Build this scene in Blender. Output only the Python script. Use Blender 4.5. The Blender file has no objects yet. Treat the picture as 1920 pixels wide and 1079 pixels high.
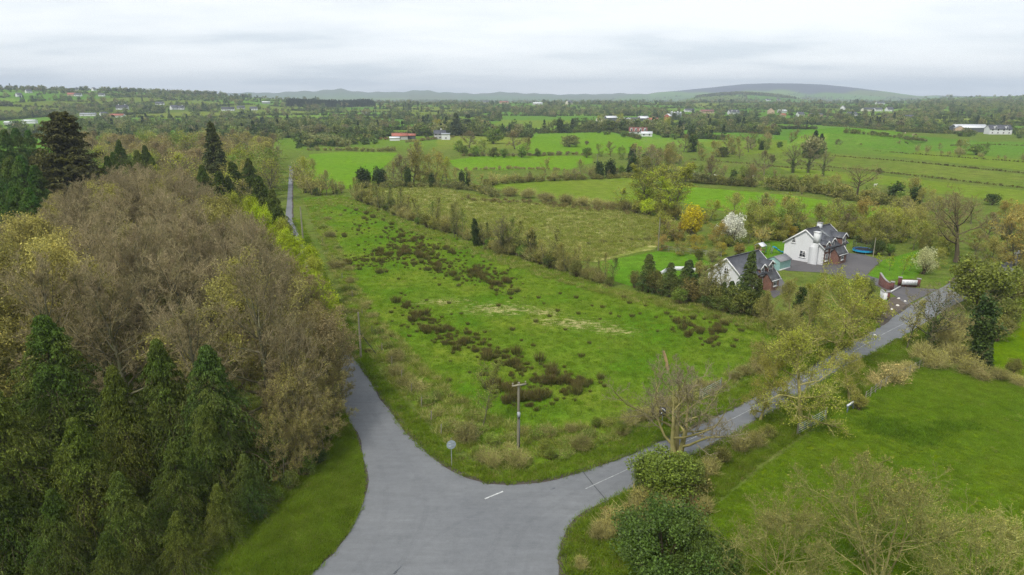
import bpy, math, random
import numpy as np
from mathutils import Vector, Matrix
from mathutils.geometry import tessellate_polygon

# ------------------------------------------------------------------ camera, sky, sun, exposure
SC = bpy.context.scene
COL = SC.collection
CAM_H = 35.0                       # drone height in metres
FPX = 1281.0                       # focal length for a 1920 px wide frame (24 mm equivalent)
PITCH = math.atan((539.5 - 181.0) / FPX)
SP, CP = math.sin(PITCH), math.cos(PITCH)

cam = bpy.data.cameras.new('camera')
cam.sensor_width = 36.0
cam.lens = FPX / 1920.0 * 36.0
cam.clip_start = 0.5
cam.clip_end = 60000.0
cam_o = bpy.data.objects.new('camera', cam)
cam_o.location = (0, 0, CAM_H)
cam_o.rotation_euler = (math.pi / 2 - PITCH, 0, 0)
COL.objects.link(cam_o)
SC.camera = cam_o

SUN_EL, SUN_AZ = math.radians(52), math.radians(215)    # high, behind the camera and to its left
W = bpy.data.worlds.new('World')
SC.world = W
W.use_nodes = True
nt = W.node_tree
nt.nodes.clear()
def wn(t, **k):
    n = nt.nodes.new(t)
    for a, b in k.items():
        setattr(n, a, b)
    return n
sky = wn('ShaderNodeTexSky', sky_type='NISHITA', sun_disc=False, sun_elevation=SUN_EL, sun_rotation=SUN_AZ)
sky_s = wn('ShaderNodeVectorMath', operation='SCALE')
sky_s.inputs['Scale'].default_value = 0.10
nt.links.new(sky.outputs[0], sky_s.inputs[0])
tc = wn('ShaderNodeTexCoord')
sep = wn('ShaderNodeSeparateXYZ')
nt.links.new(tc.outputs['Generated'], sep.inputs[0])
zz = wn('ShaderNodeMath', operation='MAXIMUM'); zz.inputs[1].default_value = 0.0
nt.links.new(sep.outputs[2], zz.inputs[0])
za = wn('ShaderNodeMath', operation='ADD'); za.inputs[1].default_value = 0.11
nt.links.new(zz.outputs[0], za.inputs[0])
dx = wn('ShaderNodeMath', operation='DIVIDE'); dy = wn('ShaderNodeMath', operation='DIVIDE')
nt.links.new(sep.outputs[0], dx.inputs[0]); nt.links.new(za.outputs[0], dx.inputs[1])
nt.links.new(sep.outputs[1], dy.inputs[0]); nt.links.new(za.outputs[0], dy.inputs[1])
cmb = wn('ShaderNodeCombineXYZ')
nt.links.new(dx.outputs[0], cmb.inputs[0]); nt.links.new(dy.outputs[0], cmb.inputs[1])
cmap = wn('ShaderNodeMapping'); cmap.inputs['Scale'].default_value = (0.55, 0.75, 1); cmap.inputs['Rotation'].default_value = (0, 0, 0.1)
cmap.inputs['Location'].default_value = (3.1, 1.7, 0)
nt.links.new(cmb.outputs[0], cmap.inputs[0])
n1 = wn('ShaderNodeTexNoise'); n1.inputs['Scale'].default_value = 0.9; n1.inputs['Detail'].default_value = 6; n1.inputs['Roughness'].default_value = 0.55
nt.links.new(cmap.outputs[0], n1.inputs[0])
ramp = wn('ShaderNodeValToRGB')
ramp.color_ramp.elements[0].position = 0.38; ramp.color_ramp.elements[0].color = (0.322, 0.35, 0.378, 1)
ramp.color_ramp.elements[1].position = 0.60; ramp.color_ramp.elements[1].color = (0.465, 0.475, 0.482, 1)
e = ramp.color_ramp.elements.new(0.48); e.color = (0.41, 0.427, 0.442, 1)
nt.links.new(n1.outputs[0], ramp.inputs[0])
mixw = wn('ShaderNodeMix', data_type='RGBA'); mixw.inputs[0].default_value = 0.93
nt.links.new(sky_s.outputs[0], mixw.inputs[6]); nt.links.new(ramp.outputs[0], mixw.inputs[7])
bg = wn('ShaderNodeBackground'); bg.inputs['Strength'].default_value = 1.0
# overcast skies whiten toward the horizon, where the cloud base is seen edge-on through bright air
hz = wn('ShaderNodeMapRange'); hz.interpolation_type = 'SMOOTHSTEP'
hz.inputs['From Min'].default_value = 0.0; hz.inputs['From Max'].default_value = 0.30; hz.inputs['To Min'].default_value = 1.24; hz.inputs['To Max'].default_value = 1.0
nt.links.new(zz.outputs[0], hz.inputs['Value'])
hs = wn('ShaderNodeVectorMath', operation='SCALE'); nt.links.new(mixw.outputs[2], hs.inputs[0]); nt.links.new(hz.outputs[0], hs.inputs['Scale'])
nt.links.new(hs.outputs[0], bg.inputs['Color'])
wo = wn('ShaderNodeOutputWorld'); nt.links.new(bg.outputs[0], wo.inputs['Surface'])

sun = bpy.data.lights.new('sun', 'SUN')
sun.energy = 1.5; sun.angle = math.radians(14); sun.color = (1.0, 0.95, 0.86)
sun_o = bpy.data.objects.new('sun', sun)
sd = Vector((math.cos(SUN_EL) * math.sin(SUN_AZ), math.cos(SUN_EL) * math.cos(SUN_AZ), math.sin(SUN_EL)))
sun_o.rotation_euler = sd.to_track_quat('Z', 'Y').to_euler()
COL.objects.link(sun_o)

SC.view_settings.view_transform = 'Standard'
SC.view_settings.look = 'None'
SC.view_settings.exposure = 1.08
SC.view_settings.gamma = 1.0
SC.view_settings.use_curve_mapping = False
SC.render.engine = 'CYCLES'
cy = SC.cycles
cy.max_bounces = 4; cy.diffuse_bounces = 3; cy.glossy_bounces = 2; cy.transmission_bounces = 3; cy.volume_bounces = 0
cy.transparent_max_bounces = 4
cy.use_adaptive_sampling = True; cy.adaptive_threshold = 0.02
cy.use_denoising = True; cy.denoiser = 'OPENIMAGEDENOISE'; cy.denoising_prefilter = 'NONE'
cy.caustics_reflective = False; cy.caustics_refractive = False

# ------------------------------------------------------------------ survey helpers (photo point -> metres on the ground)
def ray(px, py):
    u = (px - 960.0) / FPX; v = (py - 539.5) / FPX
    return u, CP - v * SP, SP + v * CP          # sideways, forward, drop per unit depth

def G(px, py, z=0.0):
    u, c, d = ray(px, py)
    t = (CAM_H - z) / d
    return (t * u, t * c)

def top_z(py, Y):                               # height of a point seen at row py and standing Y metres ahead
    _, c, d = ray(960, py)
    return CAM_H - Y * d / c

def from_top(px, py, H):                        # ground point of a tree of height H whose top is seen at (px, py)
    u, c, d = ray(px, py)
    t = (CAM_H - H) / d
    return (t * u, t * c)

def smooth(a, b, x):
    s = np.clip((x - a) / (b - a), 0, 1)
    return s * s * (3 - 2 * s)

RIDGES = []   # (azimuths, heights, distance, rise length, fall length)
def ridge(dist, rise, fall, pts):
    az, hz = [], []
    for px, py in pts:
        u, c, d = ray(px, py)
        az.append(math.atan2(u, c)); Y = dist * math.cos(az[-1])
        hz.append(CAM_H - Y * d / c)
    RIDGES.append((np.array(az), np.array(hz), dist, rise, fall))
ridge(2300, 1300, 900, [(-900, 165), (-300, 164), (0, 168.5), (100, 168.5), (180, 169.5), (250, 173), (330, 176.5), (420, 179.5), (520, 186), (640, 194)])
ridge(8200, 3000, 2000, [(1120, 188), (1180, 178), (1250, 172), (1330, 165.5), (1400, 158), (1440, 156.5), (1500, 157), (1550, 159.5), (1600, 165), (1660, 172), (1720, 180), (1780, 188)])
ridge(9000, 3000, 1500, [(-200, 178), (300, 177), (450, 175), (540, 172.5), (590, 171), (640, 168.5), (700, 173), (800, 171.5), (860, 175), (940, 174), (1000, 176.5), (1100, 177), (1250, 176), (1400, 178), (1900, 181), (2300, 180)])
ridge(3600, 1500, 1200, [(1640, 196), (1730, 187), (1780, 184), (1850, 183), (1920, 180.5), (2100, 177), (2700, 174)])
ridge(3900, 1000, 900, [(1270, 192), (1310, 182), (1350, 178), (1390, 176.5), (1430, 178.5), (1480, 184), (1540, 192)])
ridge(620, 130, 140, [(1440, 300), (1500, 246), (1560, 241.5), (1620, 242), (1690, 249), (1760, 300)])

def terr(x, y):
    x = np.asarray(x, float); y = np.asarray(y, float)
    r = np.hypot(x, y); az = np.arctan2(x, y)
    z = np.zeros_like(r)
    for A, Hh, D, ri, fa in RIDGES:
        p = np.interp(az, A, Hh, left=Hh[0], right=Hh[-1])
        k = np.where(r < D, smooth(D - ri, D, r), 1 - smooth(D, D + fa, r))
        ahead = np.cos(az) > -0.2
        z = np.maximum(z, np.where(ahead, p, 0) * k)
    bump = smooth(5200, 8000, r) * (1 + 0.0 * r)
    z = z * (1 + bump * (0.07 * np.sin(az * 47 + 1.0) + 0.06 * np.sin(az * 113 + r * 0.0011) + 0.06 * np.sin(az * 260)) * ((az < 0.2) | (az > 0.52)))
    far = smooth(900, 2500, r)
    z = z + far * 2.5 * (np.sin(x * 0.0043 + 1.3) * np.cos(y * 0.0037) + 0.6 * np.sin(x * 0.011 + y * 0.006))
    return np.maximum(z, -1.0) * (r > 400)

_TS = np.geomspace(30, 13000, 6000)
def GT(px, py):                                 # photo point -> point on the terrain
    u, c, d = ray(px, py)
    X = _TS * u; Y = _TS * c; Z = CAM_H - _TS * d
    hit = np.nonzero(Z <= terr(X, Y))[0]
    i = hit[0] if len(hit) else len(_TS) - 1
    return float(X[i]), float(Y[i]), float(terr(X[i:i + 1], Y[i:i + 1])[0])

# ------------------------------------------------------------------ materials
MATS = {}
def newmat(name):
    m = bpy.data.materials.new(name); m.use_nodes = True
    m.node_tree.nodes.clear()
    MATS[name] = m
    t = m.node_tree
    def N(kind, ins=None, **k):
        n = t.nodes.new(kind)
        for a, b in k.items(): setattr(n, a, b)
        for a, b in (ins or {}).items():
            if isinstance(b, bpy.types.NodeSocket): t.links.new(b, n.inputs[a])
            else: n.inputs[a].default_value = b
        return n
    def out(sock):
        o = t.nodes.new('ShaderNodeOutputMaterial'); t.links.new(sock, o.inputs['Surface'])
    return m, N, out

def c4(c): return (c[0], c[1], c[2], 1.0)

def noise(N, vec, scale, detail=3, rough=0.55):
    return N('ShaderNodeTexNoise', {'Vector': vec, 'Scale': scale, 'Detail': detail, 'Roughness': rough}).outputs[0]

def mrange(N, v, a, b, c, d):
    return N('ShaderNodeMapRange', {'Value': v, 'From Min': a, 'From Max': b, 'To Min': c, 'To Max': d}).outputs[0]

def mixc(N, f, a, b, blend='MIX'):
    n = N('ShaderNodeMix', data_type='RGBA', blend_type=blend)
    t = n.id_data
    for i, v in ((0, f), (6, a), (7, b)):
        if isinstance(v, bpy.types.NodeSocket): t.links.new(v, n.inputs[i])
        else: n.inputs[i].default_value = v if i == 0 else c4(v)
    return n.outputs[2]

def scale_c(N, col, f):
    n = N('ShaderNodeVectorMath', {0: col}, operation='SCALE')
    t = n.id_data
    if isinstance(f, bpy.types.NodeSocket): t.links.new(f, n.inputs['Scale'])
    else: n.inputs['Scale'].default_value = f
    return n.outputs[0]

def mul(N, a, b):
    return N('ShaderNodeMath', {0: a, 1: b}, operation='MULTIPLY').outputs[0]

VEG = 2.0
def leaf_mat(name, second=(0.16, 0.15, 0.03), second_amt=0.45, trans=0.28, lo=0.55, hi=1.4, rough=0.55, gloss=0.04):
    m, N, out = newmat(name)
    oi = N('ShaderNodeObjectInfo'); geo = N('ShaderNodeNewGeometry')
    p = geo.outputs['Position']
    nz = noise(N, p, 0.22, 2)
    f = mrange(N, nz, 0.35, 0.7, 0, second_amt)
    col = mixc(N, f, oi.outputs['Color'], second)
    v = mul(N, mrange(N, geo.outputs['Random Per Island'], 0, 1, lo * VEG, hi * VEG), mrange(N, oi.outputs['Random'], 0, 1, 0.82, 1.2))
    v = mul(N, v, mrange(N, noise(N, p, 0.9, 2), 0.3, 0.7, 0.8, 1.2))
    col = scale_c(N, col, v)
    b = N('ShaderNodeBsdfPrincipled', {'Base Color': col, 'Roughness': rough, 'Specular IOR Level': gloss})
    tr = N('ShaderNodeBsdfTranslucent', {'Color': col})
    mx = N('ShaderNodeMixShader', {0: trans, 1: b.outputs[0], 2: tr.outputs[0]})
    out(mx.outputs[0])
    return m

def bark_mat(name, a, b, rnd=0.25):
    m, N, out = newmat(name)
    oi = N('ShaderNodeObjectInfo'); geo = N('ShaderNodeNewGeometry'); p = geo.outputs['Position']
    col = mixc(N, mrange(N, noise(N, p, 0.6, 4, 0.65), 0.35, 0.68, 0, 1), a, b)
    v = mul(N, mrange(N, geo.outputs['Random Per Island'], 0, 1, 0.6 * VEG, 1.45 * VEG), mrange(N, oi.outputs['Random'], 0, 1, 1 - rnd, 1 + rnd))
    col = scale_c(N, col, v)
    out(N('ShaderNodeBsdfPrincipled', {'Base Color': col, 'Roughness': 0.85, 'Specular IOR Level': 0.05}).outputs[0])
    return m

def plain(name, col, rough=0.7, metal=0.0, var=0.12, scale=2.0, bump=0.0, spec=0.3):
    m, N, out = newmat(name)
    geo = N('ShaderNodeNewGeometry'); p = geo.outputs['Position']
    v = mrange(N, noise(N, p, scale, 5, 0.6), 0.3, 0.7, 1 - var, 1 + var)
    cc = scale_c(N, N('ShaderNodeRGB').outputs[0], v)
    m.node_tree.nodes['RGB'].outputs[0].default_value = c4(col)
    ins = {'Base Color': cc, 'Roughness': rough, 'Metallic': metal, 'Specular IOR Level': spec}
    b = N('ShaderNodeBsdfPrincipled', ins)
    if bump:
        bp = N('ShaderNodeBump', {'Height': noise(N, p, scale * 6, 4), 'Strength': bump, 'Distance': 0.05})
        m.node_tree.links.new(bp.outputs[0], b.inputs['Normal'])
    out(b.outputs[0])
    return m

def grass_mat(name, a, b, dry=None, dry_amt=0.0, patch=0.05, fine=1.0, bump=0.6, tint_attr=False, ellipses=(), dark=(0.03, 0.045, 0.012), dark_amt=0.0, streak=None):
    m, N, out = newmat(name)
    geo = N('ShaderNodeNewGeometry'); p = geo.outputs['Position']
    big = noise(N, p, patch, 4, 0.6)
    col = mixc(N, mrange(N, big, 0.36, 0.64, 0, 1), a, b)
    if tint_attr:
        at = N('ShaderNodeVertexColor', layer_name='tint')
        col = mixc(N, 1.0, col, at.outputs[0], 'MULTIPLY')
        col = scale_c(N, col, 1.0)
    mid = noise(N, p, 0.45 * fine, 5, 0.62)
    fin = noise(N, p, 3.2 * fine, 4, 0.7)
    if streak:
        mp = N('ShaderNodeMapping', {'Vector': p, 'Rotation': (0, 0, streak[0]), 'Scale': (streak[1], streak[2], 1)})
        st = noise(N, mp.outputs[0], 1.0, 3, 0.6)
        col = scale_c(N, col, mrange(N, st, 0.3, 0.7, 0.82, 1.18))
    v = mul(N, mrange(N, mid, 0.3, 0.7, 0.74, 1.24), mrange(N, fin, 0.28, 0.72, 0.62, 1.36))
    if dark_amt:
        dn = noise(N, p, 0.16, 5, 0.7)
        col = mixc(N, mrange(N, dn, 0.52, 0.66, 0, dark_amt), col, dark)
    if dry is not None:
        if ellipses:
            acc = None
            for (cx, cy_, ra, rb, ang) in ellipses:
                mp = N('ShaderNodeMapping', {'Vector': p, 'Location': (cx, cy_, 0), 'Rotation': (0, 0, ang), 'Scale': (ra, rb, 1)}, vector_type='TEXTURE')
                ln = N('ShaderNodeVectorMath', {0: N('ShaderNodeVectorMath', {0: mp.outputs[0], 1: (1, 1, 0)}, operation='MULTIPLY').outputs[0]}, operation='LENGTH')
                g = mrange(N, ln.outputs['Value'], 0.0, 1.25, 1.0, 0.0)
                acc = g if acc is None else N('ShaderNodeMath', {0: acc, 1: g}, operation='MAXIMUM').outputs[0]
            mpn = N('ShaderNodeMapping', {'Vector': p, 'Rotation': (0, 0, -0.35), 'Scale': (0.5, 1.1, 1)})
            nn = noise(N, mpn.outputs[0], 1.3, 6, 0.75)
            f = mul(N, mrange(N, N('ShaderNodeMath', {0: mul(N, acc, 0.46), 1: nn}, operation='ADD').outputs[0], 0.82, 0.95, 0, 1), dry_amt)
        else:
            nn = noise(N, p, 0.22 * fine, 6, 0.7)
            f = mrange(N, nn, 0.5, 0.68, 0, dry_amt)
        col = mixc(N, f, col, dry)
    col = scale_c(N, col, v)
    bp = N('ShaderNodeBump', {'Height': N('ShaderNodeMath', {0: mid, 1: fin}, operation='ADD').outputs[0], 'Strength': bump, 'Distance': 0.35})
    b = N('ShaderNodeBsdfPrincipled', {'Base Color': col, 'Roughness': 0.9, 'Specular IOR Level': 0.0, 'Normal': bp.outputs[0]})
    out(b.outputs[0])
    return m

# ------------------------------------------------------------------ mesh building
class MB:
    def __init__(s): s.v = []; s.q = []; s.t = []; s.n = 0
    def add(s, V, F, mat=0):
        V = np.asarray(V, float).reshape(-1, 3); F = np.asarray(F, int)
        if len(F) == 0: return s
        (s.q if F.shape[1] == 4 else s.t).append((F + s.n, mat)); s.v.append(V); s.n += len(V)
        return s
    def arrays(s):
        V = np.concatenate(s.v) if s.v else np.zeros((0, 3))
        Q = np.concatenate([f for f, _ in s.q]) if s.q else np.zeros((0, 4), int)
        T = np.concatenate([f for f, _ in s.t]) if s.t else np.zeros((0, 3), int)
        mq = np.concatenate([np.full(len(f), m) for f, m in s.q]) if s.q else np.zeros(0, int)
        mt = np.concatenate([np.full(len(f), m) for f, m in s.t]) if s.t else np.zeros(0, int)
        return V, Q, T, mq, mt
    def mesh(s, name, mats, smooth_=False):
        return mesh_arrays(name, s.arrays(), mats, smooth_)
    def box(s, x0, x1, y0, y1, z0, z1, mat=0):
        V = [(x0, y0, z0), (x1, y0, z0), (x1, y1, z0), (x0, y1, z0), (x0, y0, z1), (x1, y0, z1), (x1, y1, z1), (x0, y1, z1)]
        F = [(0, 3, 2, 1), (4, 5, 6, 7), (0, 1, 5, 4), (1, 2, 6, 5), (2, 3, 7, 6), (3, 0, 4, 7)]
        return s.add(V, F, mat)
    def bar(s, a, b, w, h=None, mat=0):            # rectangular bar from a to b
        a = np.array(a, float); b = np.array(b, float); h = h or w
        d = b - a; d /= np.linalg.norm(d)
        up = np.array([0, 0, 1.0]) if abs(d[2]) < 0.95 else np.array([1.0, 0, 0])
        u = np.cross(d, up); u /= np.linalg.norm(u); k = np.cross(u, d)
        V = [p + su * u * w / 2 + sk * k * h / 2 for p in (a, b) for su, sk in ((-1, -1), (1, -1), (1, 1), (-1, 1))]
        F = [(0, 1, 2, 3), (7, 6, 5, 4), (0, 4, 5, 1), (1, 5, 6, 2), (2, 6, 7, 3), (3, 7, 4, 0)]
        return s.add(V, F, mat)
    def prism(s, poly, z0, z1, mat=0):              # vertical prism over a counter-clockwise polygon
        n = len(poly)
        V = [(x, y, z0) for x, y in poly] + [(x, y, z1) for x, y in poly]
        tri = tessellate_polygon([[Vector((x, y, 0)) for x, y in poly]])
        s.add(V, [(t[0] + n, t[1] + n, t[2] + n) for t in tri], mat)
        return s.add(V, [(i, (i + 1) % n, (i + 1) % n + n, i + n) for i in range(n)], mat)
    def cyl(s, a, b, r0, r1, n=10, mat=0, cap=True):
        P = np.array([[a, b]], float); R = np.array([[r0, r1]], float)
        tube(s, P, R, n, mat)
        if cap:
            base = s.n - 2 * n
            V = s.v[-1]
            for k in (0, 1):
                ring = V[k * n:(k + 1) * n]
                c = ring.mean(0)
                s.add(np.vstack([ring, c]), [(i, (i + 1) % n, n) for i in range(n)], mat)
        return s

def mesh_arrays(name, arr, mats, smooth_=False):
    V, Q, T, mq, mt = arr
    me = bpy.data.meshes.new(name)
    me.vertices.add(len(V)); me.vertices.foreach_set('co', V.astype(np.float32).ravel())
    nl = len(Q) * 4 + len(T) * 3
    me.loops.add(nl); me.loops.foreach_set('vertex_index', np.concatenate([Q.ravel(), T.ravel()]).astype(np.int32))
    me.polygons.add(len(Q) + len(T))
    st = np.concatenate([np.arange(len(Q)) * 4, len(Q) * 4 + np.arange(len(T)) * 3]).astype(np.int32)
    me.polygons.foreach_set('loop_start', st)
    for m in mats: me.materials.append(MATS[m] if isinstance(m, str) else m)
    me.polygons.foreach_set('material_index', np.concatenate([mq, mt]).astype(np.int32))
    if smooth_: me.polygons.foreach_set('use_smooth', np.ones(len(Q) + len(T), bool))
    me.update(calc_edges=True)
    return me

def tube(b, P, R, m, mat=0):
    N, K, _ = P.shape
    T = np.gradient(P, axis=1); T /= np.linalg.norm(T, axis=2, keepdims=True) + 1e-9
    ref = np.where(np.abs(T[..., 2:3]) < 0.9, np.array([0, 0, 1.0]), np.array([1.0, 0, 0]))
    U = np.cross(T, ref); U /= np.linalg.norm(U, axis=2, keepdims=True) + 1e-9
    Wv = np.cross(T, U)
    a = np.arange(m) * 2 * math.pi / m
    V = P[:, :, None, :] + R[:, :, None, None] * (np.cos(a)[None, None, :, None] * U[:, :, None, :] + np.sin(a)[None, None, :, None] * Wv[:, :, None, :])
    ids = np.arange(N * K * m).reshape(N, K, m)
    nx = np.roll(ids, -1, axis=2)
    F = np.stack([ids[:, :-1], nx[:, :-1], nx[:, 1:], ids[:, 1:]], axis=-1).reshape(-1, 4)
    b.add(V.reshape(-1, 3), F, mat)

def unit(a): return a / (np.linalg.norm(a, axis=-1, keepdims=True) + 1e-9)

def leaves(b, C, S, rg, mat=0, dirs=None, aspect=0.55, droop=0.0):
    N = len(C)
    t = unit(rg.normal(size=(N, 3))) if dirs is None else unit(dirs + 0.35 * rg.normal(size=(N, 3)))
    if droop: t = unit(t + np.array([0, 0, -droop]))
    w = unit(np.cross(t, rg.normal(size=(N, 3))))
    S = np.broadcast_to(np.asarray(S, float), (N,))[:, None]
    V = np.stack([C - t * S * 0.5, C + w * S * aspect * 0.5 + t * S * 0.08, C + t * S * 0.5, C - w * S * aspect * 0.5 + t * S * 0.08], axis=1)
    b.add(V.reshape(-1, 3), np.arange(N * 4).reshape(N, 4), mat)

def sample_along(P, R, rg, n, t0, t1):
    N, K, _ = P.shape
    t = t0 + (t1 - t0) * (np.arange(n)[None, :] + rg.random((N, n))) / n
    s = t * (K - 1); i = np.minimum(s.astype(int), K - 2); f = s - i
    ar = np.arange(N)[:, None]
    p = P[ar, i] * (1 - f)[..., None] + P[ar, i + 1] * f[..., None]
    T = unit(P[ar, i + 1] - P[ar, i])
    r = R[ar, i] * (1 - f) + R[ar, i + 1] * f
    return t, p, T, r

def walk(p, d, L, k, wob, up, rg):
    N = len(p); out = [p]
    for j in range(k):
        d = unit(d + wob * rg.normal(size=(N, 3)) + np.array([0, 0, up]))
        p = p + d * (L / k)[:, None]
        out.append(p)
    return np.stack(out, axis=1)

def sprout(P, R, rg, n, t0, t1, ang, ratio, k, wob, up, rmin, flat=0.0, rfac=0.6):
    t, p, T, r = sample_along(P, R, rg, n, t0, t1)
    N = len(P)
    Lp = np.linalg.norm(np.diff(P, axis=1), axis=2).sum(1)
    az = rg.random((N, 1)) * 6.28 + np.arange(n)[None, :] * 2.4 + rg.normal(size=(N, n)) * 0.3
    ref = np.where(np.abs(T[..., 2:3]) < 0.9, np.array([0, 0, 1.0]), np.array([1.0, 0, 0]))
    U = unit(np.cross(T, ref)); Wv = np.cross(T, U)
    per = np.cos(az)[..., None] * U + np.sin(az)[..., None] * Wv * (1 - flat)
    a = (ang * (0.75 + 0.5 * rg.random((N, n))))[..., None]
    d = unit(np.cos(a) * T + np.sin(a) * per)
    L = ratio * Lp[:, None] * (1.15 - 0.6 * t) * (0.7 + 0.6 * rg.random((N, n)))
    p = p.reshape(-1, 3); d = d.reshape(-1, 3); L = L.ravel(); r = np.maximum(r.ravel() * rfac, rmin)
    Pn = walk(p, d, L, k, wob, up, rg)
    Rn = r[:, None] * np.linspace(1, 0.35, k + 1)[None, :]
    return Pn, np.maximum(Rn, rmin * 0.4)

ARR = {}     # prototype name -> (trunk arrays, crown arrays, mats, height)
PROTO = {}   # prototype name -> (trunk mesh, crown mesh, height)
def finish(name, tb, cb, H, tmats, cmats):
    PROTO[name] = (tb.mesh('trunk_' + name, tmats, True), cb.mesh('crown_' + name, cmats), H)
    ARR[name] = (tb.arrays(), cb.arrays(), tmats, cmats, H)

def deciduous(name, seed, H=20, Rc=6.5, hb=3.0, n=(16, 7, 7, 7), lean=0.0, rt=0.32, twig=0.02, up=0.10, wob=0.16, bark='bark_grey', twigm='twig_brown', leafm='leaf',
              nleaf=0, sleaf=0.2, leaf_t=(0.4, 1.0), spread=0.15, el=(0.15, 1.25), stems=1, mid_sides=4, trunk_top=0.8, egg=0.5, limb=0.42, wig=1.0, thin=1.0, limb_r=0.62, ivy=0, ivy_s=0.22):
    rg = np.random.default_rng(seed)
    tb, cb = MB(), MB()
    P0 = []; R0 = []
    for s in range(stems):
        k = 9
        d = np.array([rg.normal() * 0.12 + lean, rg.normal() * 0.12, 1.0]) if stems == 1 else np.array([math.cos(s * 2.4) * 0.28, math.sin(s * 2.4) * 0.28, 1.0])
        P0.append(walk(np.zeros((1, 3)) + (0 if stems == 1 else np.array([math.cos(s * 2.4), math.sin(s * 2.4), 0]) * rt), unit(d[None]), np.array([H * trunk_top * (1 - 0.12 * s / stems)]), k, 0.05 * wig, 0.06, rg)[0])
        r = rt * (1 if stems == 1 else 0.7) * (np.linspace(1, 0.16, k + 1) ** 0.9)
        r[0] *= 1.35
        R0.append(r)
    P0 = np.array(P0); R0 = np.array(R0)
    tube(tb, P0, R0, 8, 0)
    zc = hb + (H - hb) * egg; az_, bz = Rc, None
    # limbs reach out to an egg-shaped envelope
    n1 = n[0] // stems
    t, p, T, r = sample_along(P0, R0, rg, n1, max(0.08, hb / (H * trunk_top)), 1.0)
    N1 = stems * n1
    tt = np.broadcast_to((np.arange(n1) + 0.5) / n1, (stems, n1)).ravel()
    p = p.reshape(-1, 3); r = r.ravel()
    az = np.arange(N1) * 2.39996 + rg.normal(size=N1) * 0.35
    e_ = el[0] + (el[1] - el[0]) * tt + rg.normal(size=N1) * 0.14
    d = np.stack([np.cos(az) * np.cos(e_), np.sin(az) * np.cos(e_), np.sin(e_)], 1)
    q = p - np.array([0, 0, zc]); az2 = np.where(d[:, 2] > 0, H - zc, zc - hb * 0.6)
    S = np.stack([np.full(N1, 1 / Rc), np.full(N1, 1 / Rc), 1 / az2], 1)
    qs, ds = q * S, d * S
    A = (ds ** 2).sum(1); Bq = (qs * ds).sum(1); Cq = (qs ** 2).sum(1) - 1
    L = (-Bq + np.sqrt(np.maximum(Bq ** 2 - A * Cq, 0.01))) / A
    L = np.clip(L, H * 0.08, H) * (0.78 + 0.3 * rg.random(N1)) * 0.9
    P1 = walk(p, d, L, 6, wob * 0.8 * wig, up * 0.6, rg)
    R1 = np.maximum(r * limb_r, twig * 1.5)[:, None] * np.linspace(1, 0.22, 7)[None, :]
    tube(tb, P1, R1, 6 if mid_sides > 3 else 4, 0)
    P2, R2 = sprout(P1, R1, rg, n[1], 0.22, 1.0, 0.8, limb, 4, wob * wig, up, twig * 1.4)
    tube(cb, P2, R2, mid_sides, 0)
    last = (P2, R2)
    if n[2]:
        P3, R3 = sprout(P2, R2, rg, n[2], 0.15, 1.0, 0.8, 0.48, 3, wob * wig, up, twig * 1.1)
        tube(cb, P3, R3 * thin, 3, 0); last = (P3, R3)
        if len(n) > 3 and n[3]:
            P4, R4 = sprout(P3, R3, rg, n[3], 0.1, 1.0, 0.75, 0.55, 2, wob * wig * 1.2, up, twig)
            tube(cb, P4, R4 * thin, 3, 0); last = (P4, R4)
    if nleaf:
        _, C, T, _ = sample_along(last[0], last[1], rg, nleaf, *leaf_t)
        C = C.reshape(-1, 3) + rg.normal(size=(C.size // 3, 3)) * spread
        leaves(cb, C, sleaf * (0.6 + 0.8 * rg.random(len(C))), rg, 1)
    if ivy:
        for PP, RR, cnt in ((P0, R0, ivy), (P1, R1, max(2, ivy // (N1 * 2)))):
            _, C, T, rr = sample_along(PP, RR, rg, cnt, 0.02, 0.8)
            C = C.reshape(-1, 3); rr = rr.ravel()
            C = C + unit(rg.normal(size=C.shape)) * (rr + ivy_s * (0.5 + 2.5 * rg.random(len(C))))[:, None]
            leaves(cb, C, ivy_s * (0.7 + 0.7 * rg.random(len(C))), rg, 2, aspect=0.8)
    finish(name, tb, cb, H, [bark], [twigm, leafm, 'leaf_ivy'])

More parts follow.
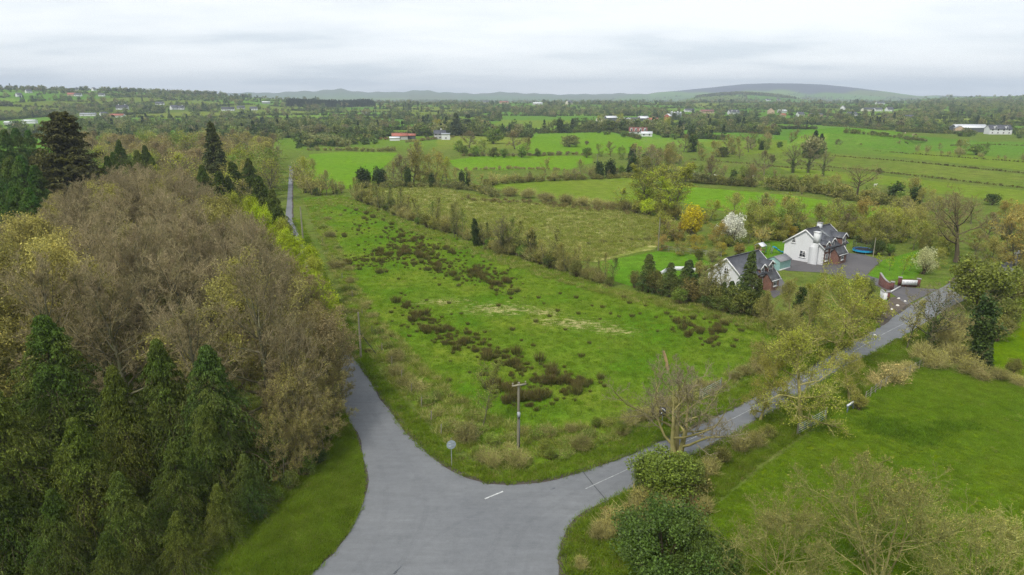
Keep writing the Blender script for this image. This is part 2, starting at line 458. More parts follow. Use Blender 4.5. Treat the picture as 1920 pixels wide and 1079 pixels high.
def conifer(name, seed, H=15, Rb=4.2, nb=150, ns=12, nl=9, hb=0.4, sleaf=0.36, droop=0.55, rise=0.25, power=0.85, leafm='leaf_conifer', bark='bark_dark', width=0.34, top_gap=0.0, ragged=0.25, twigm='bark_dark'):
    rg = np.random.default_rng(seed)
    tb, cb = MB(), MB()
    P0 = walk(np.zeros((1, 3)), np.array([[0.02, 0.01, 1.0]]), np.array([H]), 10, 0.012, 0.05, rg)
    R0 = (np.linspace(1, 0.03, 11) * H * 0.018)[None]
    tube(tb, P0, R0, 8, 0)
    f = np.sort(rg.random(nb) ** 0.85); f = hb / H + (0.985 - hb / H) * f
    s = f * 10; i = np.minimum(s.astype(int), 9); fr = (s - i)[:, None]
    p = P0[0, i] * (1 - fr) + P0[0, i + 1] * fr
    az = np.arange(nb) * 2.39996 + rg.normal(size=nb) * 0.25
    L = Rb * (1 - f) ** power * (1 - ragged + 2 * ragged * rg.random(nb)) + 0.25
    d = np.stack([np.cos(az), np.sin(az), np.full(nb, rise) + 0.9 * f ** 3], 1)
    K = 5; P = [p]; dd = unit(d)
    for j in range(K):
        dd = unit(dd + np.array([0, 0, -droop * (j + 0.3) / K * 0.8]) + 0.06 * rg.normal(size=(nb, 3)))
        p = p + dd * (L / K)[:, None]; P.append(p)
    P1 = np.stack(P, 1); R1 = (0.012 + 0.006 * L)[:, None] * np.linspace(1, 0.3, K + 1)[None]
    tube(cb, P1, R1, 3, 0)
    t, c, T, r = sample_along(P1, R1, rg, ns, 0.12, 1.0)
    side = unit(np.cross(T, np.array([0, 0, 1.0]))) * np.where(np.arange(ns) % 2 == 0, 1, -1)[None, :, None]
    dir2 = unit(T * 0.7 + side * (0.9 + 0.3 * rg.normal(size=(nb, ns, 1))) + np.array([0, 0, -0.15]))
    L2 = (width * L[:, None] * (1.15 - 0.75 * t) + 0.22) * (0.7 + 0.6 * rg.random((nb, ns)))
    c = c.reshape(-1, 3); dir2 = dir2.reshape(-1, 3); L2 = L2.ravel()
    P2 = [c]
    for j in range(3):
        dir2 = unit(dir2 + np.array([0, 0, -droop * (0.35 + 0.35 * j)]))
        c = c + dir2 * (L2 / 3)[:, None]; P2.append(c)
    P2 = np.stack(P2, 1)
    _, C, T2, _ = sample_along(P2, np.ones(P2.shape[:2]), rg, nl, 0.0, 1.05)
    C = C.reshape(-1, 3); T2 = T2.reshape(-1, 3)
    C = C + rg.normal(size=C.shape) * 0.06 * (H / 15)
    leaves(cb, C, sleaf * (0.6 + 0.8 * rg.random(len(C))), rg, 1, dirs=T2, aspect=0.34, droop=0.35 * droop)
    finish(name, tb, cb, H, [bark], [twigm, leafm])

def bush(name, seed, H=3.0, Rx=2.0, nclump=26, nl=90, sleaf=0.2, rc=0.75, leafm='leaf', twigm='twig_brown', stems=14, whips=0, upright=0.0, whip_L=1.2, low=0.12, whip_r=0.014):
    rg = np.random.default_rng(seed)
    tb, cb = MB(), MB()
    C = unit(rg.normal(size=(nclump, 3))) * (0.45 + 0.5 * rg.random((nclump, 1)))
    C[:, 2] = C[:, 2] * 0.5 + 0.5
    C = C * np.array([Rx * 0.82, Rx * 0.82, H - rc * 0.7]) + np.array([0, 0, low * H])
    C[:, 2] = np.clip(C[:, 2], 0.25 * rc, H - rc * 0.55)
    st = min(stems, nclump)
    P = np.stack([np.zeros((st, 3)) + rg.normal(size=(st, 3)) * np.array([0.15, 0.15, 0]), C[:st] * np.array([0.4, 0.4, 0.5]), C[:st]], 1)
    tube(tb, P, np.array([[0.06, 0.035, 0.012]]) * (H / 3) * np.ones((st, 1)), 4, 0)
    if nl:
        rad = rc * (0.6 + 0.7 * rg.random((nclump, 1)))
        D = unit(rg.normal(size=(nclump, nl, 3))) * (rg.random((nclump, nl, 1)) ** 0.45) * rad[:, :, None] * np.array([1, 1, 0.8])
        pts = (C[:, None, :] + D).reshape(-1, 3)
        pts = pts[pts[:, 2] > 0.03]
        leaves(cb, pts, sleaf * (0.6 + 0.8 * rg.random(len(pts))), rg, 1, aspect=0.65)
    if whips:
        idx = rg.integers(0, nclump, whips)
        p = C[idx] * np.array([0.75, 0.75, 0.55]) + rg.normal(size=(whips, 3)) * rc * 0.35
        p[:, 2] = np.maximum(p[:, 2], 0.05)
        d = unit(p * np.array([1, 1, 0.0]) * 0.35 / Rx + rg.normal(size=(whips, 3)) * 0.55 + np.array([0, 0, 0.5 + upright]))
        Pw = walk(p, d, whip_L * (0.5 + 0.8 * rg.random(whips)), 3, 0.18, 0.02 + upright * 0.1, rg)
        tube(cb, Pw, whip_r * np.array([[1, 0.8, 0.55, 0.25]]) * (0.6 + 0.9 * rg.random((whips, 1))), 3, 0)
    finish(name, tb, cb, H, ['bark_dark'], [twigm, leafm])

# ------------------------------------------------------------------ scene bookkeeping
def tag(o, label=None, cat=None, group=None, kind=None):
    if label: o['label'] = label
    if cat: o['category'] = cat
    if group: o['group'] = group
    if kind: o['kind'] = kind
    return o
def obj(name, me, parent=None, loc=None, color=None):
    o = bpy.data.objects.new(name, me); COL.objects.link(o)
    if parent: o.parent = parent
    if loc is not None: o.location = loc
    if color: o.color = c4(color)
    return o
def empty(name, loc=(0, 0, 0), rz=0.0):
    o = bpy.data.objects.new(name, None); COL.objects.link(o)
    o.location = loc; o.rotation_euler = (0, 0, rz); o.empty_display_size = 0.3
    return o
PR = random.Random(7)
def plant(kind, x, y, H, color, name, label, cat, group=None, wide=1.0, rz=None, z=0.0, lean=(0, 0)):
    tm, cm, H0 = PROTO[kind]
    s = H / H0
    r = empty(name, (x, y, z), PR.random() * 6.28 if rz is None else rz)
    r.rotation_euler[0] = lean[0]; r.rotation_euler[1] = lean[1]
    r.scale = (s * wide, s * wide, s)
    tag(r, label, cat, group)
    obj('trunk' if cat in ('tree', 'conifer') else 'stem', tm, r)
    obj('crown' if cat in ('tree', 'conifer') else 'foliage', cm, r, color=color)
    return r

# ------------------------------------------------------------------ materials used below
leaf_mat('leaf'); leaf_mat('leaf_conifer', second=(0.085, 0.088, 0.02), second_amt=0.6, lo=0.45, hi=1.5, trans=0.2)
leaf_mat('leaf_ivy_tint', second=(0.06, 0.08, 0.015), second_amt=0.5, gloss=0.25, rough=0.45)
leaf_mat('leaf_blossom', second=(0.20, 0.22, 0.06), second_amt=0.5, trans=0.2)
def fixed_leaf(name, col, **k):
    m = leaf_mat(name, **k)
    t = m.node_tree
    oi = next(n for n in t.nodes if n.type == 'OBJECT_INFO')
    for l in list(t.links):
        if l.from_node == oi and l.from_socket.name == 'Color':
            s = l.to_socket; t.links.remove(l); s.default_value = c4(col)
    return m
fixed_leaf('leaf_ivy', (0.026, 0.046, 0.011), second=(0.055, 0.075, 0.012), second_amt=0.5, gloss=0.2)
bark_mat('bark_grey', (0.085, 0.075, 0.05), (0.055, 0.062, 0.028))
bark_mat('bark_moss', (0.14, 0.122, 0.05), (0.078, 0.078, 0.025))
bark_mat('bark_dark', (0.05, 0.038, 0.025), (0.03, 0.028, 0.016))
bark_mat('twig_brown', (0.14, 0.112, 0.055), (0.10, 0.092, 0.038))
bark_mat('twig_mauve', (0.168, 0.136, 0.08), (0.108, 0.10, 0.044))
bark_mat('twig_olive', (0.21, 0.19, 0.075), (0.14, 0.135, 0.045))
bark_mat('twig_grey', (0.12, 0.10, 0.065), (0.085, 0.08, 0.042))
bark_mat('twig_pale', (0.20, 0.17, 0.085), (0.13, 0.118, 0.05))
bark_mat('twig_sallow', (0.16, 0.158, 0.055), (0.11, 0.115, 0.034))
bark_mat('timber', (0.19, 0.13, 0.07), (0.13, 0.10, 0.055))
bark_mat('timber_old', (0.13, 0.12, 0.09), (0.09, 0.09, 0.06))

# ------------------------------------------------------------------ ground
def ground_sheet():
    rr = np.concatenate([[0.0], np.geomspace(8, 300, 24), np.geomspace(340, 10700, 145)])
    az = np.radians(np.concatenate([np.linspace(-180, -44, 26)[:-1], np.linspace(-44, 44, 330), np.linspace(44, 180, 26)[1:-1]]))
    Rr, Az = np.meshgrid(rr, az, indexing='ij')
    X = Rr * np.sin(Az); Y = Rr * np.cos(Az); Z = terr(X, Y)
    V = np.stack([X, Y, Z], -1)
    nr, na = X.shape
    ids = np.arange(nr * na).reshape(nr, na); nx = np.roll(ids, -1, 1)
    F = np.stack([ids[:-1], ids[1:], nx[1:], nx[:-1]], -1).reshape(-1, 4)
    b = MB(); b.add(V.reshape(-1, 3), F)
    me = b.mesh('ground', ['ground'], True)
    return me, X.ravel(), Y.ravel()

# parcels of farmland beyond the traced fields: jittered sites, nearest site owns the ground
frg = np.random.default_rng(11)
_s = []
for r0, r1, sp in ((430, 2300, 165), (2300, 6000, 330), (6000, 13000, 800)):
    gx, gy = np.meshgrid(np.arange(-r1, r1, sp), np.arange(0, r1, sp))
    P = np.stack([gx.ravel(), gy.ravel()], 1) + frg.uniform(-0.42, 0.42, (gx.size, 2)) * sp
    c, s_ = math.cos(0.35), math.sin(0.35)
    r = np.hypot(P[:, 0], P[:, 1]); a = np.degrees(np.arctan2(P[:, 0], P[:, 1]))
    k = (r > r0) & (r <= r1) & (np.abs(a) < 46)
    _s.append(P[k])
SITES = np.concatenate(_s)
SCOL = np.ones((len(SITES), 3))
pal = np.array([(0.85, 1.25, 0.7), (0.72, 1.15, 0.6), (1.05, 1.3, 0.75), (1.0, 1.0, 0.8), (1.3, 1.2, 0.95), (0.7, 0.8, 0.6), (0.8, 0.85, 0.7)])
SKIND = frg.choice(7, len(SITES), p=[0.26, 0.23, 0.17, 0.13, 0.06, 0.07, 0.08])
SCOL = 1.12 * pal[SKIND] * frg.uniform(0.88, 1.1, (len(SITES), 1))
def nearest(X, Y):
    P = np.stack([X, Y], 1).astype(np.float32); S = SITES.astype(np.float32)
    i1 = np.zeros(len(P), int); d1 = np.zeros(len(P), np.float32); d2 = np.zeros(len(P), np.float32)
    for a in range(0, len(P), 20000):
        D = ((P[a:a + 20000, None, :] - S[None]) ** 2).sum(2)
        j = D.argmin(1); i1[a:a + 20000] = j
        pt = np.partition(D, 1, axis=1)[:, :2]
        d1[a:a + 20000] = np.sqrt(pt[:, 0]); d2[a:a + 20000] = np.sqrt(pt[:, 1])
    return i1, d1, d2

grass_mat('ground', (0.105, 0.16, 0.024), (0.135, 0.17, 0.034), dry=(0.19, 0.17, 0.075), dry_amt=0.35, tint_attr=True, bump=0.5, dark_amt=0.25)
gme, gx, gy = ground_sheet()
i1, _, _ = nearest(gx, gy)
tint = np.ones((len(gx), 4), np.float32)
rg_ = np.hypot(gx, gy)
f = smooth(430, 560, rg_)[:, None]
tint[:, :3] = (1 - f) * np.array([1, 1, 1]) + f * SCOL[i1]
# the far mountain carries dark heather and forestry above pale green pastures
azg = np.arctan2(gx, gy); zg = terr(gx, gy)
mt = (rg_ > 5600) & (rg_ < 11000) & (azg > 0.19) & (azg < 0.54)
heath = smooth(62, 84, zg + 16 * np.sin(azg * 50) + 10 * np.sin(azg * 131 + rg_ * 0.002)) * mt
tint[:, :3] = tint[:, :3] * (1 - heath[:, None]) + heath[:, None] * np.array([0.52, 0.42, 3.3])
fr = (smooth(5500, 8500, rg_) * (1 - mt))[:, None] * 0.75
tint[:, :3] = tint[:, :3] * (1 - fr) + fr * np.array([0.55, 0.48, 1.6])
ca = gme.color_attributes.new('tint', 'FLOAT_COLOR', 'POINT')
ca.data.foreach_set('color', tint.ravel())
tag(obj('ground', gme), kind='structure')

def sheet(name, poly, mat, z=0.03, world=False, parent=None, kind='structure'):
    pts = poly if world else [G(*p) for p in poly]
    tri = tessellate_polygon([[Vector((x, y, 0)) for x, y in pts]])
    V = np.array([(x, y, z) for x, y in pts])
    F = []
    for t in tri:
        a, b_, c = V[t[0]], V[t[1]], V[t[2]]
        F.append(t if np.cross(b_ - a, c - a)[2] > 0 else (t[0], t[2], t[1]))
    me = MB().add(V, F).mesh(name, [mat])
    o = obj(name, me, parent)
    if kind and not parent: tag(o, kind=kind)
    return o

def wobble(poly, amp=0.5, step=4.0, seed=1, closed=True):
    """world polygon with hand-made unevenness along its edges"""
    r = random.Random(seed); out = []
    n = len(poly)
    for i in range(n if closed else n - 1):
        a, b_ = poly[i], poly[(i + 1) % n]
        L = math.hypot(b_[0] - a[0], b_[1] - a[1]); k = max(1, int(L / step))
        for j in range(k):
            f_ = j / k
            out.append((a[0] + (b_[0] - a[0]) * f_ + r.uniform(-amp, amp), a[1] + (b_[1] - a[1]) * f_ + r.uniform(-amp, amp)))
    return out
def W_(pts): return [G(*p) for p in pts]

ell = [(*G(935, 580), 16, 8, 0.0), (*G(1075, 607), 17, 7, -0.25), (*G(1150, 620), 10, 5, -0.2), (*G(830, 566), 11, 5, 0.1), (*G(1010, 585), 11, 5, -0.2)]
grass_mat('grass_site', (0.086, 0.18, 0.010), (0.155, 0.212, 0.022), dry=(0.46, 0.40, 0.19), dry_amt=0.8, ellipses=ell, patch=0.075, bump=0.7, dark_amt=0.22, dark=(0.045, 0.11, 0.012))
grass_mat('grass_rough', (0.21, 0.24, 0.05), (0.17, 0.21, 0.038), dry=(0.5, 0.45, 0.2), dry_amt=0.95, patch=0.03, dark_amt=0.3, dark=(0.06, 0.058, 0.02))
grass_mat('grass_bright', (0.115, 0.235, 0.013), (0.14, 0.245, 0.018), patch=0.02, bump=0.35, fine=0.7)
grass_mat('grass_mid', (0.13, 0.205, 0.018), (0.155, 0.21, 0.026), dry=(0.22, 0.21, 0.07), dry_amt=0.3, patch=0.02, bump=0.4, fine=0.6)
grass_mat('grass_rushy', (0.15, 0.20, 0.03), (0.12, 0.18, 0.026), dry=(0.24, 0.22, 0.07), dry_amt=0.5, patch=0.02, dark_amt=0.6, dark=(0.06, 0.06, 0.02), fine=0.5)
grass_mat('grass_paddock', (0.092, 0.165, 0.003), (0.155, 0.205, 0.005), patch=0.035, bump=0.4, fine=1.0, dark_amt=0.3, dark=(0.05, 0.135, 0.012))
grass_mat('grass_verge', (0.082, 0.16, 0.011), (0.14, 0.18, 0.02), dry=(0.22, 0.18, 0.07), dry_amt=0.4, patch=0.16, bump=0.8)
grass_mat('grass_lawn', (0.085, 0.20, 0.012), (0.11, 0.21, 0.018), patch=0.06, bump=0.4)

def field(pts, mat, seed, z=0.03, amp=0.6, step=6, name='field'):
    return sheet(name, wobble(W_(pts), amp, step, seed), mat, z, world=True)
SITE = [(570, 372), (640, 366), (760, 412), (945, 478), (1150, 541), (1400, 592), (1550, 628), (1440, 690), (1300, 765), (1150, 826), (945, 888), (850, 840), (725, 700), (660, 580), (605, 450)]
field(SITE, 'grass_site', 1)
field([(660, 362), (705, 350), (820, 353), (930, 374), (1060, 387), (1160, 394), (1270, 416), (1240, 455), (1225, 468), (1110, 492), (1000, 482), (900, 447), (800, 412)], 'grass_rough', 2)
field([(915, 348), (1000, 339), (1180, 334), (1262, 362), (1180, 386), (1060, 376), (960, 362)], 'grass_mid', 3)
field([(578, 290), (640, 285), (745, 287), (705, 330), (655, 354), (600, 362), (570, 330)], 'grass_bright', 4)
field([(842, 301), (900, 293), (1110, 293), (1112, 306), (1060, 319), (858, 320)], 'grass_bright', 5)
field([(965, 278), (1010, 253), (1135, 249), (1200, 262), (1215, 286), (1000, 291)], 'grass_bright', 6)
field([(925, 234), (950, 222), (1110, 222), (1130, 232), (1000, 240)], 'grass_mid', 7, z=0.08)
field([(1240, 346), (1320, 353), (1480, 366), (1600, 384), (1735, 397), (1720, 430), (1600, 436), (1520, 408), (1400, 405), (1300, 385), (1240, 368)], 'grass_bright', 8)
field([(1290, 268), (1440, 262), (1560, 266), (1920, 300), (2000, 308), (2000, 336), (1920, 320), (1560, 282), (1400, 290)], 'grass_mid', 9, z=0.05)
field([(1440, 296), (1560, 288), (1920, 328), (2000, 338), (2000, 365), (1920, 350), (1620, 318), (1470, 308)], 'grass_rushy', 10)
field([(1460, 314), (1620, 326), (1920, 358), (2000, 372), (2000, 395), (1880, 380), (1640, 345), (1500, 332)], 'grass_mid', 11)
field([(1742, 684), (1830, 698), (1925, 718), (2120, 770), (2500, 1400), (1250, 1400), (1290, 1060), (1330, 960), (1440, 870), (1560, 782), (1650, 728)], 'grass_paddock', 12)
field([(1775, 655), (1830, 622), (1890, 562), (1960, 532), (2150, 560), (2150, 735), (1925, 706), (1840, 688)], 'grass_paddock', 13)
field([(1125, 492), (1232, 472), (1300, 478), (1345, 500), (1262, 534), (1180, 536), (1130, 522)], 'grass_lawn', 14, name='lawn', amp=0.2)
field([(1625, 517), (1655, 488), (1720, 470), (1750, 492), (1712, 522), (1655, 526)], 'grass_lawn', 15, name='lawn', amp=0.15)
field([(1380, 470), (1440, 452), (1475, 455), (1480, 480), (1430, 486)], 'grass_lawn', 16, name='lawn', amp=0.15)

# ------------------------------------------------------------------ roads
def asphalt(name, a, b_, stain=(0.06, 0.062, 0.066)):
    m, N, out = newmat(name)
    geo = N('ShaderNodeNewGeometry'); p = geo.outputs['Position']
    col = mixc(N, mrange(N, noise(N, p, 0.11, 4, 0.6), 0.35, 0.65, 0, 1), a, b_)
    col = mixc(N, mrange(N, noise(N, p, 0.5, 6, 0.7), 0.52, 0.75, 0, 0.55), col, stain)
    mp_ = N('ShaderNodeMapping', {'Vector': p, 'Rotation': (0, 0, 0.5), 'Scale': (0.25, 1.6, 1)})
    col = scale_c(N, col, mrange(N, noise(N, mp_.outputs[0], 0.8, 5, 0.7), 0.3, 0.7, 0.9, 1.1))
    v = mul(N, mrange(N, noise(N, p, 22, 3, 0.7), 0.3, 0.7, 0.86, 1.14), mrange(N, noise(N, p, 1.6, 5, 0.65), 0.3, 0.7, 0.93, 1.07))
    col = scale_c(N, col, v)
    bp = N('ShaderNodeBump', {'Height': noise(N, p, 30, 3), 'Strength': 0.3, 'Distance': 0.02})
    out(N('ShaderNodeBsdfPrincipled', {'Base Color': col, 'Roughness': 0.72, 'Specular IOR Level': 0.4, 'Normal': bp.outputs[0]}).outputs[0])
asphalt('asphalt', (0.143, 0.151, 0.161), (0.172, 0.18, 0.188), (0.115, 0.122, 0.129))
asphalt('asphalt_yard', (0.085, 0.08, 0.085), (0.12, 0.112, 0.112))
plain('road_dirt', (0.075, 0.063, 0.05), 0.95, var=0.4, scale=1.5, bump=0.5)
plain('gravel', (0.11, 0.088, 0.07), 0.95, var=0.35, scale=1.2, bump=0.5)

UP = [(1905, 470), (1896, 487), (1872, 500), (1800, 522), (1760, 543), (1707, 573), (1645, 613), (1560, 662), (1470, 714), (1420, 743), (1300, 799), (1215, 838), (1160, 860), (1100, 882), (1040, 897), (1000, 903), (950, 907), (915, 905), (880, 895), (845, 878), (800, 848), (765, 812), (738, 775), (715, 740), (693, 708), (672, 680), (655, 660)]
UP_W = W_(UP)
LOC_R = [G(655, 660), G(604, 540), G(549, 410), G(548.5, 370), G(549, 340), G(551, 322), G(545, 312)]
LOC_L = [G(541, 311), G(543, 322), G(541, 340), G(539, 370), G(535, 410), G(582, 545), G(624, 650)]
LEFT = [(628, 690), (631, 740), (637, 764), (650, 794), (665, 829), (675, 869), (679, 904), (675, 939), (665, 969), (645, 1004), (615, 1039), (575, 1079), (520, 1130), (450, 1200)]
RIGHT = [(1080, 1200), (1068, 1130), (1058, 1079), (1052, 1049), (1057, 1019), (1072, 989), (1100, 964), (1135, 944), (1180, 921), (1250, 884), (1335, 839), (1390, 809), (1432, 784), (1480, 756), (1560, 707), (1669, 646), (1687, 636), (1733, 607), (1790, 572), (1850, 545), (1893, 520), (1905, 500), (1912, 488), (1918, 470)]
ROAD = UP_W + LOC_R[1:] + LOC_L + W_(LEFT) + W_(RIGHT)
def densify(pts, step=1.2, amp=0.0, seed=3, closed=True):
    return wobble(pts, amp, step, seed, closed)
road = sheet('road', densify(ROAD, 1.0, 0.05), 'asphalt', 0.06, world=True)
def offset_strip(pts, w0, w1, seed, z, name, mat, parent=None):
    r = random.Random(seed); L = []; R = []
    P = densify(pts, 0.8, 0, 1, closed=False) + [pts[-1]]
    ph = [r.uniform(0, 6) for _ in range(4)]
    for i, p in enumerate(P):
        a = P[max(0, i - 1)]; b_ = P[min(len(P) - 1, i + 1)]
        dx_, dy_ = b_[0] - a[0], b_[1] - a[1]; l = math.hypot(dx_, dy_) or 1
        n = (-dy_ / l, dx_ / l)
        k = 0.5 + 0.25 * math.sin(i * 0.21 + ph[0]) + 0.2 * math.sin(i * 0.57 + ph[1]) + 0.15 * r.random()
        L.append((p[0] + n[0] * w0 * k, p[1] + n[1] * w0 * k)); R.append((p[0] - n[0] * w1 * (1.3 - k), p[1] - n[1] * w1 * (1.3 - k)))
    V = [(x, y, z) for x, y in L] + [(x, y, z) for x, y in R]; n_ = len(L)
    F = [(i, i + n_, i + n_ + 1, i + 1) for i in range(n_ - 1)]
    o = obj(name, MB().add(V, F).mesh(name, [mat]), parent)
    if not parent: tag(o, kind='structure')
    return o
offset_strip(UP_W[5:], 0.5, 0.42, 5, 0.068, 'road_edge', 'road_dirt')
offset_strip(LOC_R, 0.3, 0.3, 6, 0.068, 'road_edge', 'road_dirt')
offset_strip(W_(LEFT), 0.75, 0.45, 7, 0.068, 'road_edge', 'road_dirt')
offset_strip(W_(RIGHT[:7]), 0.75, 0.45, 8, 0.068, 'road_edge', 'road_dirt')
offset_strip(W_(RIGHT[6:17]), 0.45, 0.3, 9, 0.068, 'road_edge', 'road_dirt')
# grass verges between road and hedges
sheet('verge', densify(W_([(575, 1079), (615, 1039), (645, 1004), (665, 969), (675, 939), (679, 904), (675, 869), (665, 829), (650, 794), (637, 764), (631, 740), (600, 800), (520, 900), (380, 1060), (300, 1200), (450, 1200)]), 1.5, 0.1, 4), 'grass_verge', 0.035, world=True)
sheet('verge', densify(UP_W[6:] + LOC_R[1:3] + W_([(566, 412), (622, 540), (665, 620), (715, 705), (845, 848), (945, 894), (1150, 830), (1300, 768), (1440, 695), (1560, 640), (1640, 600)]), 1.5, 0.1, 5), 'grass_verge', 0.035, world=True)
sheet('verge', densify(W_([(1080, 1200), (1068, 1130), (1058, 1079), (1052, 1049), (1057, 1019), (1072, 989), (1100, 964), (1135, 944), (1180, 921), (1250, 884), (1335, 839), (1432, 784), (1560, 707), (1669, 646), (1733, 607), (1760, 640), (1660, 718), (1550, 782), (1420, 872), (1320, 960), (1280, 1060), (1240, 1200)]), 1.5, 0.1, 6), 'grass_verge', 0.035, world=True)
# paint and wear on the carriageway
m, N, out = newmat('road_paint')
geo = N('ShaderNodeNewGeometry'); p = geo.outputs['Position']
col = mixc(N, mrange(N, noise(N, p, 5, 5, 0.75), 0.42, 0.6, 0, 0.75), (0.62, 0.63, 0.62), (0.26, 0.27, 0.28))
out(N('ShaderNodeBsdfPrincipled', {'Base Color': col, 'Roughness': 0.7}).outputs[0])
m, N, out = newmat('road_paint_worn')
geo = N('ShaderNodeNewGeometry'); p = geo.outputs['Position']
col = mixc(N, mrange(N, noise(N, p, 3, 5, 0.75), 0.36, 0.6, 0, 0.9), (0.42, 0.43, 0.43), (0.19, 0.20, 0.205))
out(N('ShaderNodeBsdfPrincipled', {'Base Color': col, 'Roughness': 0.7}).outputs[0])
m, N, out = newmat('tyre_wear')
geo = N('ShaderNodeNewGeometry'); p = geo.outputs['Position']
fac = mrange(N, noise(N, p, 0.7, 5, 0.7), 0.35, 0.8, 0.0, 0.09)
b_ = N('ShaderNodeBsdfPrincipled', {'Base Color': (0.095, 0.10, 0.115, 1), 'Roughness': 0.7})
tr_ = N('ShaderNodeBsdfTransparent')
out(N('ShaderNodeMixShader', {0: fac, 1: tr_.outputs[0], 2: b_.outputs[0]}).outputs[0])
plain('tar_seam', (0.07, 0.072, 0.078), 0.6, var=0.2)
def ribbon(pts, w, z, name, mat, parent):
    V = []; 
    for i, p in enumerate(pts):
        a = pts[max(0, i - 1)]; b_ = pts[min(len(pts) - 1, i + 1)]
        dx_, dy_ = b_[0] - a[0], b_[1] - a[1]; l = math.hypot(dx_, dy_) or 1
        n = (-dy_ / l * w / 2, dx_ / l * w / 2)
        V += [(p[0] + n[0], p[1] + n[1], z), (p[0] - n[0], p[1] - n[1], z)]
    F = [(2 * i, 2 * i + 1, 2 * i + 3, 2 * i + 2) for i in range(len(pts) - 1)]
    return obj(name, MB().add(V, F).mesh(name, [mat]), parent)
def spline(pts, k=8):
    P = [np.array(p) for p in pts]; P = [2 * P[0] - P[1]] + P + [2 * P[-1] - P[-2]]; out_ = []
    for i in range(1, len(P) - 2):
        for j in range(k):
            t = j / k
            out_.append(tuple(0.5 * ((2 * P[i]) + (-P[i - 1] + P[i + 1]) * t + (2 * P[i - 1] - 5 * P[i] + 4 * P[i + 1] - P[i + 2]) * t * t + (-P[i - 1] + 3 * P[i] - 3 * P[i + 1] + P[i + 2]) * t ** 3)))
    return out_ + [tuple(P[-2])]
ribbon(W_([(909, 937), (943, 923)]), 0.16, 0.074, 'stop_line', 'road_paint', road)
cl = spline(W_([(1098, 918), (1130, 903), (1165, 887), (1225, 858), (1330, 808), (1440, 752), (1560, 684), (1655, 628), (1730, 590), (1780, 556)]), 6)
def dashes(path, on, off, w, name, mat='road_paint'):
    L = 0; cur = []; state = True
    P = densify(path, 0.5, 0, 1, False)
    for i in range(len(P) - 1):
        L += math.hypot(P[i + 1][0] - P[i][0], P[i + 1][1] - P[i][1])
        if state: cur.append(P[i])
        if L > (on if state else off):
            if state and len(cur) > 1: ribbon(cur, w, 0.074, name, mat, road)
            L = 0; cur = []; state = not state
dashes(cl, 9.0, 1.2, 0.10, 'centre_line', 'road_paint_worn')
ribbon(W_([(1089, 881), (1112, 910), (1141, 944)]), 0.10, 0.073, 'tar_seam', 'tar_seam', road)
for k, (pts, w) in enumerate([([(1110, 885), (1030, 925), (960, 975), (920, 1040), (905, 1130)], 0.5), ([(1150, 880), (1070, 930), (1000, 975), (965, 1030), (950, 1130)], 0.55),
                              ([(1165, 905), (1080, 955), (1010, 1010), (985, 1079), (975, 1140)], 0.5), ([(690, 760), (735, 830), (780, 890), (800, 950), (770, 1030), (700, 1120)], 0.5),
                              ([(670, 775), (700, 840), (720, 900), (722, 960), (690, 1040), (620, 1130)], 0.55), ([(740, 1079), (830, 1000), (930, 950), (1040, 915)], 0.4)]):
    ribbon(spline(W_(pts), 10), w, 0.0705 + 0.0002 * k, 'tyre_mark', 'tyre_wear', road)
# driveway and gravelled lay-by at the entrance
sheet('driveway', densify(W_([(1452, 500), (1475, 508), (1545, 512), (1640, 535), (1668, 548), (1700, 572), (1760, 543), (1720, 541), (1688, 538), (1655, 526), (1625, 516), (1640, 500), (1655, 489), (1620, 478), (1582, 474), (1560, 480), (1470, 480), (1440, 496), (1425, 520), (1450, 560), (1480, 545)]), 1.5, 0.08, 8), 'asphalt_yard', 0.05, world=True)
sheet('layby', densify(W_([(1640, 605), (1668, 560), (1700, 552), (1708, 572), (1655, 606)]), 1.0, 0.15, 9), 'gravel', 0.045, world=True)
sheet('layby', densify(W_([(1770, 538), (1800, 508), (1830, 500), (1830, 512), (1802, 521)]), 1.0, 0.15, 10), 'gravel', 0.055, world=True)

# ------------------------------------------------------------------ plant prototypes
for k in range(3):
    deciduous(f'beech{k}', 20 + k, H=20, Rc=6.8, hb=1.2, n=(24, 7, 7, 9), twig=0.019, twigm='twig_mauve', nleaf=0, sleaf=0.10, spread=0.1, el=(-0.15, 1.35), up=0.15, wob=0.12)
for k in range(2):
    deciduous(f'beechlow{k}', 30 + k, H=11, Rc=5.2, hb=0.4, n=(22, 7, 6, 7), rt=0.2, twig=0.016, twigm='twig_brown', nleaf=1, sleaf=0.12, spread=0.12, el=(-0.2, 1.3), up=0.14, wob=0.13, stems=2) if k < 2 else None
    deciduous(f'oak{k}', 40 + k, H=13, Rc=6.2, hb=1.8, n=(18, 7, 6, 5), rt=0.30, twig=0.018, bark='bark_moss', twigm='twig_olive', nleaf=3, sleaf=0.17, spread=0.26, el=(0.0, 1.15), wob=0.26, up=0.04)
deciduous('limetree', 45, H=11, Rc=4.6, hb=0.5, n=(18, 7, 6), rt=0.2, twig=0.02, bark='bark_moss', twigm='twig_olive', nleaf=16, sleaf=0.24, spread=0.4, el=(-0.1, 1.25))
deciduous('moss', 58, H=10, Rc=8.2, hb=1.0, n=(18, 7, 6, 5), rt=0.42, twig=0.019, limb_r=0.6, bark='bark_moss', twigm='twig_grey', nleaf=0, el=(0.25, 1.3), wob=0.24, up=0.10, trunk_top=0.72, stems=3, limb=0.42)
deciduous('bare0', 52, H=12, Rc=5.6, hb=2.4, n=(13, 6, 6, 6), rt=0.33, twig=0.018, bark='bark_grey', twigm='twig_grey', nleaf=1, sleaf=0.1, el=(0.25, 1.2), wob=0.2, ivy=900, trunk_top=0.62)
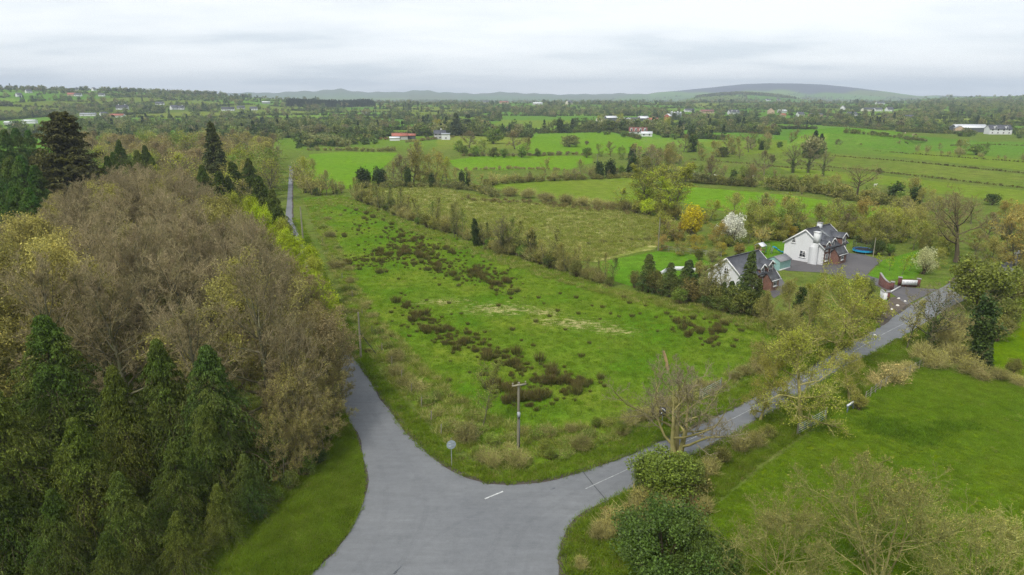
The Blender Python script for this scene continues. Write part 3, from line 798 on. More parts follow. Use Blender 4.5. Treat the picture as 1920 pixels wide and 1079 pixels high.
deciduous('bare1', 53, H=12, Rc=6.2, hb=2.8, n=(14, 6, 6, 6), rt=0.34, twig=0.019, bark='bark_dark', twigm='twig_brown', nleaf=0, el=(0.3, 1.25), wob=0.22, trunk_top=0.6)
deciduous('sallow', 54, H=8, Rc=6.5, hb=0.5, n=(34, 7, 6, 6), rt=0.11, twig=0.0125, bark='bark_moss', twigm='twig_sallow', nleaf=1, sleaf=0.09, spread=0.08, stems=5, el=(0.1, 1.35), wob=0.22, up=0.12, trunk_top=0.75)
deciduous('slim0', 55, H=9, Rc=2.0, hb=2.0, n=(22, 6, 5), rt=0.09, twig=0.012, bark='bark_grey', twigm='twig_grey', nleaf=6, sleaf=0.13, spread=0.12, el=(0.5, 1.3), trunk_top=0.96)
deciduous('slim1', 56, H=9, Rc=1.7, hb=1.2, n=(24, 6, 4), rt=0.10, twig=0.016, bark='bark_grey', twigm='twig_olive', nleaf=3, sleaf=0.18, spread=0.15, el=(0.6, 1.3), trunk_top=0.95)
deciduous('ivy0', 57, H=10, Rc=2.6, hb=1.5, n=(12, 6, 5), rt=0.3, twig=0.018, nleaf=1, sleaf=0.2, el=(0.2, 1.2), ivy=9000, ivy_s=0.30, trunk_top=0.8)
conifer('con0', 60, H=15, Rb=6.9, nb=210, ns=16, nl=15, sleaf=0.23, power=1.02, ragged=0.27, droop=0.62, width=0.30)
conifer('con1', 61, H=15, Rb=6.4, nb=210, ns=16, nl=15, sleaf=0.23, droop=0.74, power=1.05, ragged=0.27, width=0.30)
conifer('con2', 62, H=15, Rb=3.4, nb=150, ns=11, nl=8, droop=0.5, rise=0.4)
conifer('spruce0', 63, H=31, Rb=11.5, nb=380, ns=16, nl=6, sleaf=0.8, droop=0.22, rise=0.42, ragged=0.28, power=0.62, width=0.3)
conifer('spruce1', 64, H=27, Rb=6.2, nb=240, ns=13, nl=6, sleaf=0.7, droop=0.30, rise=0.18, ragged=0.22, power=0.8, width=0.3)
bush('laurel', 70, H=4.5, Rx=4.6, nclump=95, nl=300, sleaf=0.15, rc=0.85, leafm='leaf_ivy_tint', whips=120, whip_L=0.8)
bush('ivybush', 71, H=4.5, Rx=2.6, nclump=48, nl=260, sleaf=0.16, rc=0.75, leafm='leaf_ivy_tint', whips=200, whip_L=1.4, twigm='twig_pale')
bush('leafy0', 72, H=4, Rx=2.2, nclump=34, nl=130, sleaf=0.17, rc=0.75, whips=260, whip_L=0.9)
bush('leafy1', 73, H=4, Rx=1.8, nclump=30, nl=120, sleaf=0.18, rc=0.7, whips=300, whip_L=1.0, upright=0.4)
bush('twiggy0', 74, H=2.4, Rx=1.8, nclump=26, nl=30, sleaf=0.13, rc=0.6, whips=900, whip_L=1.1, twigm='twig_olive', whip_r=0.014)
bush('twiggy1', 75, H=2.6, Rx=1.6, nclump=26, nl=26, sleaf=0.13, rc=0.6, whips=800, whip_L=1.3, upright=0.6, twigm='twig_olive', whip_r=0.016)
bush('bramble0', 76, H=1.3, Rx=1.5, nclump=20, nl=80, sleaf=0.12, rc=0.5, whips=220, whip_L=0.8, twigm='twig_olive')
bush('bramble1', 77, H=1.2, Rx=1.6, nclump=20, nl=40, sleaf=0.12, rc=0.5, whips=320, whip_L=0.9, twigm='twig_olive', whip_r=0.016)
# lighter plants for the middle distance
for k in range(2):
    deciduous(f'mbare{k}', 80 + k, H=11, Rc=4.6, hb=1.2, n=(16, 7, 7), rt=0.26, twig=0.036, mid_sides=3, nleaf=3, sleaf=0.22, spread=0.25, el=(0.1, 1.25), twigm='twig_grey')
    deciduous(f'mbud{k}', 84 + k, H=11, Rc=4.0, hb=0.5, n=(18, 7, 6), rt=0.2, twig=0.03, mid_sides=3, nleaf=7, sleaf=0.26, spread=0.4, stems=1 + k, el=(0.0, 1.25), twigm='twig_olive')
    bush(f'mleaf{k}', 88 + k, H=5, Rx=3.0, nclump=24, nl=60, sleaf=0.42, rc=1.2, stems=8, whips=60, whip_L=1.6, whip_r=0.03)
    bush(f'mhedge{k}', 92 + k, H=3, Rx=2.0, nclump=14, nl=34, sleaf=0.36, rc=0.9, stems=4, whips=90, whip_L=1.4, whip_r=0.03, upright=0.3, twigm='twig_olive')
    bush(f'mtwig{k}', 96 + k, H=4, Rx=1.7, nclump=14, nl=16, sleaf=0.26, rc=0.8, stems=4, whips=150, whip_L=1.9, whip_r=0.028, upright=0.7, twigm='twig_olive')
deciduous('mivy', 100, H=9, Rc=2.0, hb=1.0, n=(10, 5, 4), rt=0.3, twig=0.035, mid_sides=3, nleaf=2, sleaf=0.3, ivy=1400, ivy_s=0.6, el=(0.3, 1.2))
deciduous('mslim', 101, H=9, Rc=1.5, hb=1.0, n=(14, 5, 4), rt=0.1, twig=0.03, mid_sides=3, nleaf=3, sleaf=0.26, spread=0.2, el=(0.6, 1.3), trunk_top=0.95, twigm='twig_olive')
conifer('mcon', 102, H=14, Rb=3.4, nb=90, ns=8, nl=4, sleaf=0.75)

C_BROWN = (0.15, 0.12, 0.06); C_OLIVE = (0.175, 0.165, 0.045); C_BUD = (0.185, 0.205, 0.028); C_LIME = (0.21, 0.27, 0.012)
C_GREEN = (0.065, 0.115, 0.02); C_MIDG = (0.095, 0.15, 0.025); C_DARK = (0.03, 0.055, 0.016); C_CON = (0.037, 0.062, 0.011); C_YEL = (0.33, 0.28, 0.015)
C_MIX = [C_BROWN, C_OLIVE, C_BUD, (0.15, 0.115, 0.055), C_MIDG]
R = random.Random(5)

# ------------------------------------------------------------------ the wood on the left
SIL = [(-300, 470), (0, 425), (60, 395), (120, 362), (200, 330), (270, 303), (340, 322), (420, 380), (470, 428), (530, 488), (552, 522), (582, 575), (612, 640), (636, 720), (660, 790)]
def px_of(x, y, z=0.0):
    dz = CAM_H - z
    depth = y * CP + dz * SP
    return 960 + FPX * x / depth, 539.5 + FPX * (dz * CP - y * SP) / depth
def road_left(y):
    P = sorted([(b_, a) for a, b_ in LOC_L + W_(LEFT[:10])])
    return float(np.interp(y, [p[0] for p in P], [p[1] for p in P]))
pts = []
tries = 0
while tries < 9000:
    tries += 1
    y = R.uniform(63, 178); x = R.uniform(-150, road_left(y) - 2.2)
    if x < -0.78 * y - 12: continue
    if y < 70 and x < -32: continue
    if any((x - a) ** 2 + (y - b_) ** 2 < 4.9 ** 2 for a, b_ in pts): continue
    pts.append((x, y))
nb = 0
for i, (x, y) in enumerate(pts):
    px, _ = px_of(x, y, 14)
    hmax = top_z(float(np.interp(px, [p[0] for p in SIL], [p[1] for p in SIL])), y)
    edge = road_left(y) - x
    hmax = min(hmax, 7.5 + 1.35 * edge) if y < 120 else hmax
    H = min(R.uniform(15.5, 21.5), hmax)
    if H < 5: continue
    u = px
    if u < 150 and R.random() < 0.33:
        plant(f'oak{R.randrange(2)}', x, y, H, (0.27, 0.24, 0.07), 'budding_tree', 'pale yellow budding tree at the left of the bare brown wood', 'tree', 'budding trees in the left wood')
    elif R.random() < 0.10:
        plant(f'oak{R.randrange(2)}', x, y, H * 0.95, C_OLIVE, 'budding_tree', 'olive budding tree among the bare brown beeches of the left wood', 'tree', 'budding trees in the left wood')
    else:
        plant(f'beech{R.randrange(3)}' if H > 12 else f'beechlow{R.randrange(2)}', x, y, H, C_BROWN if R.random() < 0.6 else (0.14, 0.12, 0.045), 'beech_tree', 'bare brown twiggy beech ' + ('behind the foreground cypresses' if y < 92 and px < 420 else 'on the lane side of the wood' if px > 470 else 'at the left end of the brown wood' if px < 140 else 'on the crest of the brown dome' if y > 125 else 'in the middle of the brown dome'), 'tree', 'bare beeches of the left wood', wide=R.uniform(0.95, 1.2) * (1.25 if H < 12 else 1))
    nb += 1
for (px, py, H) in [(606, 850, 8), (585, 880, 7), (618, 812, 9), (600, 790, 11), (622, 768, 9), (560, 896, 7), (575, 845, 12), (548, 870, 11), (612, 735, 11), (618, 705, 10), (598, 740, 13), (530, 905, 9), (606, 672, 11), (570, 800, 13)]:
    plant(f'beechlow{R.randrange(2)}', *G(px, py), H * 0.85, (0.16, 0.15, 0.04), 'beech_tree', 'low branched twiggy tree at the roadside edge of the brown wood', 'tree', 'roadside edge of the left wood', wide=R.uniform(0.9, 1.15))
# undergrowth along the wood edge
for (px, py, H, kd, col) in [(628, 790, 2.2, 'leafy1', C_MIDG), (622, 735, 3.0, 'leafy0', C_LIME), (618, 830, 2.0, 'leafy1', C_GREEN), (600, 872, 1.8, 'leafy0', C_DARK), (575, 895, 2.2, 'leafy1', C_GREEN), (545, 918, 2.0, 'leafy0', C_DARK), (612, 690, 3.5, 'leafy0', C_LIME), (520, 945, 1.6, 'leafy1', C_GREEN), (490, 975, 1.5, 'leafy0', C_DARK)]:
    plant(kd, *G(px, py), H, col, 'undergrowth_shrub', 'leafy green shrub at the foot of the left wood', 'shrub', 'undergrowth of the left wood')
# lime-green trees in fresh leaf leaning over the lane
for i, (px, py, H) in enumerate([(440, 362, 13.5), (462, 370, 13), (480, 384, 13), (502, 396, 12), (522, 412, 11.5), (540, 430, 10.5), (556, 446, 10), (572, 464, 9.5), (588, 484, 9), (600, 506, 8.5), (610, 530, 8), (618, 556, 7.5), (452, 385, 11), (512, 425, 9), (548, 462, 8), (590, 520, 7), (624, 590, 6)]):
    x, y = from_top(px, py, H)
    plant('limetree', min(x, road_left(y) - 0.8), y, H, C_LIME if i % 4 else (0.2, 0.22, 0.03), 'roadside_tree', 'fresh lime green tree overhanging the lane beside the brown wood', 'tree', 'lime green trees along the lane', wide=min(1.1, 8 / H))
# dark evergreens inside the wood
for (px, py, H, kd, w) in [(440, 300, 17, 'con2', 1.3), (463, 296, 17, 'con1', 1.1), (488, 328, 15, 'con2', 1.3), (507, 355, 14, 'con1', 1.1), (521, 384, 12.5, 'con2', 1.3), (405, 318, 16, 'con2', 1.2), (375, 309, 17, 'con1', 1), (425, 330, 14, 'con1', 1.1)]:
    plant(kd, *from_top(px, py, H), H, C_CON, 'evergreen_tree', 'dark green evergreen between the brown wood and the lane', 'conifer', 'dark evergreens by the lane', wide=w)
for (px, py, H) in [(225, 262, 20), (213, 285, 19), (256, 281, 19), (240, 300, 17), (272, 272, 19), (286, 294, 18), (195, 292, 19)]:
    plant('con1', *from_top(px, py, H), H, C_CON, 'evergreen_tree', 'narrow dark evergreen in the row behind the brown wood', 'conifer', 'evergreens behind the wood', wide=0.9)
for (px, py, H) in [(5, 243, 25), (27, 240, 25), (50, 244, 24), (-20, 250, 25), (10, 300, 21), (38, 292, 22), (60, 310, 20), (-10, 345, 18), (25, 350, 18), (55, 352, 18), (12, 385, 15)]:
    plant('con0', *from_top(px, py, H), H, (0.03, 0.068, 0.012), 'evergreen_tree', 'deep green evergreen in the clump at the left edge', 'conifer', 'evergreens at the left edge', wide=0.95)
plant('spruce0', *from_top(97, 214, 31), 31, (0.042, 0.042, 0.018), 'spruce_tree', 'tall broad brownish spruce rising over the left wood', 'conifer')
plant('spruce1', *from_top(396, 228, 27), 27, (0.040, 0.055, 0.024), 'spruce_tree', 'tall dark pointed spruce standing above the wood beside the lane', 'conifer')
# foreground cypresses, bottom left
for k, (px, py, H, kd, lb) in enumerate([(72, 590, 16, 'con0', 'tallest drooping cypress at the lower left, its tip against the brown wood'), (212, 688, 12.5, 'con1', 'short drooping cypress between the two taller ones at lower left'), (298, 638, 14, 'con1', 'middle drooping cypress in front of the brown wood'), (392, 648, 14, 'con0', 'rightmost drooping cypress, nearest the road verge')]):
    plant(kd, *from_top(px, py, H), H, [C_CON, (0.05, 0.068, 0.011), (0.043, 0.066, 0.012), (0.034, 0.06, 0.013)][k], 'cypress_tree', lb, 'conifer', 'foreground cypresses', wide=[1.12, 0.95, 0.98, 1.05][k])
for (px, py, H, kd) in [(130, 780, 11, 'con1'), (-20, 720, 14, 'con0'), (-90, 640, 16, 'con1'), (318, 830, 8.5, 'con0'), (225, 880, 8.5, 'con1'), (90, 920, 8.5, 'con0'), (-90, 820, 12, 'con0'), (410, 905, 5.5, 'con1'), (-10, 880, 9.5, 'con1'), (330, 960, 5.5, 'con0'), (200, 1000, 6, 'con1'), (60, 1060, 6, 'con0'), (455, 850, 6.0, 'con0'), (370, 760, 10, 'con1')]:
    plant(kd, *from_top(px, py, H), H, R.choice([C_CON, (0.05, 0.07, 0.011), (0.033, 0.06, 0.013)]), 'cypress_tree', 'low drooping cypress filling the bottom left corner', 'conifer', 'low cypresses at the bottom left', wide=R.uniform(0.95, 1.25))

# mixed wood further up the lane
pts = []
tries = 0
while tries < 5000 and len(pts) < 120:
    tries += 1
    y = R.uniform(185, 430); u_ = R.uniform(120, 556)
    x = (u_ - 960) / FPX / 1.03 * y
    if x > np.interp(y, [180, 201, 330, 430], [-66, -72, -114, -150]): continue
    if any((x - a) ** 2 + (y - b_) ** 2 < 8.5 ** 2 for a, b_ in pts): continue
    pts.append((x, y))
for x, y in pts:
    H = R.uniform(11, 17.5)
    if y < 260: H = min(H, top_z(np.interp(px_of(x, y, 14)[0], [100, 300, 430, 520, 560], [275, 272, 285, 292, 320]), y))
    c = R.choice([C_BROWN, C_BROWN, C_OLIVE, C_BUD, (0.15, 0.115, 0.055), (0.15, 0.115, 0.055), C_MIDG, C_OLIVE])
    kd = R.choice(['mbare0', 'mbare1', 'mbud0', 'mbud1', 'mbud0']) if c != C_MIDG else 'mbud1'
    plant(kd, x, y, H, c, 'woodland_tree', {C_BROWN: 'brown bare tree', C_OLIVE: 'olive budding tree', C_BUD: 'yellow green budding tree', C_MIDG: 'leafy green tree'}.get(c, 'pinkish brown bare tree') + ' in the mixed wood along the far lane', 'tree', 'mixed wood up the lane', wide=R.uniform(1.0, 1.35))

# ------------------------------------------------------------------ right-hand roadside and house gardens
def by_base(kd, px, by, ty, col, name, label, cat, group=None, wide=1.0, **k):
    x, y = G(px, by)
    return plant(kd, x, y, max(0.6, top_z(ty, y)), col, name, label, cat, group, wide, **k)
T_ = [
 ('moss', 1268, 852, 676, C_OLIVE, 'bare_tree', 'mossy bare tree with crooked limbs reaching over the road by the corner', 1.0),
 ('oak0', 1555, 690, 502, C_BUD, 'oak_tree', 'big yellow green budding oak beside the road in front of the house', 1.0),
 ('oak1', 1500, 668, 545, (0.145, 0.16, 0.035), 'oak_tree', 'olive budding oak left of the big roadside oak', 0.9),
 ('oak1', 1452, 700, 590, (0.15, 0.165, 0.035), 'oak_tree', 'small budding oak on the roadside bank at the end of the field', 0.9),
 ('oak1', 1502, 806, 624, C_BUD, 'oak_tree', 'spreading yellow green oak on the paddock side of the road', 1.1),
 ('oak0', 1425, 790, 662, (0.2, 0.19, 0.03), 'oak_tree', 'oak with twisting bare limbs hanging over the road', 0.8),
 ('oak0', 1592, 752, 655, (0.18, 0.175, 0.03), 'oak_tree', 'smaller budding oak by the paddock fence', 0.9),
 ('bare0', 1738, 664, 530, C_OLIVE, 'bare_tree', 'open branched bare tree with ivy on its stem across from the entrance', 1.05),
 ('slim1', 1700, 655, 560, C_OLIVE, 'slim_tree', 'slim brown stemmed tree next to the open branched tree', 1.2),
 ('bare1', 1793, 492, 352, C_BROWN, 'bare_tree', 'large bare tree with spreading crown behind the road bend', 1.15),
 ('ivy0', 1842, 690, 545, C_DARK, 'ivy_tree', 'dark ivy covered tree at the corner of the right hand fields', 1.0),
 ('ivybush', 1838, 585, 478, (0.11, 0.125, 0.02), 'leafy_tree', 'bright leafy ivy topped tree left of the far road bend', 1.1),
 ('slim0', 905, 800, 672, (0.15, 0.17, 0.04), 'birch_tree', 'slender pale birch standing alone in the front of the field', 1.0),
 ('sallow', 1640, 1115, 872, C_OLIVE, 'sallow_tree', 'spreading twiggy sallow in the bottom right foreground', 1.05),
 ('sallow', 1450, 1125, 950, (0.17, 0.15, 0.05), 'sallow_tree', 'lower twiggy sallow beside the dark laurel', 0.95),
 ('sallow', 1830, 1150, 960, C_OLIVE, 'sallow_tree', 'rightmost twiggy sallow at the bottom edge', 1.0),
 ('bare1', 1605, 370, 305, C_BROWN, 'bare_tree', 'round headed dark bare tree in the hedge behind the long green field', 1.3),
 ('bare0', 1487, 325, 268, C_OLIVE, 'bare_tree', 'left one of three tall bare trees beyond the long green field', 1.1),
 ('bare0', 1515, 325, 277, C_OLIVE, 'bare_tree', 'middle one of three tall bare trees beyond the long green field', 1.1),
 ('bare0', 1543, 332, 280, C_OLIVE, 'bare_tree', 'right one of three tall bare trees beyond the long green field', 0.9),
 ('bare1', 1408, 280, 242, C_OLIVE, 'bare_tree', 'wide bare tree in the pastures right of centre', 1.5),
 ('mbare0', 1432, 328, 282, C_BROWN, 'bare_tree', 'brown round bare tree beside a dark bush in the right pastures', 1.2),
 ('mcon', 1395, 588, 466, C_DARK, 'cypress_tree', 'dark pointed cypress in front of the smaller house', 0.9),
 ('con2', 1395, 590, 468, (0.034, 0.062, 0.018), 'cypress_tree', 'dark pointed cypress hiding the front of the smaller house', 1.0),
 ('con2', 1352, 582, 528, (0.04, 0.065, 0.018), 'cypress_tree', 'shorter dark cypress before the white gable', 1.3),
 ('con2', 1215, 548, 476, (0.032, 0.06, 0.02), 'cypress_tree', 'ragged dark cypress at the left end of the garden hedge', 1.5),
 ('con2', 1282, 562, 485, (0.035, 0.06, 0.02), 'cypress_tree', 'ragged cypress beside the low white garden wall', 1.6),
 ('con2', 1255, 558, 492, (0.03, 0.055, 0.018), 'cypress_tree', 'dark cypress between the two ragged ones', 1.5),
 ('leafy1', 1297, 452, 383, (0.36, 0.30, 0.012), 'yellow_tree', 'bright yellow leaved tree at the back of the lawn', 0.8),
 ('leafy0', 1372, 458, 398, (0.42, 0.42, 0.38), 'blossom_tree', 'white blossoming tree in the garden behind the smaller house', 0.95),
 ('leafy0', 1732, 515, 462, (0.26, 0.27, 0.16), 'blossom_tree', 'pale blossoming shrub tree beside the garden lawn', 0.8),
 ('laurel', 1245, 1075, 965, (0.042, 0.075, 0.012), 'laurel_shrub', 'large dark green laurel at the bottom beside the junction', 1.1),
 ('laurel', 1320, 1100, 1010, (0.045, 0.07, 0.012), 'laurel_shrub', 'smaller laurel to the right of the large one', 0.8),
 ('ivybush', 1215, 925, 862, (0.08, 0.11, 0.016), 'ivy_shrub', 'small ivy shrub leaning to the road left of the ivy clad stump', 0.9),
 ('ivybush', 1280, 930, 852, (0.085, 0.105, 0.02), 'ivy_shrub', 'looser ivy shrub right of the ivy clad stump', 1.0),
 ('ivybush', 1243, 935, 838, (0.10, 0.135, 0.018), 'ivy_shrub', 'tall glossy green ivy clad stump at the bend of the road', 1.15),
 ('leafy0', 1300, 925, 868, (0.12, 0.11, 0.035), 'shrub', 'brownish shrub right of the ivy clad stump', 1.2),
 ('leafy1', 1625, 562, 522, C_DARK, 'shrub', 'round dark evergreen bush at the entrance wall', 1.0),
 ('leafy0', 1640, 600, 560, (0.17, 0.15, 0.025), 'shrub', 'yellowish shrub beside the entrance lay-by', 1.3),
]
for kd, px, by, ty, col, nm, lb, w in T_:
    if kd == 'mcon': continue
    cat = 'shrub' if 'shrub' in nm else 'conifer' if 'cypress' in nm else 'tree'
    by_base(kd, px, by, ty, col, nm, lb, cat, None, w)

def scatter_list(lst, name, label, cat, group):
    for kd, px, by, ty, col, w in lst:
        by_base(kd, px, by, ty, col, name, label, cat, group, w)

# garden trees behind the houses
scatter_list([('mbud0', 1330, 415, 372, C_BUD, 1.2), ('mbud1', 1410, 440, 375, (0.14, 0.17, 0.03), 1.2), ('mbud0', 1440, 450, 385, C_MIDG, 1.2), ('mbud1', 1460, 452, 400, (0.17, 0.16, 0.03), 1.2), ('mbare1', 1480, 430, 385, C_OLIVE, 1.2), ('mbud0', 1570, 430, 395, C_BUD, 1.3), ('mbare0', 1590, 445, 400, C_BROWN, 1.2), ('mbud1', 1620, 455, 405, C_BUD, 1.2),
              ('mbud0', 1650, 452, 395, (0.14, 0.17, 0.03), 1.1), ('mbud1', 1690, 455, 402, C_BUD, 1.1), ('mbud0', 1725, 462, 410, (0.16, 0.18, 0.03), 1.0), ('mbare1', 1750, 420, 365, C_OLIVE, 1.3), ('mbare0', 1700, 410, 368, C_BROWN, 1.2), ('mbud1', 1345, 462, 415, (0.2, 0.14, 0.03), 1.2), ('mbud0', 1270, 452, 415, (0.19, 0.13, 0.035), 1.1),
              ('mbud1', 1240, 470, 440, (0.17, 0.12, 0.04), 1.3), ('mbud0', 1310, 475, 440, (0.22, 0.18, 0.02), 1.5), ('mbud1', 1275, 480, 450, (0.15, 0.13, 0.03), 1.3), ('mbud0', 1350, 480, 452, (0.2, 0.17, 0.025), 1.4)],
             'garden_tree', 'budding olive and yellow garden tree around the back of the two houses', 'tree', 'garden trees behind the houses')
scatter_list([('leafy0', 1490, 440, 418, C_DARK, 1.1), ('leafy1', 1478, 450, 420, (0.2, 0.15, 0.02), 1.2), ('leafy0', 1560, 452, 432, C_GREEN, 1.3), ('leafy1', 1610, 455, 440, C_DARK, 1.2), ('leafy0', 1645, 478, 450, C_DARK, 1.3), ('leafy1', 1668, 480, 458, C_GREEN, 1.2), ('leafy0', 1310, 488, 468, C_DARK, 0.9), ('leafy1', 1335, 492, 466, (0.16, 0.16, 0.07), 0.9), ('leafy0', 1590, 448, 428, (0.13, 0.13, 0.03), 1.4), ('leafy1', 1385, 480, 456, (0.16, 0.12, 0.035), 1.3), ('leafy0', 1420, 470, 452, (0.15, 0.16, 0.03), 1.2)],
             'garden_shrub', 'garden shrub close behind the houses', 'shrub', 'garden shrubs by the houses')
TH = []
for k in range(95):
    px = R.uniform(1236, 1770); lo = float(np.interp(px, [1236, 1300, 1380, 1470, 1560, 1640, 1770], [468, 470, 468, 452, 448, 462, 482])); hi = float(np.interp(px, [1236, 1300, 1400, 1520, 1640, 1770], [440, 405, 412, 415, 425, 415]))
    py = R.uniform(hi, lo); kd = R.choice(['mbud0', 'mbud1', 'mslim', 'mbud0', 'mtwig1', 'leafy0', 'mbud1', 'mtwig0', 'mbare0'])
    H = {'mbud0': R.uniform(5, 9), 'mbud1': R.uniform(5, 9), 'mslim': R.uniform(6, 10), 'mtwig0': R.uniform(3, 5), 'mtwig1': R.uniform(3, 5), 'leafy0': R.uniform(2, 3.5), 'mbare0': R.uniform(5, 9)}[kd]
    if py > 440 and 1460 < px < 1600: H = min(H, 4)
    if py > 418 and 1262 < px < 1410: H = min(H, 3)
    col = R.choice([C_BUD, C_OLIVE, (0.15, 0.17, 0.035), (0.17, 0.18, 0.04), (0.2, 0.15, 0.04), (0.13, 0.16, 0.03)])
    sh_ = kd in ('leafy0', 'mtwig0', 'mtwig1')
    plant(kd, *G(px, py), H, col, 'thicket_shrub' if sh_ else 'thicket_tree', ('olive shrub' if sh_ else 'airy budding tree') + (' in the thicket left of the white house' if px < 1460 else ' in the thicket right behind the white house' if px < 1600 else ' in the thicket behind the trampoline'), 'shrub' if sh_ else 'tree', 'thicket behind the houses', wide=R.uniform(1.0, 1.35))
scatter_list([('slim0', 1668, 508, 478, C_LIME, 1.2), ('slim0', 1690, 516, 480, C_LIME, 1.2), ('slim0', 1705, 508, 474, C_LIME, 1.2), ('slim0', 1648, 500, 473, C_LIME, 1.2)],
             'young_tree', 'young bright green tree on the lawn by the entrance', 'tree', 'young trees on the lawn')
scatter_list([('con2', 1235, 548, 508, (0.05, 0.075, 0.022), 1.5), ('leafy1', 1225, 550, 505, (0.1, 0.1, 0.03), 1.0), ('leafy0', 1250, 556, 515, (0.09, 0.1, 0.03), 1.1), ('leafy1', 1290, 566, 520, (0.12, 0.1, 0.04), 1.0), ('leafy1', 1335, 578, 525, (0.10, 0.11, 0.03), 1.0), ('leafy0', 1385, 590, 530, (0.06, 0.085, 0.02), 1.0), ('leafy0', 1430, 600, 560, (0.11, 0.12, 0.03), 1.1), ('leafy1', 1205, 545, 512, (0.08, 0.1, 0.03), 1.1), ('leafy0', 1300, 566, 535, (0.13, 0.105, 0.035), 1.2), ('leafy1', 1325, 570, 525, (0.13, 0.11, 0.04), 1.1), ('con2', 1365, 580, 525, C_DARK, 1.4), ('con2', 1420, 590, 520, C_DARK, 1.1), ('leafy0', 1330, 580, 550, (0.05, 0.075, 0.02), 1.2), ('leafy1', 1190, 540, 508, (0.11, 0.11, 0.03), 1.0), ('leafy0', 1375, 590, 555, C_DARK, 1.3), ('leafy1', 1275, 572, 540, C_GREEN, 1.2), ('leafy1', 1310, 520, 488, (0.16, 0.14, 0.05), 0.8), ('con2', 1300, 565, 512, C_DARK, 1.1), ('slim1', 1330, 578, 492, (0.13, 0.12, 0.05), 1.2), ('slim1', 1350, 580, 488, (0.12, 0.12, 0.05), 1.2), ('slim1', 1318, 572, 500, (0.13, 0.12, 0.05), 1.2), ('leafy0', 1405, 592, 560, C_DARK, 1.2), ('leafy0', 1355, 586, 552, (0.06, 0.09, 0.02), 1.2)],
             'hedge_shrub', 'dark shrub in the tall garden hedge between the field and the smaller house', 'shrub', 'garden hedge along the field')
scatter_list([('oak1', 1480, 640, 528, (0.13, 0.13, 0.035), 0.8), ('oak0', 1520, 615, 520, C_BUD, 0.8), ('oak1', 1590, 610, 520, C_BUD, 0.9), ('oak0', 1600, 640, 560, (0.17, 0.155, 0.03), 0.9), ('oak1', 1440, 620, 548, (0.14, 0.13, 0.04), 0.8), ('ivy0', 1490, 625, 530, C_OLIVE, 0.7), ('oak0', 1415, 690, 640, (0.15, 0.13, 0.04), 0.9)],
             'roadside_tree', 'budding olive tree in the roadside thicket before the driveway', 'tree', 'thicket before the driveway')
scatter_list([('leafy0', 1440, 822, 796, (0.11, 0.12, 0.03), 1.2), ('twiggy1', 1385, 848, 815, C_OLIVE, 1.1), ('twiggy0', 1415, 838, 806, C_OLIVE, 1.1), ('leafy1', 1355, 870, 838, (0.1, 0.1, 0.03), 1.2), ('twiggy1', 1330, 890, 858, C_OLIVE, 1.2), ('leafy1', 1610, 770, 738, (0.14, 0.14, 0.03), 1.1)],
             'bank_shrub', 'shrub on the hedge bank between the road and the bright paddock', 'shrub', 'hedge bank along the paddock')
scatter_list([('bramble1', 1660, 715, 690, (0.3, 0.24, 0.1), 1.2), ('bramble1', 1678, 702, 680, (0.3, 0.24, 0.1), 1.1), ('bramble1', 1643, 722, 706, (0.3, 0.24, 0.1), 1.0)],
             'dry_grass_clump', 'straw coloured dead grass clump by the paddock fence', 'plant', 'straw clumps by the paddock fence')
scatter_list([('leafy1', 1715, 690, 670, C_GREEN, 1.2), ('twiggy0', 1700, 695, 675, C_OLIVE, 1.2), ('twiggy0', 1755, 690, 655, C_OLIVE, 1.2), ('twiggy1', 1790, 680, 640, C_OLIVE, 1.3), ('twiggy0', 1820, 700, 665, C_OLIVE, 1.3), ('twiggy1', 1870, 712, 688, C_OLIVE, 1.4), ('leafy0', 1900, 700, 672, (0.12, 0.12, 0.035), 1.2), ('twiggy1', 1770, 650, 600, C_OLIVE, 1.2), ('twiggy0', 1800, 640, 585, C_BROWN, 1.2), ('leafy0', 1870, 640, 590, (0.1, 0.1, 0.03), 1.0), ('leafy1', 1890, 620, 560, (0.1, 0.12, 0.03), 1.0), ('twiggy0', 1910, 722, 700, C_OLIVE, 1.3), ('leafy0', 1895, 570, 520, (0.1, 0.1, 0.03), 1.1), ('leafy1', 1860, 555, 510, C_GREEN, 1.0), ('twiggy1', 1730, 680, 640, C_OLIVE, 1.1), ('twiggy0', 1840, 712, 690, C_BROWN, 1.3)],
             'hedge_shrub', 'twiggy shrub in the hedge between the two right hand fields', 'shrub', 'hedge between the right hand fields')
scatter_list([('mbud0', 1860, 500, 440, C_OLIVE, 1.2), ('mbare0', 1880, 490, 415, (0.15, 0.12, 0.05), 1.3), ('mbud1', 1905, 500, 390, (0.17, 0.13, 0.035), 1.2), ('mbud0', 1930, 490, 370, (0.18, 0.14, 0.03), 1.2), ('mbud1', 1830, 470, 430, C_OLIVE, 1.2), ('mivy', 1885, 450, 408, C_DARK, 0.9), ('mbud0', 1915, 545, 480, (0.13, 0.13, 0.03), 1.0), ('mbare1', 1850, 450, 395, C_BROWN, 1.3), ('mbud1', 1770, 480, 440, C_BUD, 1.1), ('mbud0', 1760, 505, 465, (0.14, 0.15, 0.03), 1.0), ('mbare0', 1830, 500, 455, C_OLIVE, 1.1), ('mbud0', 1935, 560, 450, (0.14, 0.13, 0.03), 1.2), ('mleaf0', 1860, 385, 362, C_DARK, 1.2), ('mbare1', 1820, 420, 375, C_OLIVE, 1.2), ('mbud1', 1890, 430, 375, (0.19, 0.14, 0.035), 1.2), ('mbare0', 1780, 400, 360, C_OLIVE, 1.3)],
             'roadside_tree', 'brown and olive tree in the belt at the far right road bend', 'tree', 'tree belt at the right edge')
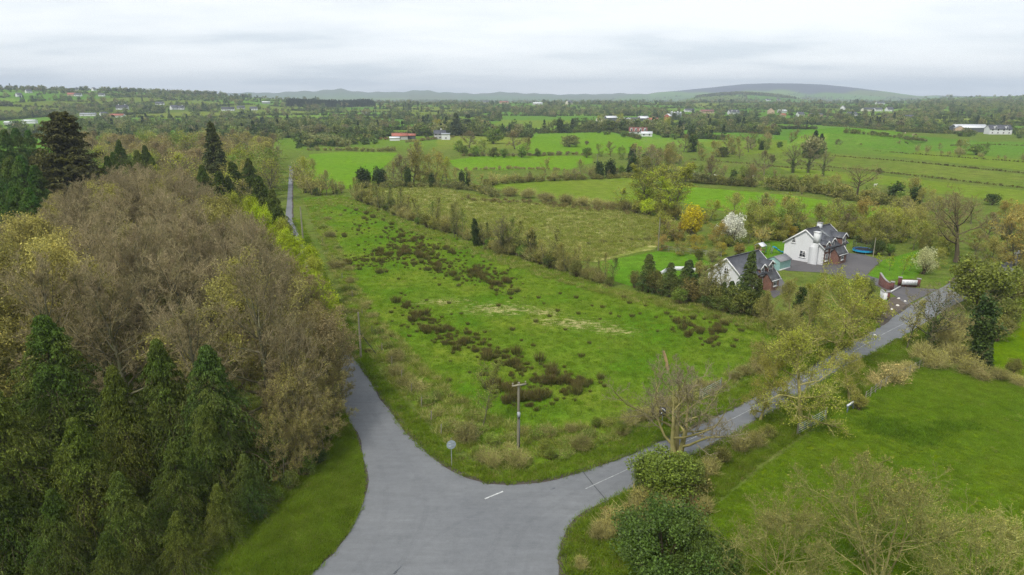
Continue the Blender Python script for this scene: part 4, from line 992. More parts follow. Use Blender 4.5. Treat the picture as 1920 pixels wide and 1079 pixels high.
# junction corner scrub and field edge scrub
cs = [('twiggy0', 0.7), ('twiggy1', 0.8), ('bramble0', 1.1), ('bramble0', 0.9), ('bramble0', 1.0), ('leafy1', 0.45)]
for i in range(34):
    a = R.random(); px = 862 + 330 * a; lo = np.interp(px, [850, 945, 1060, 1200], [838, 884, 856, 812]); hi = np.interp(px, [850, 905, 1000, 1200], [800, 775, 815, 786])
    py = lo - (lo - hi) * R.random() ** 1.2
    kd, k = R.choice(cs)
    plant(kd, *G(px, py), PROTO[kd][2] * k * R.uniform(0.6, 1.0), R.choice([(0.12, 0.16, 0.028), (0.10, 0.15, 0.022), (0.14, 0.15, 0.035), (0.08, 0.14, 0.018)]), 'scrub_bush', 'tangled olive scrub bush in the front corner of the field', 'shrub', 'scrub at the front corner', wide=R.uniform(0.9, 1.3))
for i in range(32):
    a = (i + R.random()) / 32; px = np.interp(a, [0, 0.35, 0.7, 1], [578, 640, 720, 850]); py = np.interp(a, [0, 0.35, 0.7, 1], [395, 545, 690, 832])
    kd = R.choice(['bramble0', 'bramble1', 'bramble1', 'twiggy0', 'bramble0'])
    x, y = G(px + R.uniform(6, 34) * (1 if R.random() < 0.75 else 2.0), py + R.uniform(-4, 6))
    plant(kd, x, y, PROTO[kd][2] * R.uniform(0.55, 1.05), R.choice([(0.11, 0.14, 0.028), (0.12, 0.13, 0.04), (0.09, 0.14, 0.022), (0.14, 0.14, 0.045)]), 'bramble_bush', 'low bramble clump along the lane side of the field', 'shrub', 'brambles along the lane', wide=R.uniform(0.9, 1.5))
for i in range(17):
    a = (i + R.random()) / 17; px = np.interp(a, [0, 0.5, 1], [1175, 1290, 1440]); py = np.interp(a, [0, 0.5, 1], [806, 758, 684])
    kd = R.choice(['bramble0', 'twiggy1', 'bramble1', 'twiggy0'])
    plant(kd, *G(px + R.uniform(-4, 4), py + R.uniform(-14, 4)), PROTO[kd][2] * R.uniform(0.45, 0.85), R.choice([(0.11, 0.12, 0.03), (0.13, 0.11, 0.05), (0.09, 0.12, 0.025)]), 'bramble_bush', 'low scrub on the bank between the field and the main road', 'shrub', 'scrub along the main road', wide=1.2)
for i in range(20):
    px, py, H = R.choice([(1130, 1010, 2), (1110, 1040, 1.6), (1160, 985, 1.6), (1190, 965, 2.0), (1215, 965, 2.2), (1240, 970, 2.4), (1100, 1075, 1.3), (1170, 1010, 1.8), (1285, 955, 1.8), (1320, 960, 1.6), (1330, 1000, 1.5)])
    kd = R.choice(['twiggy1', 'twiggy0', 'bramble1', 'twiggy1'])
    plant(kd, *G(px + R.uniform(-12, 12), py + R.uniform(-10, 10)), H * R.uniform(0.6, 1.0), R.choice([(0.16, 0.14, 0.04), (0.13, 0.12, 0.035), (0.17, 0.11, 0.05)]), 'scrub_bush', 'pale twiggy scrub around the dark laurel by the junction', 'shrub', 'scrub around the laurel', wide=1.1)

# far corner of the site and the boundary behind it
scatter_list([('mtwig0', 585, 366, 330, C_OLIVE, 1.2), ('mtwig1', 600, 366, 325, C_OLIVE, 1.2), ('mbare0', 612, 366, 318, C_OLIVE, 0.8), ('mtwig0', 625, 364, 335, (0.14, 0.11, 0.06), 1.1), ('mtwig1', 575, 362, 322, C_BUD, 1.3), ('mleaf0', 592, 368, 352, C_DARK, 0.8), ('mleaf1', 632, 366, 354, C_DARK, 0.8), ('mbud0', 572, 345, 290, C_BUD, 0.9), ('mbud1', 585, 335, 296, (0.15, 0.15, 0.04), 0.9), ('mtwig0', 640, 362, 338, (0.15, 0.1, 0.07), 1.0), ('mtwig1', 568, 352, 300, C_BUD, 1.2)],
             'boundary_tree', 'twiggy tree in the thicket closing the far end of the field', 'tree', 'thicket at the far end of the field')
bl = [(662, 378), (700, 392), (760, 415), (850, 447), (945, 480), (1040, 508), (1150, 543)]
for i in range(105):
    a = (i + R.random() * 0.8) / 105; px = np.interp(a, np.linspace(0, 1, 7), [p[0] for p in bl]); py = np.interp(a, np.linspace(0, 1, 7), [p[1] for p in bl])
    kd = R.choice(['slim1', 'slim1', 'leafy1', 'twiggy1', 'leafy0', 'mslim'])
    H = {'slim1': R.uniform(5, 9), 'mslim': R.uniform(5, 9), 'leafy1': R.uniform(2.5, 5), 'leafy0': R.uniform(2, 4), 'twiggy1': R.uniform(2.5, 4.5)}[kd] * (1 if px < 1060 else 0.75)
    tr = kd in ('slim1', 'mslim')
    plant(kd, *G(px + R.uniform(-4, 8), py - R.uniform(1, 9)), H, R.choice([C_OLIVE, (0.13, 0.14, 0.04), (0.12, 0.13, 0.03), C_GREEN, (0.05, 0.07, 0.02)]), 'boundary_tree' if tr else 'hedge_shrub',
          ('slim twiggy tree' if tr else 'leafy shrub') + (' at the far end of the overgrown hedge behind the field' if px < 830 else ' midway along the overgrown hedge behind the field' if px < 1000 else ' at the lawn end of the overgrown hedge behind the field'), 'tree' if tr else 'shrub', 'overgrown hedge behind the field', wide=R.uniform(0.9, 1.3))
by_base('bare0', 942, 478, 405, C_OLIVE, 'bare_tree', 'bare branching tree in the hedge behind the field', 'tree', None, 0.9)
by_base('ivy0', 992, 488, 428, C_DARK, 'ivy_tree', 'ivy covered stump tree right of the bare hedge tree', 'tree', None, 1.1)
by_base('ivy0', 893, 462, 405, C_DARK, 'ivy_tree', 'ivy covered stem left of the bare hedge tree', 'tree', None, 0.8)
scatter_list([('slim1', 1060, 512, 455, C_OLIVE, 1.3), ('slim1', 1080, 515, 460, C_OLIVE, 1.3), ('slim1', 1040, 505, 458, C_OLIVE, 1.3), ('mslim', 1100, 520, 478, C_OLIVE, 1.2), ('slim1', 1020, 500, 450, C_OLIVE, 1.3)],
             'boundary_tree', 'bare slim tree in the group at the bend of the back hedge', 'tree', 'slim trees at the bend of the hedge')

# field hedgerow trees of the middle ground
mid = [
 ('mivy', 678, 352, 312, C_DARK, 1.3), ('mivy', 688, 352, 318, C_DARK, 1.0), ('mivy', 706, 350, 312, C_DARK, 1.1), ('mivy', 718, 349, 315, C_DARK, 1.1), ('mbare0', 735, 350, 302, C_OLIVE, 0.9), ('mbare1', 757, 350, 288, C_BROWN, 0.9), ('mbare0', 775, 348, 262, C_OLIVE, 0.9), ('mbud0', 790, 348, 278, C_OLIVE, 1.0), ('mbud1', 812, 345, 282, (0.16, 0.14, 0.035), 1.1), ('mbud0', 828, 340, 292, C_BUD, 1.0), ('mivy', 765, 352, 310, C_DARK, 0.8), ('mivy', 810, 352, 322, C_DARK, 0.9), ('mslim', 840, 352, 310, C_OLIVE, 1.2), ('mslim', 852, 354, 315, C_OLIVE, 1.2), ('mivy', 868, 354, 318, C_GREEN, 0.8), ('mslim', 885, 356, 318, C_OLIVE, 1.2), ('mivy', 878, 350, 320, C_DARK, 0.7), ('mslim', 900, 360, 325, C_OLIVE, 1.2),
 ('mtwig0', 925, 348, 322, C_OLIVE, 1.2), ('mleaf0', 922, 345, 328, C_GREEN, 0.7), ('mtwig1', 945, 345, 325, C_OLIVE, 1.2), ('mtwig0', 965, 344, 322, C_OLIVE, 1.3), ('mtwig1', 990, 342, 322, C_BROWN, 1.3), ('mslim', 1020, 340, 296, C_OLIVE, 1.2), ('mtwig0', 1040, 340, 318, C_OLIVE, 1.3), ('mtwig1', 1065, 338, 315, C_OLIVE, 1.3), ('mbare0', 1090, 336, 298, C_OLIVE, 0.9), ('mtwig0', 1110, 335, 310, C_BROWN, 1.3), ('mivy', 1125, 335, 300, C_DARK, 1.2), ('mivy', 1145, 333, 297, C_DARK, 1.4), ('mivy', 1182, 332, 288, C_DARK, 1.2), ('mleaf1', 1165, 330, 310, C_GREEN, 0.8), ('mbud0', 1210, 330, 290, (0.13, 0.14, 0.03), 1.1), ('mbare1', 1225, 325, 270, C_BROWN, 1.3), ('mbud1', 1245, 322, 275, (0.15, 0.13, 0.035), 1.2), ('mbare0', 1195, 312, 268, C_OLIVE, 1.2), ('mleaf0', 1100, 296, 276, C_GREEN, 1.0), ('mbud0', 1125, 294, 268, C_MIDG, 1.0), ('mbare1', 1145, 294, 264, C_OLIVE, 1.1), ('mbud1', 1165, 300, 274, C_MIDG, 1.0),
 ('mbare1', 880, 278, 244, (0.15, 0.12, 0.06), 1.6), ('mleaf0', 925, 270, 240, C_GREEN, 1.3), ('mbud1', 905, 288, 262, C_MIDG, 1.2), ('mbare0', 965, 280, 246, (0.16, 0.12, 0.04), 1.5), ('mbud0', 985, 285, 256, C_OLIVE, 1.2), ('mleaf0', 870, 292, 272, C_GREEN, 1.0), ('mleaf1', 890, 294, 274, C_GREEN, 1.0), ('mleaf0', 925, 295, 276, (0.05, 0.08, 0.02), 1.1), ('mleaf1', 945, 296, 278, C_GREEN, 1.1), ('mleaf1', 978, 296, 272, C_MIDG, 1.0), ('mleaf0', 1008, 294, 278, C_GREEN, 0.9), ('mleaf1', 1028, 292, 284, C_GREEN, 0.9), ('mleaf0', 860, 285, 262, C_MIDG, 0.9),
 ('mleaf0', 1068, 276, 253, (0.10, 0.115, 0.045), 1.5), ('mbud0', 1058, 275, 255, C_OLIVE, 1.5), ('mbud1', 1080, 275, 256, (0.11, 0.13, 0.04), 1.5), ('mleaf1', 1100, 272, 264, (0.12, 0.1, 0.06), 1.2),
 ('mivy', 1052, 250, 220, (0.19, 0.17, 0.03), 1.2), ('mbud0', 1126, 240, 215, C_BUD, 0.8), ('mbud1', 1162, 235, 212, C_BUD, 1.0), ('mbud0', 1247, 252, 218, C_BUD, 0.8), ('mleaf0', 1098, 248, 234, C_DARK, 1.2), ('mleaf1', 1160, 248, 228, C_DARK, 1.8), ('mleaf0', 1142, 248, 226, C_DARK, 1.5), ('mleaf1', 1062, 250, 240, C_DARK, 1.0), ('mleaf0', 1080, 248, 238, C_GREEN, 1.0), ('mleaf1', 1170, 258, 245, C_GREEN, 1.2), ('mleaf0', 1265, 262, 250, C_GREEN, 1.6),
 ('mcon', 855, 255, 212, (0.03, 0.045, 0.03), 1.6), ('mcon', 875, 252, 214, (0.03, 0.045, 0.03), 1.7), ('mcon', 835, 250, 228, (0.03, 0.05, 0.03), 1.2), ('mbud0', 818, 250, 222, (0.24, 0.21, 0.03), 1.0), ('mleaf0', 800, 260, 250, C_DARK, 1.0),
 ('mivy', 1296, 285, 248, C_DARK, 1.3), ('mbare0', 1282, 285, 252, C_OLIVE, 1.2), ('mleaf1', 1312, 288, 268, C_MIDG, 0.9), ('mbare1', 1365, 285, 250, C_OLIVE, 1.3), ('mbud0', 1345, 295, 262, C_OLIVE, 1.2), ('mleaf0', 1356, 295, 275, C_DARK, 1.0), ('mbare0', 1387, 298, 275, C_OLIVE, 1.1), ('mbud1', 1437, 282, 260, C_GREEN, 0.9), ('mleaf0', 1461, 278, 265, C_GREEN, 1.0), ('mleaf0', 1448, 305, 290, C_DARK, 0.8), ('mbare1', 1495, 265, 242, C_OLIVE, 1.2), ('mbud0', 1440, 258, 235, C_OLIVE, 1.1), ('mbare0', 1520, 275, 250, C_BROWN, 1.5), ('mleaf1', 1535, 275, 262, C_GREEN, 1.1), ('mbare1', 1570, 279, 260, (0.13, 0.12, 0.06), 1.4), ('mbare0', 1683, 279, 263, (0.2, 0.17, 0.09), 1.0), ('mleaf0', 1698, 277, 265, C_DARK, 0.8), ('mbare1', 1612, 280, 268, C_OLIVE, 1.0), ('mbare0', 1762, 282, 268, C_OLIVE, 1.0), ('mbud0', 1805, 290, 260, (0.11, 0.12, 0.04), 1.5), ('mleaf1', 1830, 291, 270, C_GREEN, 1.4), ('mbud1', 1845, 290, 268, C_GREEN, 1.2), ('mleaf0', 1648, 326, 315, (0.05, 0.06, 0.02), 1.2),
 ('mbud0', 1290, 335, 300, C_OLIVE, 1.0), ('mbare0', 1270, 330, 290, C_OLIVE, 1.1), ('mbud1', 1310, 338, 308, C_MIDG, 0.9), ('mbare1', 1335, 340, 290, (0.15, 0.12, 0.05), 1.0), ('mbud0', 1330, 338, 305, C_BROWN, 1.1), ('mleaf0', 1300, 342, 320, (0.1, 0.11, 0.06), 1.1), ('mleaf1', 1325, 344, 325, C_GREEN, 1.0), ('mleaf0', 1350, 346, 328, (0.12, 0.13, 0.03), 1.0), ('mleaf1', 1375, 348, 330, C_GREEN, 1.0), ('mleaf0', 1395, 348, 328, C_DARK, 1.0), ('mleaf1', 1410, 349, 335, C_DARK, 1.0), ('mleaf0', 1445, 352, 325, C_MIDG, 1.1), ('mleaf1', 1470, 354, 330, C_DARK, 1.0), ('mleaf0', 1495, 356, 330, C_MIDG, 1.1), ('mleaf1', 1515, 358, 328, (0.11, 0.12, 0.025), 1.1), ('mbud0', 1535, 362, 325, C_OLIVE, 1.0), ('mbud1', 1560, 368, 325, C_OLIVE, 1.0), ('mleaf1', 1585, 372, 345, C_OLIVE, 1.0), ('mleaf0', 1625, 380, 355, C_OLIVE, 1.1), ('mtwig0', 1645, 382, 350, C_OLIVE, 1.2), ('mivy', 1672, 385, 340, C_DARK, 1.4), ('mleaf0', 1690, 388, 358, C_GREEN, 1.1), ('mivy', 1712, 390, 345, C_DARK, 1.3), ('mbud0', 1700, 385, 330, C_OLIVE, 1.1), ('mbud1', 1735, 395, 350, C_OLIVE, 1.1),
]
names = {'mivy': ('ivy_tree', 'dark ivy covered tree', 'tree'), 'mcon': ('pine_tree', 'dark evergreen tree', 'conifer'), 'mleaf0': ('field_shrub', 'round leafy bush', 'shrub'), 'mleaf1': ('field_shrub', 'round leafy bush', 'shrub'), 'mtwig0': ('field_shrub', 'upright twiggy bush', 'shrub'), 'mtwig1': ('field_shrub', 'upright twiggy bush', 'shrub'), 'mslim': ('field_tree', 'slim twiggy tree', 'tree'), 'mbare0': ('field_tree', 'bare brown tree', 'tree'), 'mbare1': ('field_tree', 'bare brown tree', 'tree'), 'mbud0': ('field_tree', 'budding olive tree', 'tree'), 'mbud1': ('field_tree', 'budding olive tree', 'tree')}
def zone(px, by):
    if by > 326 and px < 915: return 'in the hedge at the back of the rough field'
    if by > 320 and px < 1260: return 'in the hedge behind the pale strip field'
    if by > 320: return 'in the hedge behind the long green field'
    if px < 900 and by < 262: return 'around the far white farmhouse'
    if by < 265 and px < 1280: return 'beside the far yard with silos'
    if px < 1200: return 'between the bright central pastures'
    return 'scattered over the right hand pastures'
for kd, px, by, ty, col, w in mid:
    n_, l_, c_ = names[kd]
    by_base(kd, px, by, ty, col, n_, l_ + ' ' + zone(px, by), c_, 'trees ' + zone(px, by), w)
for i in range(52):
    ln, hh = R.choice([([(1190, 332), (1245, 312), (1320, 296), (1400, 286), (1500, 268)], (6, 12)), ([(1240, 336), (1330, 345), (1420, 350)], (5, 9)), ([(1180, 300), (1240, 290), (1300, 285)], (6, 11)), ([(1440, 355), (1560, 368), (1730, 394)], (4, 8)), ([(960, 342), (1110, 336), (1185, 332)], (3, 6))])
    q = spline(ln, 5); q = q[R.randrange(len(q))]
    kd = R.choice(['mbare0', 'mbare1', 'mbud0', 'mbud1', 'mtwig0', 'mleaf0', 'mslim', 'mivy'])
    n_, l_, c_ = names[kd]; bx_, by_ = q[0] + R.uniform(-10, 10), q[1] + R.uniform(-3, 3)
    col = C_DARK if kd == 'mivy' else R.choice([C_OLIVE, C_BROWN, C_MIDG, (0.13, 0.14, 0.035)])
    plant(kd, *G(bx_, by_), R.uniform(*hh) * (0.6 if c_ == 'shrub' else 1), col, n_, l_ + ' ' + zone(bx_, by_), c_, 'trees ' + zone(bx_, by_), wide=R.uniform(0.9, 1.3))
# poplars standing in the wet corner
scatter_list([('slim0', 1205, 400, 318, C_LIME, 1.9), ('slim0', 1218, 402, 310, C_BUD, 1.9), ('slim0', 1232, 405, 312, C_BUD, 1.9), ('slim0', 1243, 402, 305, C_BUD, 1.9), ('slim0', 1256, 406, 308, C_BUD, 1.9), ('slim0', 1190, 398, 330, C_LIME, 1.9), ('slim0', 1160, 395, 350, C_BUD, 1.8), ('slim0', 1268, 412, 330, C_LIME, 1.8)],
             'poplar_tree', 'slender yellow green poplar in the clump behind the rough field', 'tree', 'poplar clump')
scatter_list([('leafy1', 1195, 402, 375, (0.14, 0.15, 0.03), 1.3), ('leafy0', 1215, 405, 372, C_LIME, 1.3), ('leafy1', 1240, 408, 375, (0.15, 0.16, 0.03), 1.3), ('leafy0', 1262, 412, 380, (0.13, 0.12, 0.03), 1.3), ('twiggy1', 1170, 396, 372, C_OLIVE, 1.4), ('twiggy0', 1145, 392, 374, C_BROWN, 1.4), ('twiggy1', 1120, 390, 370, C_OLIVE, 1.4), ('twiggy0', 1090, 386, 366, C_OLIVE, 1.5), ('twiggy1', 1060, 384, 362, C_OLIVE, 1.5), ('twiggy0', 1025, 378, 358, C_BROWN, 1.5), ('twiggy1', 990, 372, 352, C_OLIVE, 1.5), ('twiggy0', 955, 368, 348, C_OLIVE, 1.4)],
             'field_shrub', 'scrubby willow bush along the back of the rough field', 'shrub', 'willow scrub behind the rough field')

# ------------------------------------------------------------------ continuous hedges (each one thing)
def hedge(pts, H, label, col, protos=('mhedge0', 'mhedge1'), sp=1.7, jit=1.3, wide=1.0, seed=1, name='hedge', group=None, terrain=False):
    r = random.Random(seed)
    P = [GT(*p) for p in pts] if terrain else [(*G(*p), 0.0) for p in pts]
    b = MB(); i = 0
    for a, c in zip(P[:-1], P[1:]):
        L = math.hypot(c[0] - a[0], c[1] - a[1]); k = max(1, int(L / sp))
        for j in range(k):
            f_ = (j + r.random()) / k
            x = a[0] + (c[0] - a[0]) * f_ + r.uniform(-jit, jit); y = a[1] + (c[1] - a[1]) * f_ + r.uniform(-jit, jit); z = a[2] + (c[2] - a[2]) * f_
            ta, ca_, tm, cm, H0 = ARR[r.choice(protos)]
            s = H / H0 * r.choice((0.6, 0.75, 0.9, 1.0, 1.15, 1.4)); w = wide * r.uniform(0.85, 1.2)
            an = r.random() * 6.28; co, si = math.cos(an), math.sin(an)
            M = np.array([[co * s * w, -si * s * w, 0], [si * s * w, co * s * w, 0], [0, 0, s]])
            V, Q, T, mq, mt_ = ca_
            V = V @ M.T + np.array([x, y, z])
            b.v.append(V)
            for mi in np.unique(mq): b.q.append((Q[mq == mi] + b.n, int(mi)))
            b.n += len(V)
    cm = ARR[protos[0]][3]
    o = obj(name, b.mesh(name, cm), color=col)
    return tag(o, label, 'hedge', group)
hedge([(905, 352), (940, 345), (1010, 341), (1110, 337), (1185, 333)], 2.6, 'brown hedgerow in front of the pale central strip field', (0.10, 0.105, 0.03), seed=1)
hedge([(1245, 338), (1330, 346), (1412, 351)], 3.6, 'thick olive hedge at the back left of the long green field', (0.08, 0.09, 0.03), seed=2)
hedge([(1440, 356), (1520, 361), (1600, 377), (1735, 396)], 4.0, 'tall leafy hedge along the back of the long green field', (0.085, 0.095, 0.025), seed=3)
hedge([(668, 353), (760, 352), (830, 352), (905, 360), (930, 372)], 2.6, 'scrubby hedge along the back of the rough field', (0.075, 0.085, 0.03), seed=4)
hedge([(850, 320), (960, 318), (1060, 320)], 1.5, 'low hedge along the front of the central bright pasture', (0.16, 0.14, 0.07), seed=5)
hedge([(860, 293), (960, 294), (1100, 290)], 2.0, 'pale hedge between the two central pastures', (0.13, 0.12, 0.06), seed=6)
hedge([(985, 252), (1050, 250), (1150, 248), (1200, 262)], 3.2, 'dark hedge along the top of the central pasture', (0.05, 0.075, 0.022), seed=7)
hedge([(1540, 236), (1600, 240), (1665, 245)], 2.6, 'clipped dark hedge over the rise in the right pasture', (0.045, 0.07, 0.022), seed=8, terrain=True)
hedge([(1582, 250), (1625, 253), (1688, 260)], 3.0, 'second clipped dark hedge below the rise', (0.045, 0.07, 0.022), seed=9, terrain=True)
hedge([(1696, 262), (1737, 266)], 2.4, 'short dark hedge stub in the right pasture', (0.045, 0.07, 0.022), seed=10, terrain=True)
hedge([(1300, 247), (1345, 249), (1385, 249)], 5.0, 'dark hedge of close trees in the right middle distance', (0.045, 0.07, 0.025), seed=11)
hedge([(1680, 248), (1750, 250), (1828, 254)], 5.0, 'dark green hedge left of the long barn', (0.045, 0.07, 0.022), seed=12)
hedge([(1715, 286), (1800, 293), (1920, 303), (1990, 310)], 4.2, 'line of slim green trees along the ditch on the right', (0.085, 0.11, 0.03), protos=('mtwig0', 'mtwig1'), seed=13, sp=5.5)
for i, (pts, lb) in enumerate([([(1540, 278), (1620, 284), (1715, 290), (1920, 305), (2000, 312)], 'thin dark ditch line across the upper right pastures'), ([(1560, 293), (1700, 304), (1920, 326), (2000, 335)], 'middle dark ditch line across the right pastures'),
                               ([(1480, 308), (1620, 320), (1760, 336), (1920, 354), (2000, 364)], 'lower dark ditch line across the right pastures'), ([(1290, 300), (1400, 308), (1480, 316), (1560, 322)], 'dark ditch line left of the three bare trees'), ([(1780, 274), (1860, 272), (1990, 276)], 'faint ditch line before the white house')]):
    hedge(pts, 0.85, lb, (0.06, 0.065, 0.022), seed=20 + i, sp=0.8, jit=0.35, wide=0.8, name='ditch_growth')
hedge([(1100, 458), (1160, 455), (1230, 452)], 0.9, 'strip of dark rushes across the rough field', (0.07, 0.075, 0.025), seed=30, sp=1.3, jit=1.0, name='rush_strip')
hedge([(880, 376), (960, 380), (1050, 388), (1130, 396), (1200, 402)], 1.3, 'dark brown scrub band at the back of the rough field', (0.085, 0.07, 0.03), seed=31, sp=1.0, jit=3.0, name='scrub_band')
hedge([(580, 283), (640, 283), (700, 285), (745, 284)], 2.5, 'pale scrub hedge at the back of the left bright field', (0.10, 0.11, 0.035), seed=32)
hedge([(575, 268), (620, 274), (650, 276)], 6, 'grey green willows behind the left bright field', (0.10, 0.12, 0.05), seed=33)
hedge([(760, 268), (850, 258)], 2.2, 'hedge running up to the far farm sheds', (0.11, 0.10, 0.045), seed=34)
hedge([(640, 268), (700, 262), (735, 262)], 2.0, 'russet scrub left of the far farm sheds', (0.17, 0.10, 0.05), seed=35, jit=6, sp=1.5)

# ------------------------------------------------------------------ the two houses
def brick_mat(name, a, b_, mortar):
    m, N, out = newmat(name)
    tc_ = N('ShaderNodeTexCoord'); 
    mp = N('ShaderNodeMapping', {'Vector': tc_.outputs['Object'], 'Rotation': (math.pi / 2, 0, 0)})
    br = N('ShaderNodeTexBrick', {'Vector': mp.outputs[0], 'Color1': c4(a), 'Color2': c4(b_), 'Mortar': c4(mortar), 'Scale': 4.4, 'Mortar Size': 0.02})
    geo = N('ShaderNodeNewGeometry')
    col = scale_c(N, br.outputs[0], mrange(N, noise(N, geo.outputs['Position'], 1.1, 5, 0.7), 0.3, 0.7, 0.7, 1.3))
    out(N('ShaderNodeBsdfPrincipled', {'Base Color': col, 'Roughness': 0.85}).outputs[0])
brick_mat('brick', (0.21, 0.085, 0.06), (0.15, 0.07, 0.05), (0.24, 0.2, 0.17))
brick_mat('brick_red', (0.15, 0.045, 0.038), (0.11, 0.04, 0.034), (0.14, 0.10, 0.085))
def slate_mat(name, a, b_):
    m, N, out = newmat(name)
    tc_ = N('ShaderNodeTexCoord')
    br = N('ShaderNodeTexBrick', {'Vector': tc_.outputs['Object'], 'Color1': c4(a), 'Color2': c4(b_), 'Mortar': (0.03, 0.032, 0.036, 1), 'Scale': 3.0, 'Mortar Size': 0.012, 'Row Height': 0.3})
    geo = N('ShaderNodeNewGeometry'); p = geo.outputs['Position']
    col = scale_c(N, br.outputs[0], mrange(N, noise(N, p, 0.9, 5, 0.7), 0.3, 0.7, 0.72, 1.28))
    col = mixc(N, mrange(N, noise(N, p, 0.5, 5, 0.7), 0.55, 0.7, 0, 0.35), col, (0.12, 0.115, 0.09))
    out(N('ShaderNodeBsdfPrincipled', {'Base Color': col, 'Roughness': 0.5, 'Specular IOR Level': 0.4}).outputs[0])
slate_mat('slate', (0.07, 0.075, 0.092), (0.095, 0.10, 0.115))
slate_mat('slate_dark', (0.045, 0.048, 0.055), (0.06, 0.062, 0.068))
slate_mat('tile_red', (0.27, 0.10, 0.075), (0.22, 0.09, 0.07))
def render_mat(name, col, grime):
    m, N, out = newmat(name)
    geo = N('ShaderNodeNewGeometry'); p = geo.outputs['Position']
    mp = N('ShaderNodeMapping', {'Vector': p, 'Scale': (2.2, 2.2, 0.5)})
    cc = mixc(N, mrange(N, noise(N, mp.outputs[0], 1.0, 6, 0.7), 0.5, 0.75, 0, 0.4), col, grime)
    cc = scale_c(N, cc, mrange(N, noise(N, p, 7, 4), 0.3, 0.7, 0.94, 1.05))
    out(N('ShaderNodeBsdfPrincipled', {'Base Color': cc, 'Roughness': 0.85}).outputs[0])
render_mat('white_render', (0.66, 0.67, 0.685), (0.47, 0.47, 0.45))
render_mat('cream_render', (0.66, 0.62, 0.5), (0.45, 0.42, 0.34))
render_mat('grey_render', (0.42, 0.42, 0.41), (0.3, 0.3, 0.28))
render_mat('tan_render', (0.5, 0.36, 0.25), (0.36, 0.27, 0.2))
plain('white_trim', (0.72, 0.72, 0.72), 0.5, var=0.04)
plain('pale_sheet', (0.66, 0.68, 0.70), 0.45, var=0.12, scale=0.6)
plain('grey_sheet', (0.30, 0.32, 0.34), 0.5, var=0.15, scale=0.6)
plain('dark_sheet', (0.10, 0.11, 0.12), 0.5, var=0.15, scale=0.6)
plain('rust_sheet', (0.38, 0.13, 0.09), 0.7, var=0.3, scale=0.8)
plain('mint_paint', (0.25, 0.42, 0.40), 0.6, var=0.1)
plain('grey_felt', (0.22, 0.22, 0.235), 0.85, var=0.15)
plain('gutter', (0.06, 0.06, 0.065), 0.4)
plain('blue_plastic', (0.02, 0.32, 0.55), 0.35, var=0.05)
plain('blue_pad', (0.02, 0.12, 0.33), 0.5, var=0.1)
plain('black_net', (0.02, 0.02, 0.022), 0.8)
plain('galvanised', (0.42, 0.45, 0.46), 0.4, metal=0.5, var=0.12)
plain('green_metal', (0.33, 0.40, 0.36), 0.5, var=0.1)
plain('blue_grey_metal', (0.22, 0.28, 0.34), 0.4, metal=0.3, var=0.1)
plain('sign_back', (0.36, 0.42, 0.46), 0.45, metal=0.3, var=0.08)
plain('sign_black', (0.03, 0.03, 0.05), 0.5)
plain('sign_violet', (0.20, 0.19, 0.30), 0.5)
plain('white_stone', (0.72, 0.70, 0.64), 0.8, var=0.1)
plain('wire', (0.03, 0.03, 0.032), 0.5)
plain('ceramic', (0.30, 0.26, 0.22), 0.3)
plain('stone_cap', (0.32, 0.31, 0.30), 0.8)
plain('cow_cream', (0.55, 0.46, 0.34), 0.8); plain('cow_brown', (0.12, 0.06, 0.04), 0.8); plain('sheep_wool', (0.62, 0.60, 0.54), 0.9)
plain('car_silver', (0.5, 0.52, 0.54), 0.3, metal=0.5); plain('car_glass', (0.03, 0.035, 0.04), 0.1); plain('rubber', (0.02, 0.02, 0.02), 0.8)
m, N, out = newmat('glass')
out(N('ShaderNodeBsdfPrincipled', {'Base Color': (0.025, 0.03, 0.036, 1), 'Roughness': 0.08, 'Specular IOR Level': 0.6}).outputs[0])
m, N, out = newmat('banner_print')
tc_ = N('ShaderNodeTexCoord')
mp = N('ShaderNodeMapping', {'Vector': tc_.outputs['Object'], 'Scale': (4.6, 1, 1.1)})
nn = noise(N, mp.outputs[0], 2.0, 2, 0.5)
sx = N('ShaderNodeSeparateXYZ', {0: tc_.outputs['Object']})
band = mul(N, mrange(N, N('ShaderNodeMath', {0: sx.outputs[2], 1: 0.98}, operation='SUBTRACT').outputs[0], -0.22, -0.18, 0, 1), mrange(N, N('ShaderNodeMath', {0: sx.outputs[2], 1: 0.98}, operation='SUBTRACT').outputs[0], 0.18, 0.22, 1, 0))
col = mixc(N, mul(N, mrange(N, nn, 0.5, 0.56, 0, 0.6), band), (0.78, 0.79, 0.80), (0.30, 0.33, 0.38))
out(N('ShaderNodeBsdfPrincipled', {'Base Color': col, 'Roughness': 0.6}).outputs[0])

